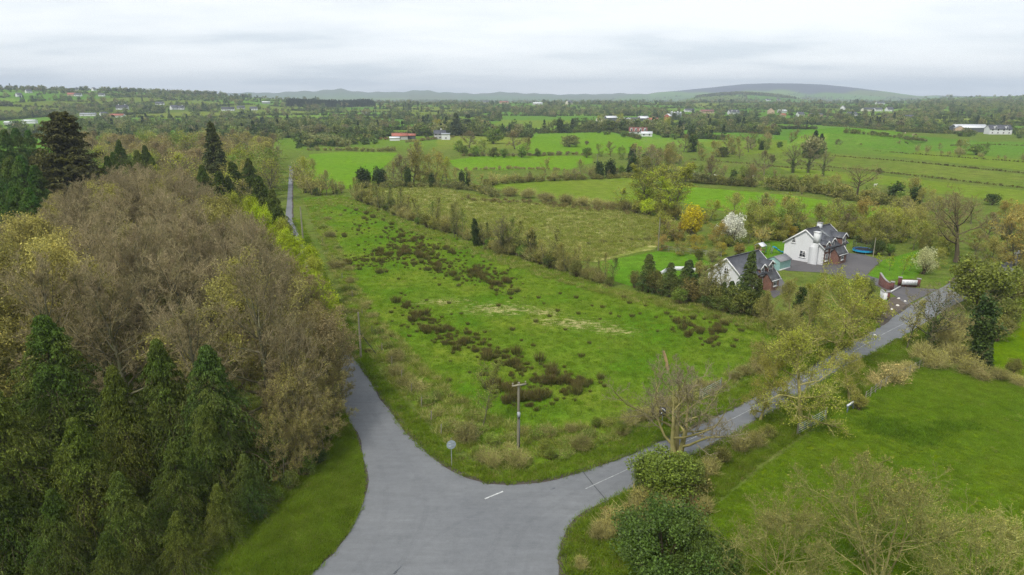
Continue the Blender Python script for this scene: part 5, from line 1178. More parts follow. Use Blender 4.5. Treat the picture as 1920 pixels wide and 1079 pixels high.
def part(name, build, mats, parent, smooth_=False):
    b = MB(); build(b)
    return obj(name, b.mesh(name, mats, smooth_), parent)
def window(parent, o, ux, uy, w, h, name='window', bars=(1, 1), frame='white_trim', sill=True):
    """o: lower centre on the wall, ux: direction along the wall, uy: outward normal (2D vectors in the parent's frame)"""
    ux = np.array([*ux, 0.0]); n = np.array([*uy, 0.0]); o = np.array(o, float); z = np.array([0, 0, 1.0])
    b = MB(); fw = 0.09
    def slab(bb, a0, a1, z0, z1, d0, d1):
        V = [o + ux * a + z * c + n * d for d in (d0, d1) for a, c in ((a0, z0), (a1, z0), (a1, z1), (a0, z1))]
        bb.add(V, [(0, 3, 2, 1), (4, 5, 6, 7), (0, 1, 5, 4), (1, 2, 6, 5), (2, 3, 7, 6), (3, 0, 4, 7)])
    for s in (-1, 1):
        slab(b, s * w / 2 - fw * (s > 0), s * w / 2 + fw * (s < 0), 0, h, -0.02, 0.07)
    slab(b, -w / 2 + fw, w / 2 - fw, 0, fw, -0.02, 0.07); slab(b, -w / 2 + fw, w / 2 - fw, h - fw, h, -0.02, 0.07)
    for k in range(bars[0]):
        x = -w / 2 + w * (k + 1) / (bars[0] + 1); slab(b, x - 0.03, x + 0.03, fw, h - fw, -0.01, 0.06)
    for k in range(bars[1]):
        zz_ = h * (k + 1) / (bars[1] + 1); slab(b, -w / 2 + fw, w / 2 - fw, zz_ - 0.03, zz_ + 0.03, -0.01, 0.055)
    r = obj(name, b.mesh(name, [frame]), parent)
    g = MB(); slab(g, -w / 2 + 0.05, w / 2 - 0.05, 0.05, h - 0.05, -0.02, 0.02); obj('pane', g.mesh('pane', ['glass']), r)
    if sill:
        s_ = MB(); slab(s_, -w / 2 - 0.12, w / 2 + 0.12, -0.16, -0.01, -0.02, 0.14); obj('sill', s_.mesh('sill', ['white_trim']), r)
    return r
def gable_roof(b, x0, x1, y0, y1, ze, zr, yr, ov=0.35, th=0.16, ovg=0.3):
    """ridge along x at y=yr; eaves at y0 and y1 (walls), slopes carried past the walls by ov"""
    for (ya, s) in ((y0, -1), (y1, 1)):
        sl = (zr - ze) / (yr - ya)
        ye = ya + s * ov; zee = zr + (ye - yr) * sl
        V = [(x0 - ovg, ye, zee), (x1 + ovg, ye, zee), (x1 + ovg, yr, zr), (x0 - ovg, yr, zr)]
        V = V + [(x, y, z + th) for x, y, z in V]
        F = [(0, 3, 2, 1), (4, 5, 6, 7), (0, 1, 5, 4), (1, 2, 6, 5), (2, 3, 7, 6), (3, 0, 4, 7)]
        b.add(V, F)
def gable_wall_prism(b, x0, x1, y0, y1, ze, zr, yr, mats=(0, 0, 0, 0)):
    V = [(x0, y0, 0), (x1, y0, 0), (x1, y1, 0), (x0, y1, 0), (x0, y0, ze), (x1, y0, ze), (x1, y1, ze), (x0, y1, ze), (x0, yr, zr), (x1, yr, zr)]
    b.add(V, [(0, 1, 5, 4)], mats[0]); b.add(V, [(2, 3, 7, 6)], mats[1])
    b.add(V, [(3, 0, 4, 7)], mats[2]); b.add(V, [(4, 8, 7)], mats[2]); b.add(V, [(1, 2, 6, 5)], mats[3]); b.add(V, [(5, 6, 9)], mats[3])

def dormer_house(name, label, corner, ang, L, D, ze, zr, dorm, porch, chim_ext=None, chim_ridge=None, gable_windows=(), front_windows=(), end_windows=()):
    r = empty(name, (corner[0], corner[1], 0.0), ang); tag(r, label, 'house')
    yr = D * 0.48
    part('wall', lambda b: gable_wall_prism(b, 0, L, 0, D, ze, zr - 0.05, yr, (1, 0, 0, 0)), ['white_render', 'brick'], r)
    rf = part('roof', lambda b: gable_roof(b, 0, L, 0, D, ze, zr, yr), ['slate'], r)
    def barge(b):
        for xg in (-0.34, L + 0.30):
            for ya, s in ((0, -1), (D, 1)):
                sl = (zr - ze) / (yr - ya); ye = ya + s * 0.36
                b.bar((xg + 0.02, ye, zr + (ye - yr) * sl + 0.02), (xg + 0.02, yr, zr + 0.02), 0.06, 0.30)
    part('bargeboard', barge, ['white_trim'], r)
    part('ridge_cap', lambda b: b.bar((-0.3, yr, zr + 0.2), (L + 0.3, yr, zr + 0.2), 0.24, 0.1), ['slate_dark'], rf)
    part('gutter', lambda b: b.bar((-0.3, -0.42, ze - 0.10), (L + 0.3, -0.42, ze - 0.10), 0.12, 0.1), ['gutter'], r)
    def quoins(b):
        for xq, sx_ in ((0, -1), (L, 1)):
            z = 0.05; k = 0
            while z < ze - 0.35:
                w = 0.42 if k % 2 else 0.28
                x0_, x1_ = (xq - 0.03, xq + w) if sx_ < 0 else (xq - w, xq + 0.03)
                b.box(x0_, x1_, -0.035, 0.3, z, z + 0.30); z += 0.33; k += 1
    part('quoin', quoins, ['white_trim'], r)
    sl = (zr - ze) / yr
    for (xc, w, zb, zt, deep) in dorm:                 # wall dormers: brick face with a small gabled roof
        d = empty('dormer', (0, 0, 0)); d.parent = r
        hw = w / 2; ze_d = zt - hw * 0.75
        yb = (zt - ze) / sl + 0.1
        part('dormer_wall', lambda b: gable_wall_prism_y(b, xc - hw, xc + hw, -0.06 - deep, yb, zb, ze_d, zt - 0.06, xc), ['brick'], d)
        def droof(b):
            for s in (-1, 1):
                V = [(xc, -0.35 - deep, zt), (xc, yb, zt), (xc + s * (hw + 0.22), yb, ze_d - 0.16), (xc + s * (hw + 0.22), -0.35 - deep, ze_d - 0.16)]
                V += [(x, y, z + 0.13) for x, y, z in V]
                b.add(V, [(0, 1, 2, 3), (4, 7, 6, 5), (0, 4, 5, 1), (1, 5, 6, 2), (2, 6, 7, 3), (3, 7, 4, 0)])
        part('dormer_roof', droof, ['slate'], d)
        def dtrim(b):
            for s in (-1, 1):
                b.bar((xc, -0.39 - deep, zt + 0.06), (xc + s * (hw + 0.24), -0.39 - deep, ze_d - 0.12), 0.06, 0.22)
        part('dormer_trim', dtrim, ['white_trim'], d)
        window(d, (xc, -0.06 - deep, zb + 0.15), (1, 0), (0, -1), w * 0.6, max(0.9, ze_d - zb - 0.1), bars=(1, 1))
    if porch:
        x0, x1, dp, pe, pr = porch
        d = empty('porch', (0, 0, 0)); d.parent = r
        ym = -dp / 2
        part('porch_wall', lambda b: gable_wall_prism(b, x0, x1, -dp, 0.0, pe, pr - 0.05, ym), ['brick'], d)
        part('porch_roof', lambda b: gable_roof(b, x0, x1, -dp, 0.0, pe, pr, ym, ov=0.25, th=0.12, ovg=0.25), ['slate_dark'], d)
        def ptrim(b):
            for s in (-1, 1):
                b.bar((x1 + 0.28, ym, pr + 0.05), (x1 + 0.28, ym + s * (dp / 2 + 0.28), pe - 0.22 * (pr - pe) / (dp / 2)), 0.06, 0.2)
            b.bar((x0 - 0.25, -dp - 0.3, pe - 0.15), (x1 + 0.25, -dp - 0.3, pe - 0.15), 0.06, 0.16)
        part('porch_trim', ptrim, ['white_trim'], d)
        part('door', lambda b: b.box(x1 + 0.005, x1 + 0.06, ym - 0.5, ym + 0.5, 0.12, 2.15), ['white_trim'], d)
        window(d, ((x0 + x1) / 2, -dp, 0.9), (1, 0), (0, -1), 1.1, 1.35)
        part('downpipe', lambda b: b.box(x0 - 0.12, x0 - 0.02, -0.14, -0.04, 0, ze - 0.1), ['white_trim'], r)
    for (x, z, w, h) in front_windows: window(r, (x, 0, z), (1, 0), (0, -1), w, h)
    for (y, z, w, h) in gable_windows: window(r, (0, y, z), (0, 1), (-1, 0), w, h)
    for (y, z, w, h) in end_windows: window(r, (L, y, z), (0, 1), (1, 0), w, h)
    if chim_ext:
        yc, w, dpt, zt = chim_ext
        def ch(b):
            b.prism([(-dpt, yc - w / 2), (-0.002, yc - w / 2), (-0.002, yc + w * 1.1), (-dpt, yc + w * 1.1)], 0, zr * 0.52)
            V = [(-dpt, yc - w / 2, zr * .52), (-0.003, yc - w / 2, zr * .52), (-0.003, yc + w * 1.1, zr * .52), (-dpt, yc + w * 1.1, zr * .52), (-dpt, yc - w / 2, zr * .66), (-0.003, yc - w / 2, zr * .66), (-0.003, yc + w / 2, zr * .66), (-dpt, yc + w / 2, zr * .66)]
            b.add(V, [(0, 1, 5, 4), (1, 2, 6, 5), (2, 3, 7, 6), (3, 0, 4, 7)])
            b.box(-dpt, 0.25, yc - w / 2, yc + w / 2, zr * .66, zt)
        c = part('chimney', ch, ['white_render'], r)
        part('chimney_cap', lambda b: b.box(-dpt - 0.08, 0.33, yc - w / 2 - 0.08, yc + w / 2 + 0.08, zt, zt + 0.14), ['white_trim'], c)
    if chim_ridge is not None:
        x = chim_ridge
        c = part('chimney', lambda b: b.box(x - 0.4, x + 0.4, yr - 0.45, yr + 0.45, zr - 0.6, zr + 0.9), ['white_render'], r)
        part('chimney_cap', lambda b: b.box(x - 0.48, x + 0.48, yr - 0.53, yr + 0.53, zr + 0.9, zr + 1.02), ['stone_cap'], c)
    return r
def gable_wall_prism_y(b, x0, x1, y0, y1, z0, ze, zr, xr):
    V = [(x0, y0, z0), (x1, y0, z0), (x1, y1, z0), (x0, y1, z0), (x0, y0, ze), (x1, y0, ze), (x1, y1, ze), (x0, y1, ze), (xr, y0, zr), (xr, y1, zr)]
    b.add(V, [(0, 1, 5, 4), (1, 2, 6, 5), (2, 3, 7, 6), (3, 0, 4, 7)]); b.add(V, [(4, 5, 8), (6, 7, 9)])

HC = G(1541, 498); HR = G(1581, 486)
ANG = math.atan2(HR[1] - HC[1], HR[0] - HC[0])
HL = math.hypot(HR[0] - HC[0], HR[1] - HC[1]) + 0.5
house = dormer_house('house', 'white gabled two storey house with brick front, slate roof and tall chimney', HC, ANG, HL, 9.0, 3.75, 7.1,
             [(1.15, 1.7, 2.9, 5.1, 0.0), (3.6, 1.9, 2.9, 5.5, 0.0), (HL - 2.0, 2.3, 2.9, 6.1, 0.25)], (3.0, 6.6, 1.9, 2.25, 3.5),
             chim_ext=(1.6, 1.1, 0.85, 7.0), chim_ridge=5.6, gable_windows=[(6.9, 3.9, 0.8, 1.15), (4.6, 1.0, 1.35, 1.45)], front_windows=[(1.6, 0.8, 1.2, 1.5), (HL - 1.6, 0.8, 1.3, 1.5)])
def ladder(b):
    zr, ze, yr = 7.1, 3.75, 9.0 * 0.48; sl = (zr - ze) / yr
    f_ = lambda y: ze + y * sl + 0.24
    for x in (3.2, 3.6): b.bar((x + 2.0, 1.0, f_(1.0)), (x + 1.2, 3.6, f_(3.6)), 0.06)
    for k in range(9):
        t = k / 8; y = 1.0 + 2.6 * t; x = 5.2 - 0.8 * t
        b.bar((x, y, f_(y)), (x + 0.4, y, f_(y)), 0.04)
lad = part('roof_ladder', ladder, ['galvanised'], None); lad.location = house.location; lad.rotation_euler = house.rotation_euler
tag(lad, 'pale metal ladder lying on the slate roof of the white house', 'ladder')
R2 = G(1447, 537); L2_ = 10.2
C2 = (R2[0] - L2_ * math.cos(ANG), R2[1] - L2_ * math.sin(ANG))
dormer_house('house', 'smaller white gabled house half hidden by dark cypresses', C2, ANG, L2_, 7.4, 3.3, 6.3, [(6.3, 1.9, 2.7, 4.9, 0.0), (8.7, 2.0, 2.7, 5.3, 0.15)], (6.6, 9.2, 1.9, 2.2, 3.3),
             gable_windows=[(3.5, 3.4, 1.0, 1.1), (2.0, 0.9, 1.3, 1.3)], front_windows=[(2.0, 0.9, 1.3, 1.4), (4.4, 0.9, 1.3, 1.4)], end_windows=[(4.0, 1.0, 1.1, 1.2)])
# garden shed
sx_, sy_ = G(1459, 503)
sh = empty('garden_shed', (sx_, sy_, 0), ANG); tag(sh, 'mint green shed with grey pitched roof beside the white house', 'shed')
part('wall', lambda b: gable_wall_prism(b, -2.1, 2.1, -1.5, 1.5, 2.0, 2.75, 0), ['mint_paint'], sh)
part('roof', lambda b: gable_roof(b, -2.1, 2.1, -1.5, 1.5, 2.0, 2.8, 0, ov=0.2, th=0.08, ovg=0.15), ['grey_felt'], sh)
part('door', lambda b: b.box(-2.15, -2.105, -0.45, 0.45, 0.05, 1.9), ['mint_paint'], sh)
part('skirting', lambda b: (b.box(-2.14, 2.14, -1.54, -1.502, 0.0, 0.3), b.box(-2.14, 2.14, 1.502, 1.54, 0.0, 0.3)), ['white_trim'], sh)
# play tower and slide
px_, py_ = G(1424, 478)
pt = empty('play_tower', (px_, py_, 0), ANG); tag(pt, 'wooden play tower with grey canopy and bright blue slide in the garden', 'play tower')
for a in (-0.8, 0.8):
    for c in (-0.7, 0.7): part('post', lambda b: b.box(a - 0.06, a + 0.06, c - 0.06, c + 0.06, 0, 2.3), ['timber'], pt)
part('deck', lambda b: b.box(-0.9, 0.9, -0.8, 0.8, 1.15, 1.25), ['timber'], pt)
part('canopy', lambda b: gable_roof(b, -1.0, 1.0, -0.9, 0.9, 2.2, 2.8, 0, ov=0.15, th=0.05, ovg=0.1), ['pale_sheet'], pt)
part('swing_beam', lambda b: (b.bar((0.9, 0, 2.1), (3.8, 0, 2.1), 0.12), b.bar((3.8, 0, 2.1), (4.0, -0.9, 0), 0.1), b.bar((3.8, 0, 2.1), (4.0, 0.9, 0), 0.1)), ['timber_old'], pt)
part('swing', lambda b: (b.bar((2.2, 0, 2.1), (2.2, 0, 0.5), 0.03), b.bar((2.7, 0, 2.1), (2.7, 0, 0.5), 0.03), b.box(2.15, 2.75, -0.12, 0.12, 0.45, 0.5)), ['blue_pad'], pt)
sl_ = empty('slide', (*G(1458, 476), 0), ANG - 0.5); tag(sl_, 'free standing bright blue plastic slide near the mint shed', 'slide')
def chute(b):
    pr = [(-1.3, 1.55), (-0.9, 1.5), (-0.3, 1.0), (0.5, 0.45), (1.1, 0.25), (1.5, 0.22)]
    for (x0, z0), (x1, z1) in zip(pr[:-1], pr[1:]):
        b.bar((x0, 0, z0), (x1, 0, z1), 0.5, 0.05)
        for s in (-1, 1): b.bar((x0, s * 0.28, z0 + 0.12), (x1, s * 0.28, z1 + 0.12), 0.06, 0.26)
part('chute', chute, ['blue_plastic'], sl_)
part('ladder_frame', lambda b: [b.bar((-1.35, s * 0.25, 1.5), (-1.8, s * 0.3, 0), 0.06) for s in (-1, 1)] + [b.bar((-1.35 - 0.11 * k, -0.27, 1.4 - 0.35 * k), (-1.35 - 0.11 * k, 0.27, 1.4 - 0.35 * k), 0.05) for k in range(4)], ['grey_sheet'], sl_)
# trampoline
tx, ty = G(1618, 474)
tr = empty('trampoline', (tx, ty, 0)); tag(tr, 'round blue garden trampoline with black net enclosure', 'trampoline')
def ring(b, r0, r1, z, n=28, th=0.06):
    a = np.arange(n) * 2 * math.pi / n
    V = []
    for rr, zz_ in ((r0, z), (r1, z), (r1, z - th), (r0, z - th)): V += [(rr * math.cos(t), rr * math.sin(t), zz_) for t in a]
    for k in range(4):
        b.add(V, [(k * n + i, k * n + (i + 1) % n, ((k + 1) % 4) * n + (i + 1) % n, ((k + 1) % 4) * n + i) for i in range(n)])
part('safety_pad', lambda b: ring(b, 1.75, 2.3, 0.88), ['blue_pad'], tr)
part('skirt', lambda b: ring(b, 2.26, 2.30, 0.82, th=0.35), ['blue_plastic'], tr)
part('mat', lambda b: ring(b, 0.01, 1.75, 0.84, th=0.02), ['black_net'], tr)
for k in range(6):
    a = k * math.pi / 3 + 0.3
    part('leg', lambda b: b.bar((2.2 * math.cos(a), 2.2 * math.sin(a), 0), (2.2 * math.cos(a), 2.2 * math.sin(a), 0.8), 0.06), ['galvanised'], tr)
    part('net_pole', lambda b: b.bar((2.3 * math.cos(a), 2.3 * math.sin(a), 0.8), (2.3 * math.cos(a), 2.3 * math.sin(a), 2.7), 0.05), ['dark_sheet'], tr)
def net(b):
    n = 60
    for i in range(n):
        a = 2 * math.pi * i / n
        b.bar((2.27 * math.cos(a), 2.27 * math.sin(a), 0.9), (2.27 * math.cos(a), 2.27 * math.sin(a), 2.6), 0.018)
    for z in np.arange(1.0, 2.65, 0.2): ring(b, 2.262, 2.278, z, th=0.018)
part('net', net, ['black_net'], tr)
# low white garden wall left of the smaller house
gw = W_([(1236, 520), (1248, 512), (1262, 508), (1290, 508), (1303, 511)])
for k, (a, c) in enumerate(zip(gw[:-1], gw[1:])):
    o = part('garden_wall', lambda b: b.bar((a[0], a[1], 0.45), (c[0], c[1], 0.45), 0.25, 0.9), ['white_render'], None)
    tag(o, ['left end', 'second stretch', 'third stretch', 'right end'][k] + ' of the low white wall bounding the lawn', 'wall', 'low white garden wall')
# entrance walls, piers and banner
def brick_pier(px, py, h, label, w=0.6):
    x, y = G(px, py); r = empty('gate_pier', (x, y, 0), ANG + 0.4); tag(r, label, 'pier')
    part('pier_shaft', lambda b: b.box(-w / 2, w / 2, -w / 2, w / 2, 0, h), ['brick_red'], r)
    part('pier_cap', lambda b: b.box(-w / 2 - 0.08, w / 2 + 0.08, -w / 2 - 0.08, w / 2 + 0.08, h, h + 0.14), ['stone_cap'], r)
brick_pier(1672, 544, 1.5, 'red brick pier at the inner end of the swept entrance wall')
brick_pier(1664, 562, 1.4, 'red brick pier nearest the road at the entrance')
brick_pier(1686, 536, 1.6, 'dark capped pier left of the white banner')
brick_pier(1721, 538, 1.5, 'stone capped pier right of the white banner')
def swept_wall(pts, h0, h1, label, mat='brick_red', name='entrance_wall', cap='stone_cap'):
    P = spline(W_(pts), 5); r = empty(name, (0, 0, 0)); tag(r, label, 'wall')
    n = len(P)
    def bw(b):
        for i in range(n - 1):
            f0, f1 = i / (n - 1), (i + 1) / (n - 1)
            za, zb = h0 + (h1 - h0) * f0 ** 1.6, h0 + (h1 - h0) * f1 ** 1.6
            a, c = np.array(P[i]), np.array(P[i + 1]); d = (c - a) / np.linalg.norm(c - a); nn_ = np.array([-d[1], d[0]]) * 0.14
            V = [(*(a + nn_), 0), (*(a - nn_), 0), (*(c - nn_), 0), (*(c + nn_), 0), (*(a + nn_), za), (*(a - nn_), za), (*(c - nn_), zb), (*(c + nn_), zb)]
            b.add(V, [(4, 5, 6, 7), (0, 1, 5, 4), (1, 2, 6, 5), (2, 3, 7, 6), (3, 0, 4, 7)])
    part('brickwork', bw, [mat], r)
    part('coping', lambda b: [b.bar((*P[i], h0 + (h1 - h0) * (i / (n - 1)) ** 1.6 + 0.06), (*P[i + 1], h0 + (h1 - h0) * ((i + 1) / (n - 1)) ** 1.6 + 0.06), 0.36, 0.1) for i in range(n - 1)], [cap], r)
swept_wall([(1672, 544), (1664, 543), (1656, 540), (1648, 534)], 1.2, 2.3, 'swept red brick entrance wall rising away from the gate')
swept_wall([(1664, 562), (1657, 562), (1651, 556)], 1.3, 1.3, 'pale panelled entrance wall nearest the road', mat='white_render')
ba, bb = G(1688, 538), G(1719, 539)
bn = empty('banner', ((ba[0] + bb[0]) / 2, (ba[1] + bb[1]) / 2, 0), math.atan2(bb[1] - ba[1], bb[0] - ba[0])); tag(bn, 'long white banner hung between two piers at the entrance', 'banner')
bl_ = math.hypot(bb[0] - ba[0], bb[1] - ba[1])
part('sheet', lambda b: b.box(-bl_ / 2 + 0.1, bl_ / 2 - 0.1, -0.21, -0.18, 0.45, 1.42), ['banner_print'], bn)
part('backing_wall', lambda b: b.box(-bl_ / 2 + 0.2, bl_ / 2 - 0.2, -0.16, 0.1, 0, 1.45), ['brick_red'], bn)
o = part('gate_rail', lambda b: b.bar((*G(1666, 552), 0.25), (*G(1688, 540), 0.25), 0.12, 0.3), ['white_trim'], None); tag(o, 'white rail laid across the driveway mouth', 'rail')
# whitewashed stones on the verge
def stone_mesh(seed):
    rg = np.random.default_rng(seed); n, mm = 8, 5; V = []
    for i in range(mm):
        ph = math.pi / 2 * i / (mm - 1)
        for j in range(n):
            t = 2 * math.pi * j / n; r = 0.22 * (1 + 0.12 * rg.normal())
            V.append((r * 1.3 * math.cos(t) * math.cos(ph), r * math.sin(t) * math.cos(ph), 0.22 * math.sin(ph) * (1 + 0.06 * rg.normal())))
    F = [(i * n + j, i * n + (j + 1) % n, (i + 1) * n + (j + 1) % n, (i + 1) * n + j) for i in range(mm - 1) for j in range(n)]
    return MB().add(V, F).mesh('stone', ['white_stone'], True)
SM = [stone_mesh(k) for k in range(3)]
sp_ = [(1685, 561), (1697, 566), (1683, 574), (1672, 581), (1658, 589), (1643, 597), (1611, 614), (1640, 630)]
for k, (a, c) in enumerate(sp_):
    o = obj('verge_stone', SM[k % 3], None, (*G(a, c), 0.03)); o.rotation_euler[2] = k * 1.3
    tag(o, 'whitewashed stone in the row along the verge by the entrance', 'stone', 'whitewashed verge stones')

# ------------------------------------------------------------------ poles, signs, gates, fences
def utility_pole(px, by, ty, label, arm=1.5, kit=True, r=0.15, lean=0.0):
    x, y = G(px, by); H = top_z(ty, y)
    p = empty('utility_pole', (x, y, 0), 0.35); tag(p, label, 'pole', 'utility poles')
    part('pole_shaft', lambda b: b.cyl((0, 0, 0), (lean, 0, H), r * 1.15, r * 0.75, 10), ['timber_old'], p, True)
    if arm:
        part('crossarm', lambda b: b.bar((-arm / 2 + lean, -0.16, H - 0.18), (arm / 2 + lean, -0.16, H - 0.18), 0.11, 0.13), ['timber_old'], p)
        for k in (-0.45, 0.0, 0.45): part('insulator', lambda b: (b.cyl((k * arm + lean, -0.16, H - 0.1), (k * arm + lean, -0.16, H + 0.12), 0.05, 0.07, 8)), ['ceramic'], p, True)
    if kit:
        part('switch_box', lambda b: b.box(-0.22, 0.05, -0.42, -0.16, H * 0.52, H * 0.52 + 0.55), ['grey_sheet'], p)
        part('cable_guard', lambda b: b.bar((0.05, -0.17, 0.2), (0.05, -0.17, H * 0.5), 0.07), ['dark_sheet'], p)
    return x, y, H
P1 = utility_pole(972, 846, 718, 'weathered utility pole with crossarm standing in the corner scrub')
P2 = utility_pole(677, 672, 586, 'bare wooden pole beside the lane left of the field', arm=0, kit=False)
o = part('stay_wire', lambda b: b.cyl((P2[0] + 0.2, P2[1] - 0.2, P2[2] * 0.55), (*G(708, 668), 0.05), 0.05, 0.05, 5), ['wire'], None); tag(o, 'dark stay cable slanting from the lane pole to the field', 'cable')
P3 = utility_pole(568, 448, 388, 'dark pole at the far end of the lane hedge', arm=0, kit=False, r=0.2)
P4 = utility_pole(1234, 470, 408, 'pale slim pole at the back of the lawn', arm=0, kit=False, r=0.14)
P5 = utility_pole(1637, 482, 446, 'thin pole beside the trampoline', arm=0, kit=False, r=0.1)
P6 = utility_pole(1120, 318, 290, 'distant pole in the central pastures', arm=1.4, kit=False, r=0.2)
rs = empty('road_sign', (*G(847, 874), 0), 0.25); tag(rs, 'round traffic sign seen from behind on a grey post at the junction', 'road sign')
part('post', lambda b: b.cyl((0, 0, 0), (0, 0, 2.75), 0.04, 0.04, 8), ['galvanised'], rs, True)
part('disc', lambda b: b.cyl((0, -0.05, 2.35), (0, -0.08, 2.35), 0.46, 0.46, 24), ['sign_back'], rs)
part('bracket', lambda b: (b.box(-0.3, 0.3, -0.11, -0.085, 2.48, 2.53), b.box(-0.3, 0.3, -0.11, -0.085, 2.16, 2.21)), ['galvanised'], rs)
ss = empty('chevron_sign', (*G(1241, 800), 0), -0.5); tag(ss, 'small tilted black and white chevron board behind the mossy bare tree', 'road sign')
part('post', lambda b: b.cyl((0, 0, 0), (0, 0, 2.3), 0.04, 0.04, 8), ['galvanised'], ss, True)
part('board', lambda b: b.box(-0.36, 0.36, -0.08, -0.05, 1.35, 2.35), ['sign_black'], ss)
def chev(b):
    for z in (2.1, 1.62):
        for s in (-1, 1):
            b.bar((s * 0.32, -0.095, z - 0.16), (0.0, -0.095, z + 0.10), 0.02, 0.13)
part('chevron', chev, ['white_trim'], ss)
# broken timber post standing in the field
tp = empty('broken_trunk', (*G(1252, 694), 0)); tag(tp, 'pale broken dead trunk standing in the field above the bare tree', 'trunk')
H = top_z(658, G(1252, 694)[1])
part('lower_stem', lambda b: tube(b, np.array([[(0, 0, 0), (-0.12, 0, H * 0.25), (-0.2, 0.02, H * 0.45)]]), np.array([[0.22, 0.19, 0.17]]), 9), ['timber'], tp, True)
part('upper_stem', lambda b: tube(b, np.array([[(-0.24, 0, H * 0.44), (-0.5, 0, H * 0.75), (-0.72, 0, H)]]), np.array([[0.21, 0.2, 0.14]]), 9), ['timber'], tp, True)
def field_gate(a, c, label, mat='green_metal', h=1.25, bars=5):
    A, B_ = G(*a), G(*c); L = math.hypot(B_[0] - A[0], B_[1] - A[1])
    r = empty('field_gate', (*A, 0), math.atan2(B_[1] - A[1], B_[0] - A[0])); tag(r, label, 'gate')
    for k in range(bars):
        z = 0.2 + (h - 0.2) * k / (bars - 1)
        part('rail', lambda b: b.bar((0.05, 0, z), (L - 0.05, 0, z), 0.04), [mat], r)
    for x in (0.05, L / 2, L - 0.05): part('upright', lambda b: b.bar((x, 0.0, 0.15), (x, 0.0, h + 0.03), 0.045), [mat], r)
    for x in (-0.15, L + 0.15): part('gate_post', lambda b: b.cyl((x, 0, 0), (x, 0, h + 0.25), 0.1, 0.09, 8), ['timber_old'], r)
field_gate((1313, 750), (1350, 730), 'pale green tubular gate into the field behind the mossy tree')
field_gate((1496, 816), (1518, 804), 'left one of two pale tubular gates half hidden under the oak')
field_gate((1521, 802), (1546, 788), 'right one of two pale tubular gates half hidden under the oak')
tgh = empty('feed_trough', (*G(1599, 768), 0), math.atan2(G(1613, 757)[1] - G(1585, 775)[1], G(1613, 757)[0] - G(1585, 775)[0])); tag(tgh, 'long grey metal feed barrier at the edge of the bright paddock', 'feed barrier')
part('beam', lambda b: b.box(-1.7, 1.7, -0.08, 0.08, 0.75, 1.0), ['blue_grey_metal'], tgh)
part('top_face', lambda b: b.box(-1.7, 1.7, -0.11, 0.11, 1.002, 1.04), ['pale_sheet'], tgh)
for x in (-1.5, 0, 1.5): part('leg', lambda b: b.box(x - 0.05, x + 0.05, -0.05, 0.05, 0, 0.75), ['blue_grey_metal'], tgh)
fp = MB().cyl((0, 0, 0), (0.03, 0, 1.25), 0.075, 0.06, 7).mesh('fence_post', ['timber_old'], True)
fpts = spline(W_([(1622, 752), (1660, 724), (1705, 702), (1738, 684), (1765, 676)]), 4)
pf = empty('paddock_fence', (*fpts[0], 0)); tag(pf, 'wire and post fence along the upper edge of the bright paddock', 'fence')
for k, p_ in enumerate(fpts):
    o = obj('fence_post', fp, pf, (p_[0] - fpts[0][0], p_[1] - fpts[0][1], 0)); o.rotation_euler[2] = k * 1.7
for z in (0.4, 0.75, 1.1):
    part('wire', lambda b: [b.bar((fpts[i][0] - fpts[0][0], fpts[i][1] - fpts[0][1], z), (fpts[i + 1][0] - fpts[0][0], fpts[i + 1][1] - fpts[0][1], z), 0.015) for i in range(len(fpts) - 1)], ['galvanised'], pf)
l0 = G(1240, 470); l1 = G(1352, 482.8)
lf = empty('lawn_fence', (*l0, 0)); tag(lf, 'post and rail fence along the back of the lawn', 'fence')
for k in range(9):
    t = k / 8; obj('fence_post', fp, lf, ((l1[0] - l0[0]) * t, (l1[1] - l0[1]) * t, 0))
for z in (0.45, 0.85, 1.15): part('rail', lambda b: b.bar((0, 0.09, z), (l1[0] - l0[0], l1[1] - l0[1] + 0.09, z), 0.05, 0.1), ['timber_old'], lf)
for k in range(14):
    t = k / 13; x, y = G(np.interp(t, [0, 1], [600, 835]), np.interp(t, [0, .45, 1], [455, 655, 842]))
    o = obj('fence_post', fp, None, (x + 0.6, y, 0)); tag(o, 'old fence post among the brambles along the lane', 'fence post', 'lane fence posts')

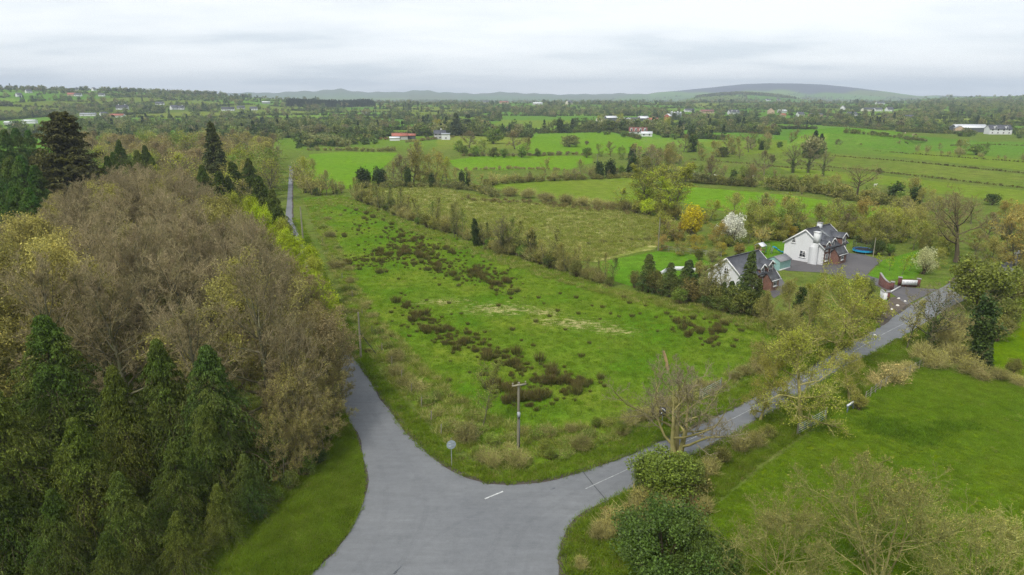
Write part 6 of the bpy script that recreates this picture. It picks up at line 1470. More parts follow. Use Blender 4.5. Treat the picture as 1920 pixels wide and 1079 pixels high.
# ------------------------------------------------------------------ far houses and farm buildings
HOUSES = []
def far_house(px, py, w, d, ze, zr, label, wall='white_render', roof='slate', rot=0.2, chim=(), wins=2, name='farmhouse', cat='house', dorm=0, storeys=1):
    x, y, z = GT(px, py); HOUSES.append((x, y))
    r = empty(name, (x, y, z), rot); tag(r, label, cat)
    part('wall', lambda b: gable_wall_prism(b, -w / 2, w / 2, -d / 2, d / 2, ze, zr - 0.1, 0), [wall], r)
    part('roof', lambda b: gable_roof(b, -w / 2, w / 2, -d / 2, d / 2, ze, zr, 0, ov=0.5, th=0.25, ovg=0.3), [roof], r)
    for c in chim: part('chimney', lambda b: b.box(c * w - 0.6, c * w + 0.6, -0.5, 0.5, zr - 0.6, zr + 1.5), [wall], r)
    for s in range(storeys):
        for k in range(wins):
            xx = -w / 2 + w * (k + 0.5) / wins
            wd = part('window', lambda b: b.box(xx - 0.75, xx + 0.75, -d / 2 - 0.06, -d / 2 - 0.01, 0.9 + 2.6 * s, 2.2 + 2.6 * s), ['white_trim'], r)
            part('pane', lambda b: b.box(xx - 0.6, xx + 0.6, -d / 2 - 0.09, -d / 2 - 0.062, 1.0 + 2.6 * s, 2.1 + 2.6 * s), ['glass'], wd)
    for k in range(dorm):
        xx = -w / 2 + w * (k + 0.5) / dorm; zt = ze + (zr - ze) * 0.9
        dd = part('dormer', lambda b: gable_wall_prism_y(b, xx - 0.9, xx + 0.9, -d / 2 - 0.05, 0, ze - 0.6, zt - 0.7, zt, xx), ['white_render'], r)
        part('pane', lambda b: b.box(xx - 0.55, xx + 0.55, -d / 2 - 0.12, -d / 2 - 0.07, ze - 0.2, zt - 0.8), ['glass'], dd)
    return r
FH = [
 (1870, 252, 20, 10, 5.0, 8.6, 'white two storey farmhouse with twin gablets at the right edge', dict(storeys=2, wins=4, dorm=2, roof='slate', rot=-0.1)),
 (1815, 248, 30, 14, 4.5, 7.5, 'long farm barn with pale roof left of the white farmhouse', dict(wall='dark_sheet', roof='pale_sheet', wins=0, name='barn', cat='barn', rot=-0.1)),
 (1797, 249, 8, 8, 4.5, 6.5, 'tan gable end shed beside the long barn', dict(wall='tan_render', roof='grey_sheet', wins=1, name='barn', cat='barn', rot=1.2)),
 (1846, 248, 12, 9, 3.5, 5.0, 'low dark shed between barn and white farmhouse', dict(wall='dark_sheet', roof='slate_dark', wins=0, name='barn', cat='barn', rot=-0.1)),
 (825, 261, 10, 8, 4.6, 7.2, 'grey white two storey farmhouse with chimney in the middle distance', dict(wall='grey_render', storeys=2, wins=3, chim=(0.1,), rot=0.1)),
 (836, 262, 7, 7, 4.5, 5.2, 'flat pale annexe right of the middle distance farmhouse', dict(wall='white_render', roof='grey_sheet', wins=1, name='annexe', cat='house', rot=0.1)),
 (750, 262, 13, 9, 3.2, 5.2, 'red roofed farm shed left of the middle distance farmhouse', dict(wall='grey_render', roof='rust_sheet', wins=1, name='barn', cat='barn', rot=0.15)),
 (768, 261, 10, 8, 3.0, 4.4, 'faded pink roofed lean-to beside the red shed', dict(wall='dark_sheet', roof='rust_sheet', wins=0, name='barn', cat='barn', rot=0.15)),
 (740, 264, 8, 5, 2.2, 3.0, 'low shed with pale tin roof at the left of the red shed', dict(wall='white_render', roof='pale_sheet', wins=0, name='barn', cat='barn', rot=0.15)),
 (1145, 228, 16, 11, 5.2, 7.6, 'pale roofed barn in the far yard', dict(wall='dark_sheet', roof='pale_sheet', wins=0, name='barn', cat='barn')),
 (1124, 228, 8, 8, 3.4, 5.4, 'small cream house left of the pale roofed barn', dict(wall='cream_render', wins=1)),
 (1176, 229, 9, 9, 3.6, 5.8, 'white shed left of the white house in the far yard', dict(wins=1, name='barn', cat='barn', roof='pale_sheet')),
 (1190, 230, 12, 10, 3.8, 6.6, 'white house in the middle of the far yard', dict(wins=3, chim=(0.4,))),
 (1206, 228, 13, 11, 4.6, 7.4, 'dark gabled shed with pale roof right of the white yard house', dict(wall='dark_sheet', roof='pale_sheet', wins=0, name='barn', cat='barn')),
 (1224, 229, 14, 9, 3.5, 5.6, 'pink grey shed at the right of the far yard', dict(wall='grey_render', roof='rust_sheet', wins=1, name='barn', cat='barn')),
 (1252, 226, 9, 8, 6.5, 9.5, 'red gabled building beside the grey silos', dict(wall='rust_sheet', roof='pale_sheet', wins=0, name='barn', cat='barn', rot=1.0)),
 (1196, 252, 17, 9, 2.8, 6.4, 'red tiled dormer house with four white gablets', dict(roof='tile_red', dorm=4, wins=3, rot=-0.15)),
 (1212, 256, 10, 6, 2.6, 4.2, 'white garage in front of the red tiled house', dict(wins=2, roof='pale_sheet', name='garage', cat='garage', rot=-0.15)),
 (218, 221, 24, 9, 3.4, 5.6, 'long red roofed farm building on the left plain', dict(roof='rust_sheet', wins=3, rot=0.1)),
 (195, 220, 9, 8, 4.8, 7.6, 'white gable house at the end of the red roofed building', dict(wins=2, storeys=2, rot=0.9)),
 (166, 218, 22, 8, 3.0, 4.6, 'low white sheds left of the red roofed building', dict(roof='grey_sheet', wins=2, name='barn', cat='barn')),
 (230, 206, 19, 9, 3.6, 7.8, 'white farmhouse with two white chimneys on the left plain', dict(chim=(-0.3, 0.25), wins=4, roof='slate_dark')),
 (56, 232, 16, 8, 3.6, 4.8, 'white shed behind the evergreens at far left', dict(roof='pale_sheet', wins=0, name='barn', cat='barn')),
 (22, 234, 14, 8, 2.8, 4.0, 'pale roofed low shed at the left edge', dict(wall='grey_render', roof='pale_sheet', wins=0, name='barn', cat='barn')),
 (327, 206, 13, 8, 4.2, 8.0, 'white steep gabled house left of its grey roofed neighbour', dict(wins=2, rot=0.9)),
 (338, 206, 14, 8, 3.6, 7.0, 'grey roofed white house beside the steep gabled one', dict(wins=3, chim=(0.3,))),
 (300, 197, 16, 8, 3.0, 5.6, 'low white cottage on the slope above the steep gabled house', dict(wins=3, roof='slate')),
 (428, 208, 22, 9, 3.4, 7.0, 'long white bungalow with dark roof left of centre', dict(wins=5, roof='slate_dark')),
 (452, 205, 14, 9, 3.4, 6.6, 'grey roofed house right of the long bungalow', dict(wall='grey_render', wins=3)),
 (476, 207, 13, 8, 3.4, 6.4, 'white hip ended bungalow by the dark hedge', dict(wins=3)),
 (499, 195, 18, 10, 4, 5.6, 'pale roofed shed on the far left ridge', dict(wall='grey_sheet', roof='pale_sheet', wins=0, name='barn', cat='barn')),
 (137, 171, 26, 9, 3.6, 6.4, 'white hilltop house on the left ridge', dict(wins=4)),
 (147, 181, 14, 8, 3.6, 6.4, 'small white house below the hilltop house', dict(wins=2)),
 (135, 180, 16, 8, 3.6, 6.4, 'brown roofed house below the hilltop house', dict(wall='tan_render', wins=2, roof='rust_sheet')),
 (54, 175, 12, 8, 4.4, 8, 'white gable house high on the far left slope', dict(wins=1, rot=1.0)),
 (36, 182, 10, 8, 4.4, 8, 'second white gable house on the far left slope', dict(wins=1, rot=1.0)),
 (191, 181, 12, 8, 3.6, 6.4, 'isolated white cottage right on the left slope', dict(wins=1)),
 (176, 171, 8, 8, 4.6, 8.5, 'narrow white gable on the left ridge', dict(wins=1, rot=1.2)),
 (255, 173, 14, 10, 4, 8, 'tan gabled house among the ridge trees', dict(wall='cream_render', wins=1, rot=1.0)),
 (1325, 213, 26, 10, 4, 7, 'brick brown house with long roof right of centre', dict(wall='tan_render', roof='tile_red', wins=4)),
 (1292, 210, 20, 9, 3.4, 6, 'white house left of the brown house', dict(wins=3)),
 (1375, 215, 20, 10, 4, 8.5, 'white house with pointed gables right of the brown house', dict(wins=3, dorm=2)),
 (1445, 214, 14, 12, 5, 10, 'orange tan gabled barn', dict(wall='tan_render', roof='tan_render', wins=0, name='barn', cat='barn', rot=1.3)),
 (1466, 212, 16, 9, 3.6, 6, 'pale green roofed shed right of the tan barn', dict(wall='grey_render', roof='pale_sheet', wins=0, name='barn', cat='barn')),
 (1468, 219, 8, 7, 3, 5, 'small orange shed below the pale roofed shed', dict(wall='tan_render', roof='rust_sheet', wins=0, name='barn', cat='barn')),
 (1500, 219, 11, 9, 4, 7.5, 'small white house with steep roof', dict(wins=2)),
 (1529, 219, 22, 10, 3.6, 5.2, 'long brown barn right of the small white house', dict(wall='tan_render', roof='dark_sheet', wins=0, name='barn', cat='barn')),
 (1596, 219, 16, 10, 3.8, 7.5, 'grey roofed bungalow below the distant estate', dict(wins=3)),
 (1628, 209, 28, 10, 4, 7, 'pale terrace in the distant estate', dict(wall='cream_render', wins=5)),
 (1645, 209, 16, 10, 4, 7, 'white house at the right of the distant estate', dict(wins=3)),
 (1667, 209, 14, 9, 4, 8, 'gabled white house at the estate edge', dict(wins=2)),
 (1703, 225, 14, 9, 3.6, 7, 'white roofed cottage in the trees on the right', dict(wins=3)),
 (1580, 206, 12, 9, 4, 9, 'tall white gable house left of the estate', dict(wins=1, rot=1.0)),
 (1650, 196, 26, 10, 4, 7, 'small pale buildings on the slope beneath the mountain', dict(wins=3)),
 (1818, 193, 20, 10, 4.5, 8, 'white house on the far right slope', dict(wins=2)),
 (1440, 190, 20, 10, 5, 9, 'white farm beneath the wooded knoll', dict(wins=2)),
 (1460, 190, 16, 10, 5, 9, 'second white farm beneath the wooded knoll', dict(wins=2)),
 (1067, 196, 20, 11, 5, 10, 'pale steep roofed house on the central plain', dict(wall='cream_render', wins=2, rot=0.9)),
 (1008, 197, 26, 11, 4, 7, 'long pale shed on the central plain', dict(wall='grey_render', roof='pale_sheet', wins=0, name='barn', cat='barn')),
 (912, 194, 22, 11, 5, 8, 'tiny white house on the central plain', dict(wins=2)),
 (945, 195, 26, 11, 4.5, 7, 'tiny pinkish sheds on the central plain', dict(wall='tan_render', roof='rust_sheet', wins=0, name='barn', cat='barn')),
 (707, 191, 24, 11, 5, 8, 'tiny white house left of the central plain', dict(wins=2)),
 (684, 213, 12, 8, 3, 5, 'white cottage among hedges left of centre', dict(wins=2)),
]
for px, py, w, d, ze, zr, lb, k in FH: far_house(px, py, w, d, ze, zr, lb, **k)
for k in range(4):
    x, y, z = GT(1259 + 5.4 * k, 225)
    s = empty('silo', (x, y, z)); tag(s, ['leftmost', 'second', 'third', 'rightmost'][k] + ' of four grey silos in the far yard', 'silo', 'four grey silos')
    part('drum', lambda b: b.cyl((0, 0, 0), (0, 0, 11.5 - (k % 2) * 0.6), 1.9, 1.9, 14), ['grey_sheet'], s, True)
    part('dome', lambda b: b.cyl((0, 0, 11.5 - (k % 2) * 0.6), (0, 0, 12.6 - (k % 2) * 0.6), 1.9, 0.3, 14), ['pale_sheet'], s, True)
def beast(px, py, mat, label, name, L, rot):
    x, y, z = GT(px, py); b = MB()
    # trunk, neck and head as one lofted body; four jointed legs
    prof = [(-0.50, .62, .10), (-0.44, .68, .17), (-0.2, .66, .19), (0.15, .64, .20), (0.38, .70, .17), (0.50, .82, .11), (0.58, .92, .085), (0.68, .90, .075), (0.78, .82, .045)]
    tube(b, np.array([[(a * L, 0, c * L) for a, c, _ in prof]]), np.array([[r * L for _, _, r in prof]]), 8)
    for a in (-0.36, 0.32):
        for s_ in (-1, 1):
            kx = 0.04 if a < 0 else -0.01
            tube(b, np.array([[(a * L, s_ * .10 * L, .58 * L), ((a + kx) * L, s_ * .10 * L, .36 * L), ((a - kx) * L, s_ * .10 * L, .2 * L), ((a - kx) * L, s_ * .10 * L, 0)]]), np.array([[.085, .05, .032, .036]]) * L, 6)
    tube(b, np.array([[(-0.5 * L, 0, .7 * L), (-.56 * L, 0, .5 * L), (-.55 * L, 0, .3 * L)]]), np.array([[.02, .015, .012]]) * L, 4)
    o = obj(name, b.mesh(name, [mat], True), None, (x, y, z)); o.rotation_euler[2] = rot
    tag(o, label, name)
beast(1712, 255, 'cow_cream', 'cream cow in the far right pasture, left of the brown one', 'cow', 2.0, 0.3)
beast(1717, 255.3, 'cow_brown', 'brown cow beside the cream cow in the far right pasture', 'cow', 2.0, 2.6)
beast(1697, 252, 'cow_cream', 'cream cow standing apart on the far right pasture', 'cow', 2.0, 1.2)
beast(1411, 334, 'sheep_wool', 'white sheep left of the hedge gap behind the long green field', 'sheep', 1.2, 0.4)
beast(1341, 332, 'sheep_wool', 'white sheep behind the olive hedge', 'sheep', 1.2, 2.4)
beast(1641, 350, 'sheep_wool', 'white sheep right of the round headed bare tree', 'sheep', 1.2, 0.0)

# ------------------------------------------------------------------ rush clumps
m, N, out = newmat('rush')
oi = N('ShaderNodeObjectInfo'); geo = N('ShaderNodeNewGeometry'); tc_ = N('ShaderNodeTexCoord')
sx = N('ShaderNodeSeparateXYZ', {0: tc_.outputs['Object']})
col = mixc(N, mrange(N, sx.outputs[2], 0.1, 0.8, 0, 1), (0.085, 0.092, 0.022), (0.138, 0.094, 0.036))
col = mixc(N, mrange(N, oi.outputs['Random'], 0, 1, 0, 0.5), col, (0.10, 0.12, 0.022))
col = scale_c(N, col, mrange(N, geo.outputs['Random Per Island'], 0, 1, 0.55, 1.6))
out(N('ShaderNodeBsdfPrincipled', {'Base Color': col, 'Roughness': 0.8, 'Specular IOR Level': 0.15}).outputs[0])
def blades(b, rg, n, rad, h0, h1, w, lean, mat=0):
    a = rg.random(n) * 6.28; r = rad * np.sqrt(rg.random(n))
    p = np.stack([r * np.cos(a), r * np.sin(a), np.zeros(n)], 1)
    h = rg.uniform(h0, h1, n)
    d = np.stack([np.cos(a) * r / rad * lean, np.sin(a) * r / rad * lean, np.ones(n)], 1) + rg.normal(size=(n, 3)) * 0.14
    d = unit(d); t = p + d * h[:, None]; mdl = p + d * h[:, None] * 0.55 + np.array([0, 0, 0.03])
    s = unit(np.cross(d, rg.normal(size=(n, 3)))) * w
    V = np.stack([p - s, p + s, mdl + s * 0.8, mdl - s * 0.8, t], 1).reshape(-1, 3)
    i = np.arange(n)[:, None] * 5
    b.add(V, i + np.array([[0, 1, 2, 3]]), mat); b.t.append((b.q[-1][0][:, :1] * 0 + (b.n - len(V)) + i + np.array([[3, 2, 4]]), mat))
RM = []
for k in range(5):
    rg = np.random.default_rng(200 + k); b = MB(); blades(b, rg, 150, 0.42, 0.55, 1.05, 0.016, 0.55); RM.append(b.mesh('rush_clump', ['rush']))
R = random.Random(9)
bands = [  # (polyline in photo points, half width px, count, label)
 ([(672, 410), (700, 425), (722, 445)], 26, 28, 'in the small patch at the far end of the field'),
 ([(690, 480), (760, 462), (800, 478), (848, 486)], 22, 66, 'in the broad brown patch in the upper field'),
 ([(742, 445), (790, 470), (770, 498)], 14, 24, 'in the broad brown patch in the upper field'),
 ([(655, 492), (690, 492), (735, 482)], 9, 20, 'left of the broad brown patch'),
 ([(815, 500), (870, 512), (925, 520), (955, 538)], 15, 56, 'in the second brown band below the upper patch'),
 ([(750, 580), (790, 605), (830, 628), (880, 648), (930, 668), (990, 690)], 17, 64, 'in the long diagonal band across the middle'),
 ([(935, 715), (965, 748), (1015, 752)], 12, 24, 'in the dark group beside the utility pole'),
 ([(1000, 715), (1050, 725), (1105, 722)], 15, 26, 'in the group right of the utility pole'),
 ([(1275, 600), (1310, 625), (1355, 612), (1335, 640)], 14, 24, 'in the patch at the right end of the field'),
]
singles = [(735, 632), (768, 632), (842, 716), (832, 740), (845, 745), (905, 705), (1010, 560), (1020, 571), (1050, 552), (1080, 560), (1110, 575), (1130, 578), (1145, 590), (1160, 596), (1185, 595), (1125, 600), (1030, 595), (1005, 605), (960, 620), (880, 625), (865, 590), (842, 570), (800, 565), (760, 555), (705, 610), (695, 580), (1015, 685), (1022, 690), (1058, 690), (1090, 670), (1105, 645), (1180, 570), (1200, 590), (1230, 597), (1250, 590), (1390, 622), (1380, 640), (1375, 652), (1400, 616), (1260, 620), (1170, 560), (1210, 575), (690, 662), (880, 700), (650, 505), (645, 440), (600, 430), (622, 400), (1125, 720), (1035, 760), (978, 640), (1000, 650), (1085, 590), (1045, 585), (1060, 620), (935, 575)]
cnt = 0
for pl, hw, n_, where in bands:
    P = spline(pl, 6)
    for k in range(n_):
        a = P[R.randrange(len(P))]
        px = a[0] + R.gauss(0, hw * 1.0); py = a[1] + R.gauss(0, hw * 0.62)
        o = obj('rush_clump', RM[k % 5], None, (*G(px, py), 0.03)); s = R.choice((0.5, 0.6, 0.7, 0.85, 1.0, 1.2))
        o.scale = (s * R.uniform(0.95, 1.5), s * R.uniform(0.95, 1.5), s * R.uniform(1.05, 1.4)); o.rotation_euler[2] = R.random() * 6.28
        tag(o, 'dark brown rush tuft ' + where, 'rush tuft', 'rush tufts ' + where); cnt += 1
RUSH_PTS = []
for pl, hw, n_, where in bands:
    Pq = spline(pl, 6)
    for k in range(int(n_ * 2.2)):
        q = Pq[R.randrange(len(Pq))]; RUSH_PTS.append((*G(q[0] + R.gauss(0, hw * 1.25), q[1] + R.gauss(0, hw * 0.8)), 0.03))
for k, (px, py) in enumerate(singles):
    o = obj('rush_clump', RM[k % 5], None, (*G(px, py), 0.03)); s = R.uniform(0.45, 0.85); o.scale = (s, s, s * 0.9)
    tag(o, 'small lone rush tuft scattered in the open grass of the field', 'rush tuft', 'lone rush tufts'); cnt += 1

# ------------------------------------------------------------------ scattered stuff through geometry nodes
def proto_collection(name, meshes, color=None):
    c = bpy.data.collections.new(name)
    for i, me in enumerate(meshes):
        o = bpy.data.objects.new(f'{name}_{i}', me)
        if color: o.color = c4(color)
        c.objects.link(o)
    return c
def scatter(name, P, S, coll, label, cat, color=(0.1, 0.1, 0.03), sz=None):
    n = len(P)
    me = bpy.data.meshes.new(name); me.vertices.add(n); me.vertices.foreach_set('co', np.asarray(P, np.float32).ravel())
    rg = np.random.default_rng(n)
    a = me.attributes.new('size', 'FLOAT_VECTOR', 'POINT')
    s = np.asarray(S, np.float32); s = np.stack([s, s, s if sz is None else np.asarray(sz, np.float32)], 1)
    a.data.foreach_set('vector', s.ravel())
    a = me.attributes.new('turn', 'FLOAT_VECTOR', 'POINT'); t = np.zeros((n, 3), np.float32); t[:, 2] = rg.random(n) * 6.28; a.data.foreach_set('vector', t.ravel())
    a = me.attributes.new('pick', 'INT', 'POINT'); a.data.foreach_set('value', rg.integers(0, len(coll.objects), n).astype(np.int32))
    o = obj(name, me, color=color)
    ng = bpy.data.node_groups.new(name, 'GeometryNodeTree')
    ng.interface.new_socket('Geometry', in_out='INPUT', socket_type='NodeSocketGeometry'); ng.interface.new_socket('Geometry', in_out='OUTPUT', socket_type='NodeSocketGeometry')
    gi = ng.nodes.new('NodeGroupInput'); go = ng.nodes.new('NodeGroupOutput')
    ip = ng.nodes.new('GeometryNodeInstanceOnPoints'); ci = ng.nodes.new('GeometryNodeCollectionInfo')
    ci.inputs['Collection'].default_value = coll; ci.inputs['Separate Children'].default_value = True; ci.inputs['Reset Children'].default_value = True
    ip.inputs['Pick Instance'].default_value = True
    def attr(nm, ty):
        x = ng.nodes.new('GeometryNodeInputNamedAttribute'); x.data_type = ty; x.inputs[0].default_value = nm; return x.outputs[0]
    ng.links.new(gi.outputs[0], ip.inputs['Points']); ng.links.new(ci.outputs[0], ip.inputs['Instance'])
    ng.links.new(attr('pick', 'INT'), ip.inputs['Instance Index']); ng.links.new(attr('size', 'FLOAT_VECTOR'), ip.inputs['Scale'])
    e2r = ng.nodes.new('FunctionNodeEulerToRotation'); ng.links.new(attr('turn', 'FLOAT_VECTOR'), e2r.inputs[0]); ng.links.new(e2r.outputs[0], ip.inputs['Rotation'])
    ng.links.new(ip.outputs[0], go.inputs[0])
    md = o.modifiers.new('scatter', 'NODES'); md.node_group = ng
    return tag(o, label, cat, kind='stuff')

def in_poly(x, y, poly):
    c = np.zeros(len(x), bool); n = len(poly)
    for i in range(n):
        x1, y1 = poly[i]; x2, y2 = poly[(i + 1) % n]
        k = ((y1 > y) != (y2 > y)) & (x < (x2 - x1) * (y - y1) / ((y2 - y1) or 1e-9) + x1)
        c ^= k
    return c
def grass_colour(name, a, b_, dry, dry_p):
    m, N, out = newmat(name)
    oi = N('ShaderNodeObjectInfo'); geo = N('ShaderNodeNewGeometry')
    col = mixc(N, noise(N, geo.outputs['Position'], 0.12, 3), a, b_)
    col = mixc(N, mrange(N, oi.outputs['Random'], 1 - dry_p, 1, 0, 0.8), col, dry)
    col = scale_c(N, col, mul(N, mrange(N, geo.outputs['Random Per Island'], 0, 1, 0.7, 1.35), mrange(N, noise(N, geo.outputs['Position'], 0.6, 3), 0.3, 0.7, 0.8, 1.2)))
    b1 = N('ShaderNodeBsdfPrincipled', {'Base Color': col, 'Roughness': 0.8, 'Specular IOR Level': 0.0}); t1 = N('ShaderNodeBsdfTranslucent', {'Color': col})
    out(N('ShaderNodeMixShader', {0: 0.3, 1: b1.outputs[0], 2: t1.outputs[0]}).outputs[0])
grass_colour('blade_field', (0.125, 0.26, 0.014), (0.23, 0.31, 0.03), (0.36, 0.32, 0.12), 0.04)
grass_colour('blade_verge', (0.14, 0.25, 0.016), (0.20, 0.26, 0.026), (0.36, 0.29, 0.12), 0.10)
grass_colour('blade_rough', (0.21, 0.27, 0.04), (0.26, 0.28, 0.055), (0.52, 0.46, 0.2), 0.4)
grass_colour('blade_dock', (0.105, 0.20, 0.012), (0.13, 0.22, 0.016), (0.15, 0.24, 0.02), 0.1)
def tufts(name, mat, h0, h1, n, rad, w, lean, seed):
    ms = []
    for k in range(3):
        rg = np.random.default_rng(seed + k); b = MB(); blades(b, rg, n, rad, h0, h1, w, lean); ms.append(b.mesh(name, [mat]))
    return proto_collection(name, ms)
srg = np.random.default_rng(77)
def fill(poly_px, n, keep=None):
    W2 = W_(poly_px); xs = [p[0] for p in W2]; ys = [p[1] for p in W2]
    x = srg.uniform(min(xs), max(xs), n); y = srg.uniform(min(ys), max(ys), n)
    k = in_poly(x, y, W2) & (srg.random(n) < np.clip((95.0 / y) ** 1.6, 0, 1))
    if keep is not None: k &= keep(x, y)
    return np.stack([x[k], y[k], np.full(k.sum(), 0.03)], 1)
tf = tufts('grass_tuft', 'blade_field', 0.12, 0.32, 26, 0.30, 0.012, 0.8, 300)
tv = tufts('verge_tuft', 'blade_verge', 0.12, 0.36, 28, 0.28, 0.012, 0.8, 310)
tr_g = tufts('rough_tuft', 'blade_rough', 0.25, 0.7, 34, 0.34, 0.013, 0.9, 320)
scatter('small_rushes', RUSH_PTS, srg.uniform(0.3, 0.62, len(RUSH_PTS)), proto_collection('rush_proto', RM), 'many small rush tufts filling the brown drifts of the field', 'rushes')
P = fill(SITE, 60000); scatter('field_grass', P, srg.uniform(0.6, 1.5, len(P)), tf, 'uneven green grass growing over the open field', 'grass')
VL = [(575, 1079), (615, 1039), (645, 1004), (665, 969), (675, 939), (679, 904), (675, 869), (665, 829), (650, 794), (637, 764), (610, 800), (520, 905), (380, 1060), (330, 1180), (500, 1150)]
VU = [(1640, 617), (1560, 668), (1470, 720), (1420, 748), (1300, 805), (1215, 843), (1160, 866), (1100, 888), (1000, 908), (915, 911), (845, 884), (765, 818), (715, 746), (655, 665), (604, 545), (560, 420), (566, 412), (622, 540), (665, 620), (715, 705), (845, 848), (945, 894), (1150, 830), (1300, 768), (1440, 695), (1640, 600)]
VR = [(1062, 1079), (1056, 1049), (1062, 1019), (1077, 989), (1105, 965), (1140, 945), (1185, 922), (1255, 885), (1340, 840), (1437, 785), (1560, 710), (1669, 650), (1733, 612), (1760, 640), (1660, 718), (1550, 782), (1420, 872), (1320, 960), (1280, 1079)]
roadW = ROAD
offroad = lambda x, y: ~in_poly(x, y, roadW)
edge_pts = []
for pl in (UP_W[6:], LOC_R[:3], W_(LEFT), W_(RIGHT[1:17])):
    for q in densify(pl, 0.22, 0.0, 1, False): edge_pts.append((q[0] + srg.normal() * 0.2, q[1] + srg.normal() * 0.2, 0.05))
P = np.concatenate([np.array(edge_pts), fill(VL, 60000, offroad), fill(VU, 200000, offroad), fill(VR, 120000, offroad)]); scatter('verge_grass', P, srg.uniform(0.6, 1.4, len(P)), tv, 'grass growing on the roadside verges', 'grass')
EDGE = [(568, 378), (640, 366), (760, 412), (945, 478), (1150, 541), (1400, 592), (1560, 628), (1440, 690), (1300, 765), (1150, 828), (945, 892), (845, 842), (715, 700), (650, 580), (598, 450)]
INNER = W_([(605, 395), (640, 385), (760, 432), (945, 500), (1150, 560), (1380, 612), (1470, 640), (1390, 690), (1270, 745), (1150, 790), (1000, 810), (900, 770), (800, 690), (700, 580), (640, 470)])
P = fill(EDGE, 70000, lambda x, y: ~in_poly(x, y, INNER)); scatter('rank_grass', P, srg.uniform(0.6, 1.4, len(P)), tr_g, 'rank yellowing grass along the overgrown field margins', 'grass')
PD = [(1742, 684), (1925, 718), (2000, 760), (2000, 1079), (1300, 1079), (1330, 960), (1440, 870), (1560, 782), (1650, 728)]
P = fill(PD, 90000); scatter('paddock_grass', P, srg.uniform(0.35, 0.8, len(P)), tf, 'short bright grass of the paddock on the right', 'grass')
RF = [(660, 362), (705, 350), (820, 353), (930, 374), (1060, 387), (1160, 394), (1270, 416), (1240, 455), (1110, 492), (1000, 482), (900, 447), (800, 412)]
P = fill(RF, 60000); scatter('rough_grass', P, srg.uniform(0.8, 1.8, len(P)), tr_g, 'pale rough grass of the field behind the hedge', 'grass')
# nettle-dark growth in the paddock by the gates
P = []
for (px, py, sx_, sy_, n_) in [(1700, 812, 55, 9, 200), (1650, 795, 32, 9, 130), (1790, 800, 45, 8, 120), (1725, 830, 30, 7, 70)]:
    for k in range(n_): P.append((*G(px + R.gauss(0, sx_ * 0.6), py + R.gauss(0, sy_ * 0.7)), 0.03))
scatter('dock_growth', P, srg.uniform(1.0, 1.6, len(P)), tufts('dock', 'blade_dock', 0.12, 0.3, 30, 0.3, 0.014, 0.9, 330), 'low darker green weeds spread over the paddock by the gates', 'weeds')

# ------------------------------------------------------------------ far hedgerows, woods and plantations
def far_mat(name, cols, seed=0.0):
    m, N, out = newmat(name)
    oi = N('ShaderNodeObjectInfo'); geo = N('ShaderNodeNewGeometry')
    rp = N('ShaderNodeValToRGB', {0: oi.outputs['Random']})
    rp.color_ramp.interpolation = 'LINEAR'
    while len(rp.color_ramp.elements) < len(cols): rp.color_ramp.elements.new(0.5)
    for i, c in enumerate(cols):
        rp.color_ramp.elements[i].position = i / (len(cols) - 1); rp.color_ramp.elements[i].color = c4(c)
    col = scale_c(N, rp.outputs[0], mul(N, mrange(N, geo.outputs['Random Per Island'], 0, 1, 0.55, 1.4), mrange(N, noise(N, geo.outputs['Position'], 0.015, 3), 0.3, 0.7, 0.75, 1.25)))
    b1 = N('ShaderNodeBsdfPrincipled', {'Base Color': col, 'Roughness': 0.8, 'Specular IOR Level': 0.1}); t1 = N('ShaderNodeBsdfTranslucent', {'Color': col})
    out(N('ShaderNodeMixShader', {0: 0.25, 1: b1.outputs[0], 2: t1.outputs[0]}).outputs[0])
far_mat('far_green', [(0.10, 0.16, 0.035), (0.17, 0.24, 0.05), (0.06, 0.10, 0.03), (0.14, 0.20, 0.045), (0.21, 0.22, 0.06), (0.07, 0.12, 0.03)])
far_mat('far_tree', [(0.27, 0.23, 0.125), (0.21, 0.28, 0.07), (0.27, 0.25, 0.11), (0.24, 0.28, 0.075), (0.16, 0.205, 0.065), (0.07, 0.11, 0.035), (0.15, 0.215, 0.05)])
far_mat('far_dark', [(0.04, 0.065, 0.028), (0.05, 0.08, 0.032)])
for k in range(3):
    bush(f'fbush{k}', 400 + k, H=4, Rx=2.8, nclump=9, nl=16, sleaf=1.0, rc=1.25, stems=3, leafm='far_green')
    bush(f'ftree{k}', 410 + k, H=9, Rx=4.0, nclump=14, nl=16, sleaf=1.15, rc=1.9, stems=6, leafm='far_tree', low=0.22)
conifer('fcon', 420, H=14, Rb=3.4, nb=36, ns=4, nl=3, sleaf=1.7, leafm='far_dark')
cb_ = proto_collection('hedge_bush', [PROTO[f'fbush{k}'][1] for k in range(3)])
ct_ = proto_collection('far_crown', [PROTO[f'ftree{k}'][1] for k in range(3)])
cc_ = proto_collection('far_conifer', [PROTO['fcon'][1]])
rg = np.random.default_rng(31)
NB = 760000
r = 440 * (6500 / 440) ** (rg.random(NB) ** 1.0); a = np.radians(rg.uniform(-40, 40, NB))
X, Y = r * np.sin(a), r * np.cos(a)
i1, d1, d2 = nearest(X, Y)
gap = d2 - d1
kind = SKIND[i1]
wid = np.where(r < 2300, 4.5, np.where(r < 6000, 8, 14))
hed = gap < wid
wood = (kind >= 5) & (kind == 5) & (rg.random(NB) < 0.30)
scrub = (kind == 6) & (rg.random(NB) < 0.10)
pastures = np.ones(NB, bool)
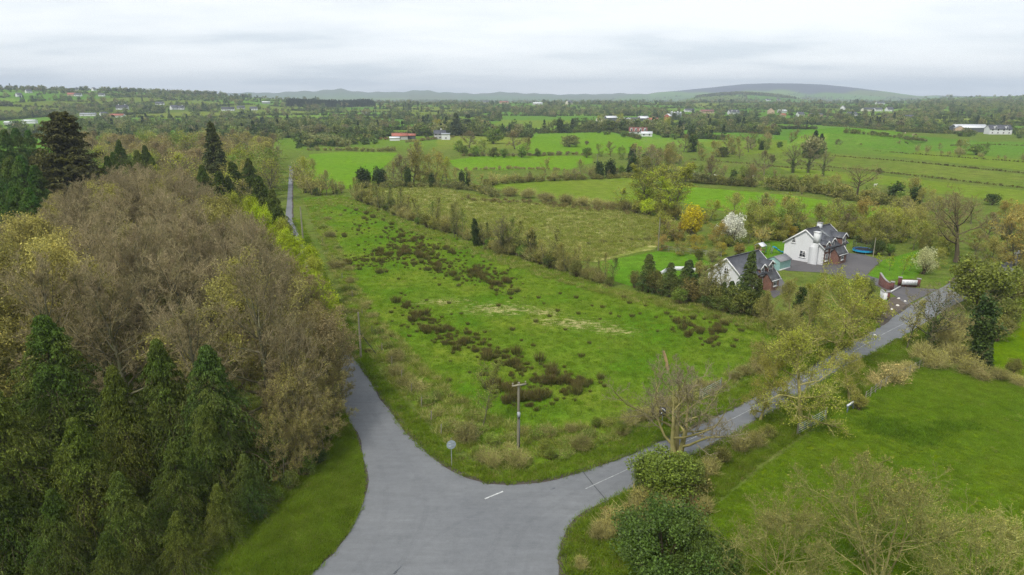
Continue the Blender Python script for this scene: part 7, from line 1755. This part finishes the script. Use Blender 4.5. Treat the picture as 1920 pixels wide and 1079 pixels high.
# keep the traced pastures open
clear = [W_(p) for p in ([(965, 279), (1010, 250), (1135, 247), (1205, 262), (1215, 290), (1000, 292)], [(925, 238), (945, 221), (1120, 221), (1130, 235), (1000, 242)], [(1290, 268), (1480, 252), (1560, 238), (1690, 246), (1790, 256), (1830, 258), (2000, 262), (2000, 340), (1560, 284), (1400, 292)], [(575, 288), (640, 283), (745, 284), (840, 262), (850, 268), (960, 262), (900, 295), (600, 300)])]
for c in clear: pastures &= ~in_poly(X, Y, c)
for hx, hy in HOUSES:
    hr = math.hypot(hx, hy); ux, uy = hx / hr, hy / hr
    al = (X - hx) * ux + (Y - hy) * uy; la = np.abs((X - hx) * uy - (Y - hy) * ux)
    pastures &= ~((la < 15) & (al > -min(120, hr * 0.09)) & (al < 14))
Z = terr(X, Y)
def emit(name, mask, coll, s0, s1, label, cat, cap, zs=1.0):
    idx = np.nonzero(mask & pastures)[0]
    if len(idx) > cap: idx = rg.choice(idx, cap, replace=False)
    P = np.stack([X[idx], Y[idx], Z[idx] - 0.2], 1); s = rg.uniform(s0, s1, len(idx)) * (1 + smooth(1500, 6000, r[idx]) * 0.8)
    scatter(name, P, s, coll, label, cat, sz=s * zs / (1 + smooth(1500, 6000, r[idx]) * 0.5))
u_ = rg.random(NB)
emit('far_hedgerows', hed & (u_ < 0.78), cb_, 0.55, 1.15, 'distant green hedgerows dividing the farmland', 'hedgerow', 42000)
emit('far_hedgerow_trees', hed & (u_ >= 0.80) & (u_ < 0.96), ct_, 0.45, 1.45, 'distant bare and budding hedgerow trees', 'trees', 5200)
emit('far_woods', (wood & (u_ < 0.36)) | (scrub & (u_ < 0.25)), ct_, 0.5, 1.05, 'distant brown and green woods', 'wood', 12000)
emit('far_scrub', scrub & (u_ >= 0.4), cb_, 0.6, 1.2, 'distant scrubland bushes', 'scrub', 6000)
emit('far_evergreens', hed & (u_ > 0.99), cc_, 0.6, 1.1, 'distant scattered dark evergreens', 'trees', 1200)
# belts that the photograph shows: ridge-top trees on the left, the dark plantation, wooded knoll, belts in front of the far yard
def belt(name, quad, n, coll, s0, s1, label, cat):
    Pq = [GT(*p)[:2] for p in quad]; P = []
    for k in range(n):
        u1, v1 = rg.random(), rg.random()
        x = (Pq[0][0] * (1 - u1) + Pq[1][0] * u1) * (1 - v1) + (Pq[3][0] * (1 - u1) + Pq[2][0] * u1) * v1
        y = (Pq[0][1] * (1 - u1) + Pq[1][1] * u1) * (1 - v1) + (Pq[3][1] * (1 - u1) + Pq[2][1] * u1) * v1
        P.append((x, y, 0))
    P = np.array(P)
    ok = np.ones(len(P), bool)
    for hx, hy in HOUSES:
        hr = math.hypot(hx, hy); ux, uy = hx / hr, hy / hr
        al = (P[:, 0] - hx) * ux + (P[:, 1] - hy) * uy; la = np.abs((P[:, 0] - hx) * uy - (P[:, 1] - hy) * ux)
        ok &= ~((la < 15) & (al > -min(120, hr * 0.09)) & (al < 14))
    P = P[ok]; n = len(P)
    P[:, 2] = terr(P[:, 0], P[:, 1]) - 0.2
    scatter(name, P, rg.uniform(s0, s1, n), coll, label, cat)
belt('dark_plantation', [(535, 200), (705, 200), (690, 195), (545, 195)], 700, cc_, 0.8, 1.15, 'dark conifer plantation on the far plain left of centre', 'plantation')
belt('ridge_trees', [(-40, 171), (430, 182), (420, 181), (-40, 170)], 260, ct_, 0.8, 1.6, 'row of trees along the crest of the left hill', 'trees')
belt('knoll_wood', [(1300, 186), (1500, 188), (1450, 181), (1340, 181)], 900, ct_, 1.0, 1.8, 'wooded knoll in front of the mountain', 'wood')
belt('tree_belt', [(1640, 242), (1740, 240), (1760, 215), (1680, 215)], 260, ct_, 0.7, 1.2, 'belt of mixed trees behind the right pastures', 'trees')
belt('slope_wood', [(1700, 212), (1930, 215), (1930, 190), (1740, 190)], 520, ct_, 0.8, 1.5, 'wooded slope at the far right', 'wood')
belt('central_belt', [(960, 218), (1250, 218), (1250, 206), (960, 206)], 480, ct_, 0.6, 1.1, 'dense belt of trees behind the central yard', 'trees')
belt('left_thicket', [(560, 282), (720, 270), (720, 235), (560, 240)], 330, cb_, 0.8, 1.7, 'rough thicket beyond the left bright field', 'thicket')
belt('left_trees', [(560, 270), (740, 250), (740, 228), (560, 235)], 110, ct_, 0.5, 1.0, 'scattered trees in the thicket beyond the left bright field', 'trees')
belt('lane_thicket', [(150, 262), (560, 285), (560, 232), (150, 228)], 230, ct_, 0.6, 1.2, 'mixed trees beyond the wood on the left', 'trees')
belt('yard_trees', [(1000, 250), (1290, 262), (1290, 240), (1180, 236)], 60, cb_, 0.8, 1.3, 'bushes between pasture and far yard', 'bushes')

# ------------------------------------------------------------------ the air
m = bpy.data.materials.new('haze_air'); m.use_nodes = True; m.node_tree.nodes.clear()
pv = m.node_tree.nodes.new('ShaderNodeVolumePrincipled'); pv.inputs['Color'].default_value = (0.74, 0.85, 1.0, 1); pv.inputs['Density'].default_value = 0.00014
mo = m.node_tree.nodes.new('ShaderNodeOutputMaterial'); m.node_tree.links.new(pv.outputs[0], mo.inputs['Volume'])
MATS['haze_air'] = m
hb_ = MB().box(-11000, 11000, -11000, 11000, -3.0, 260.0)
tag(obj('haze', hb_.mesh('haze', ['haze_air'])), 'thin pale blue air over the whole landscape', 'haze', kind='stuff')
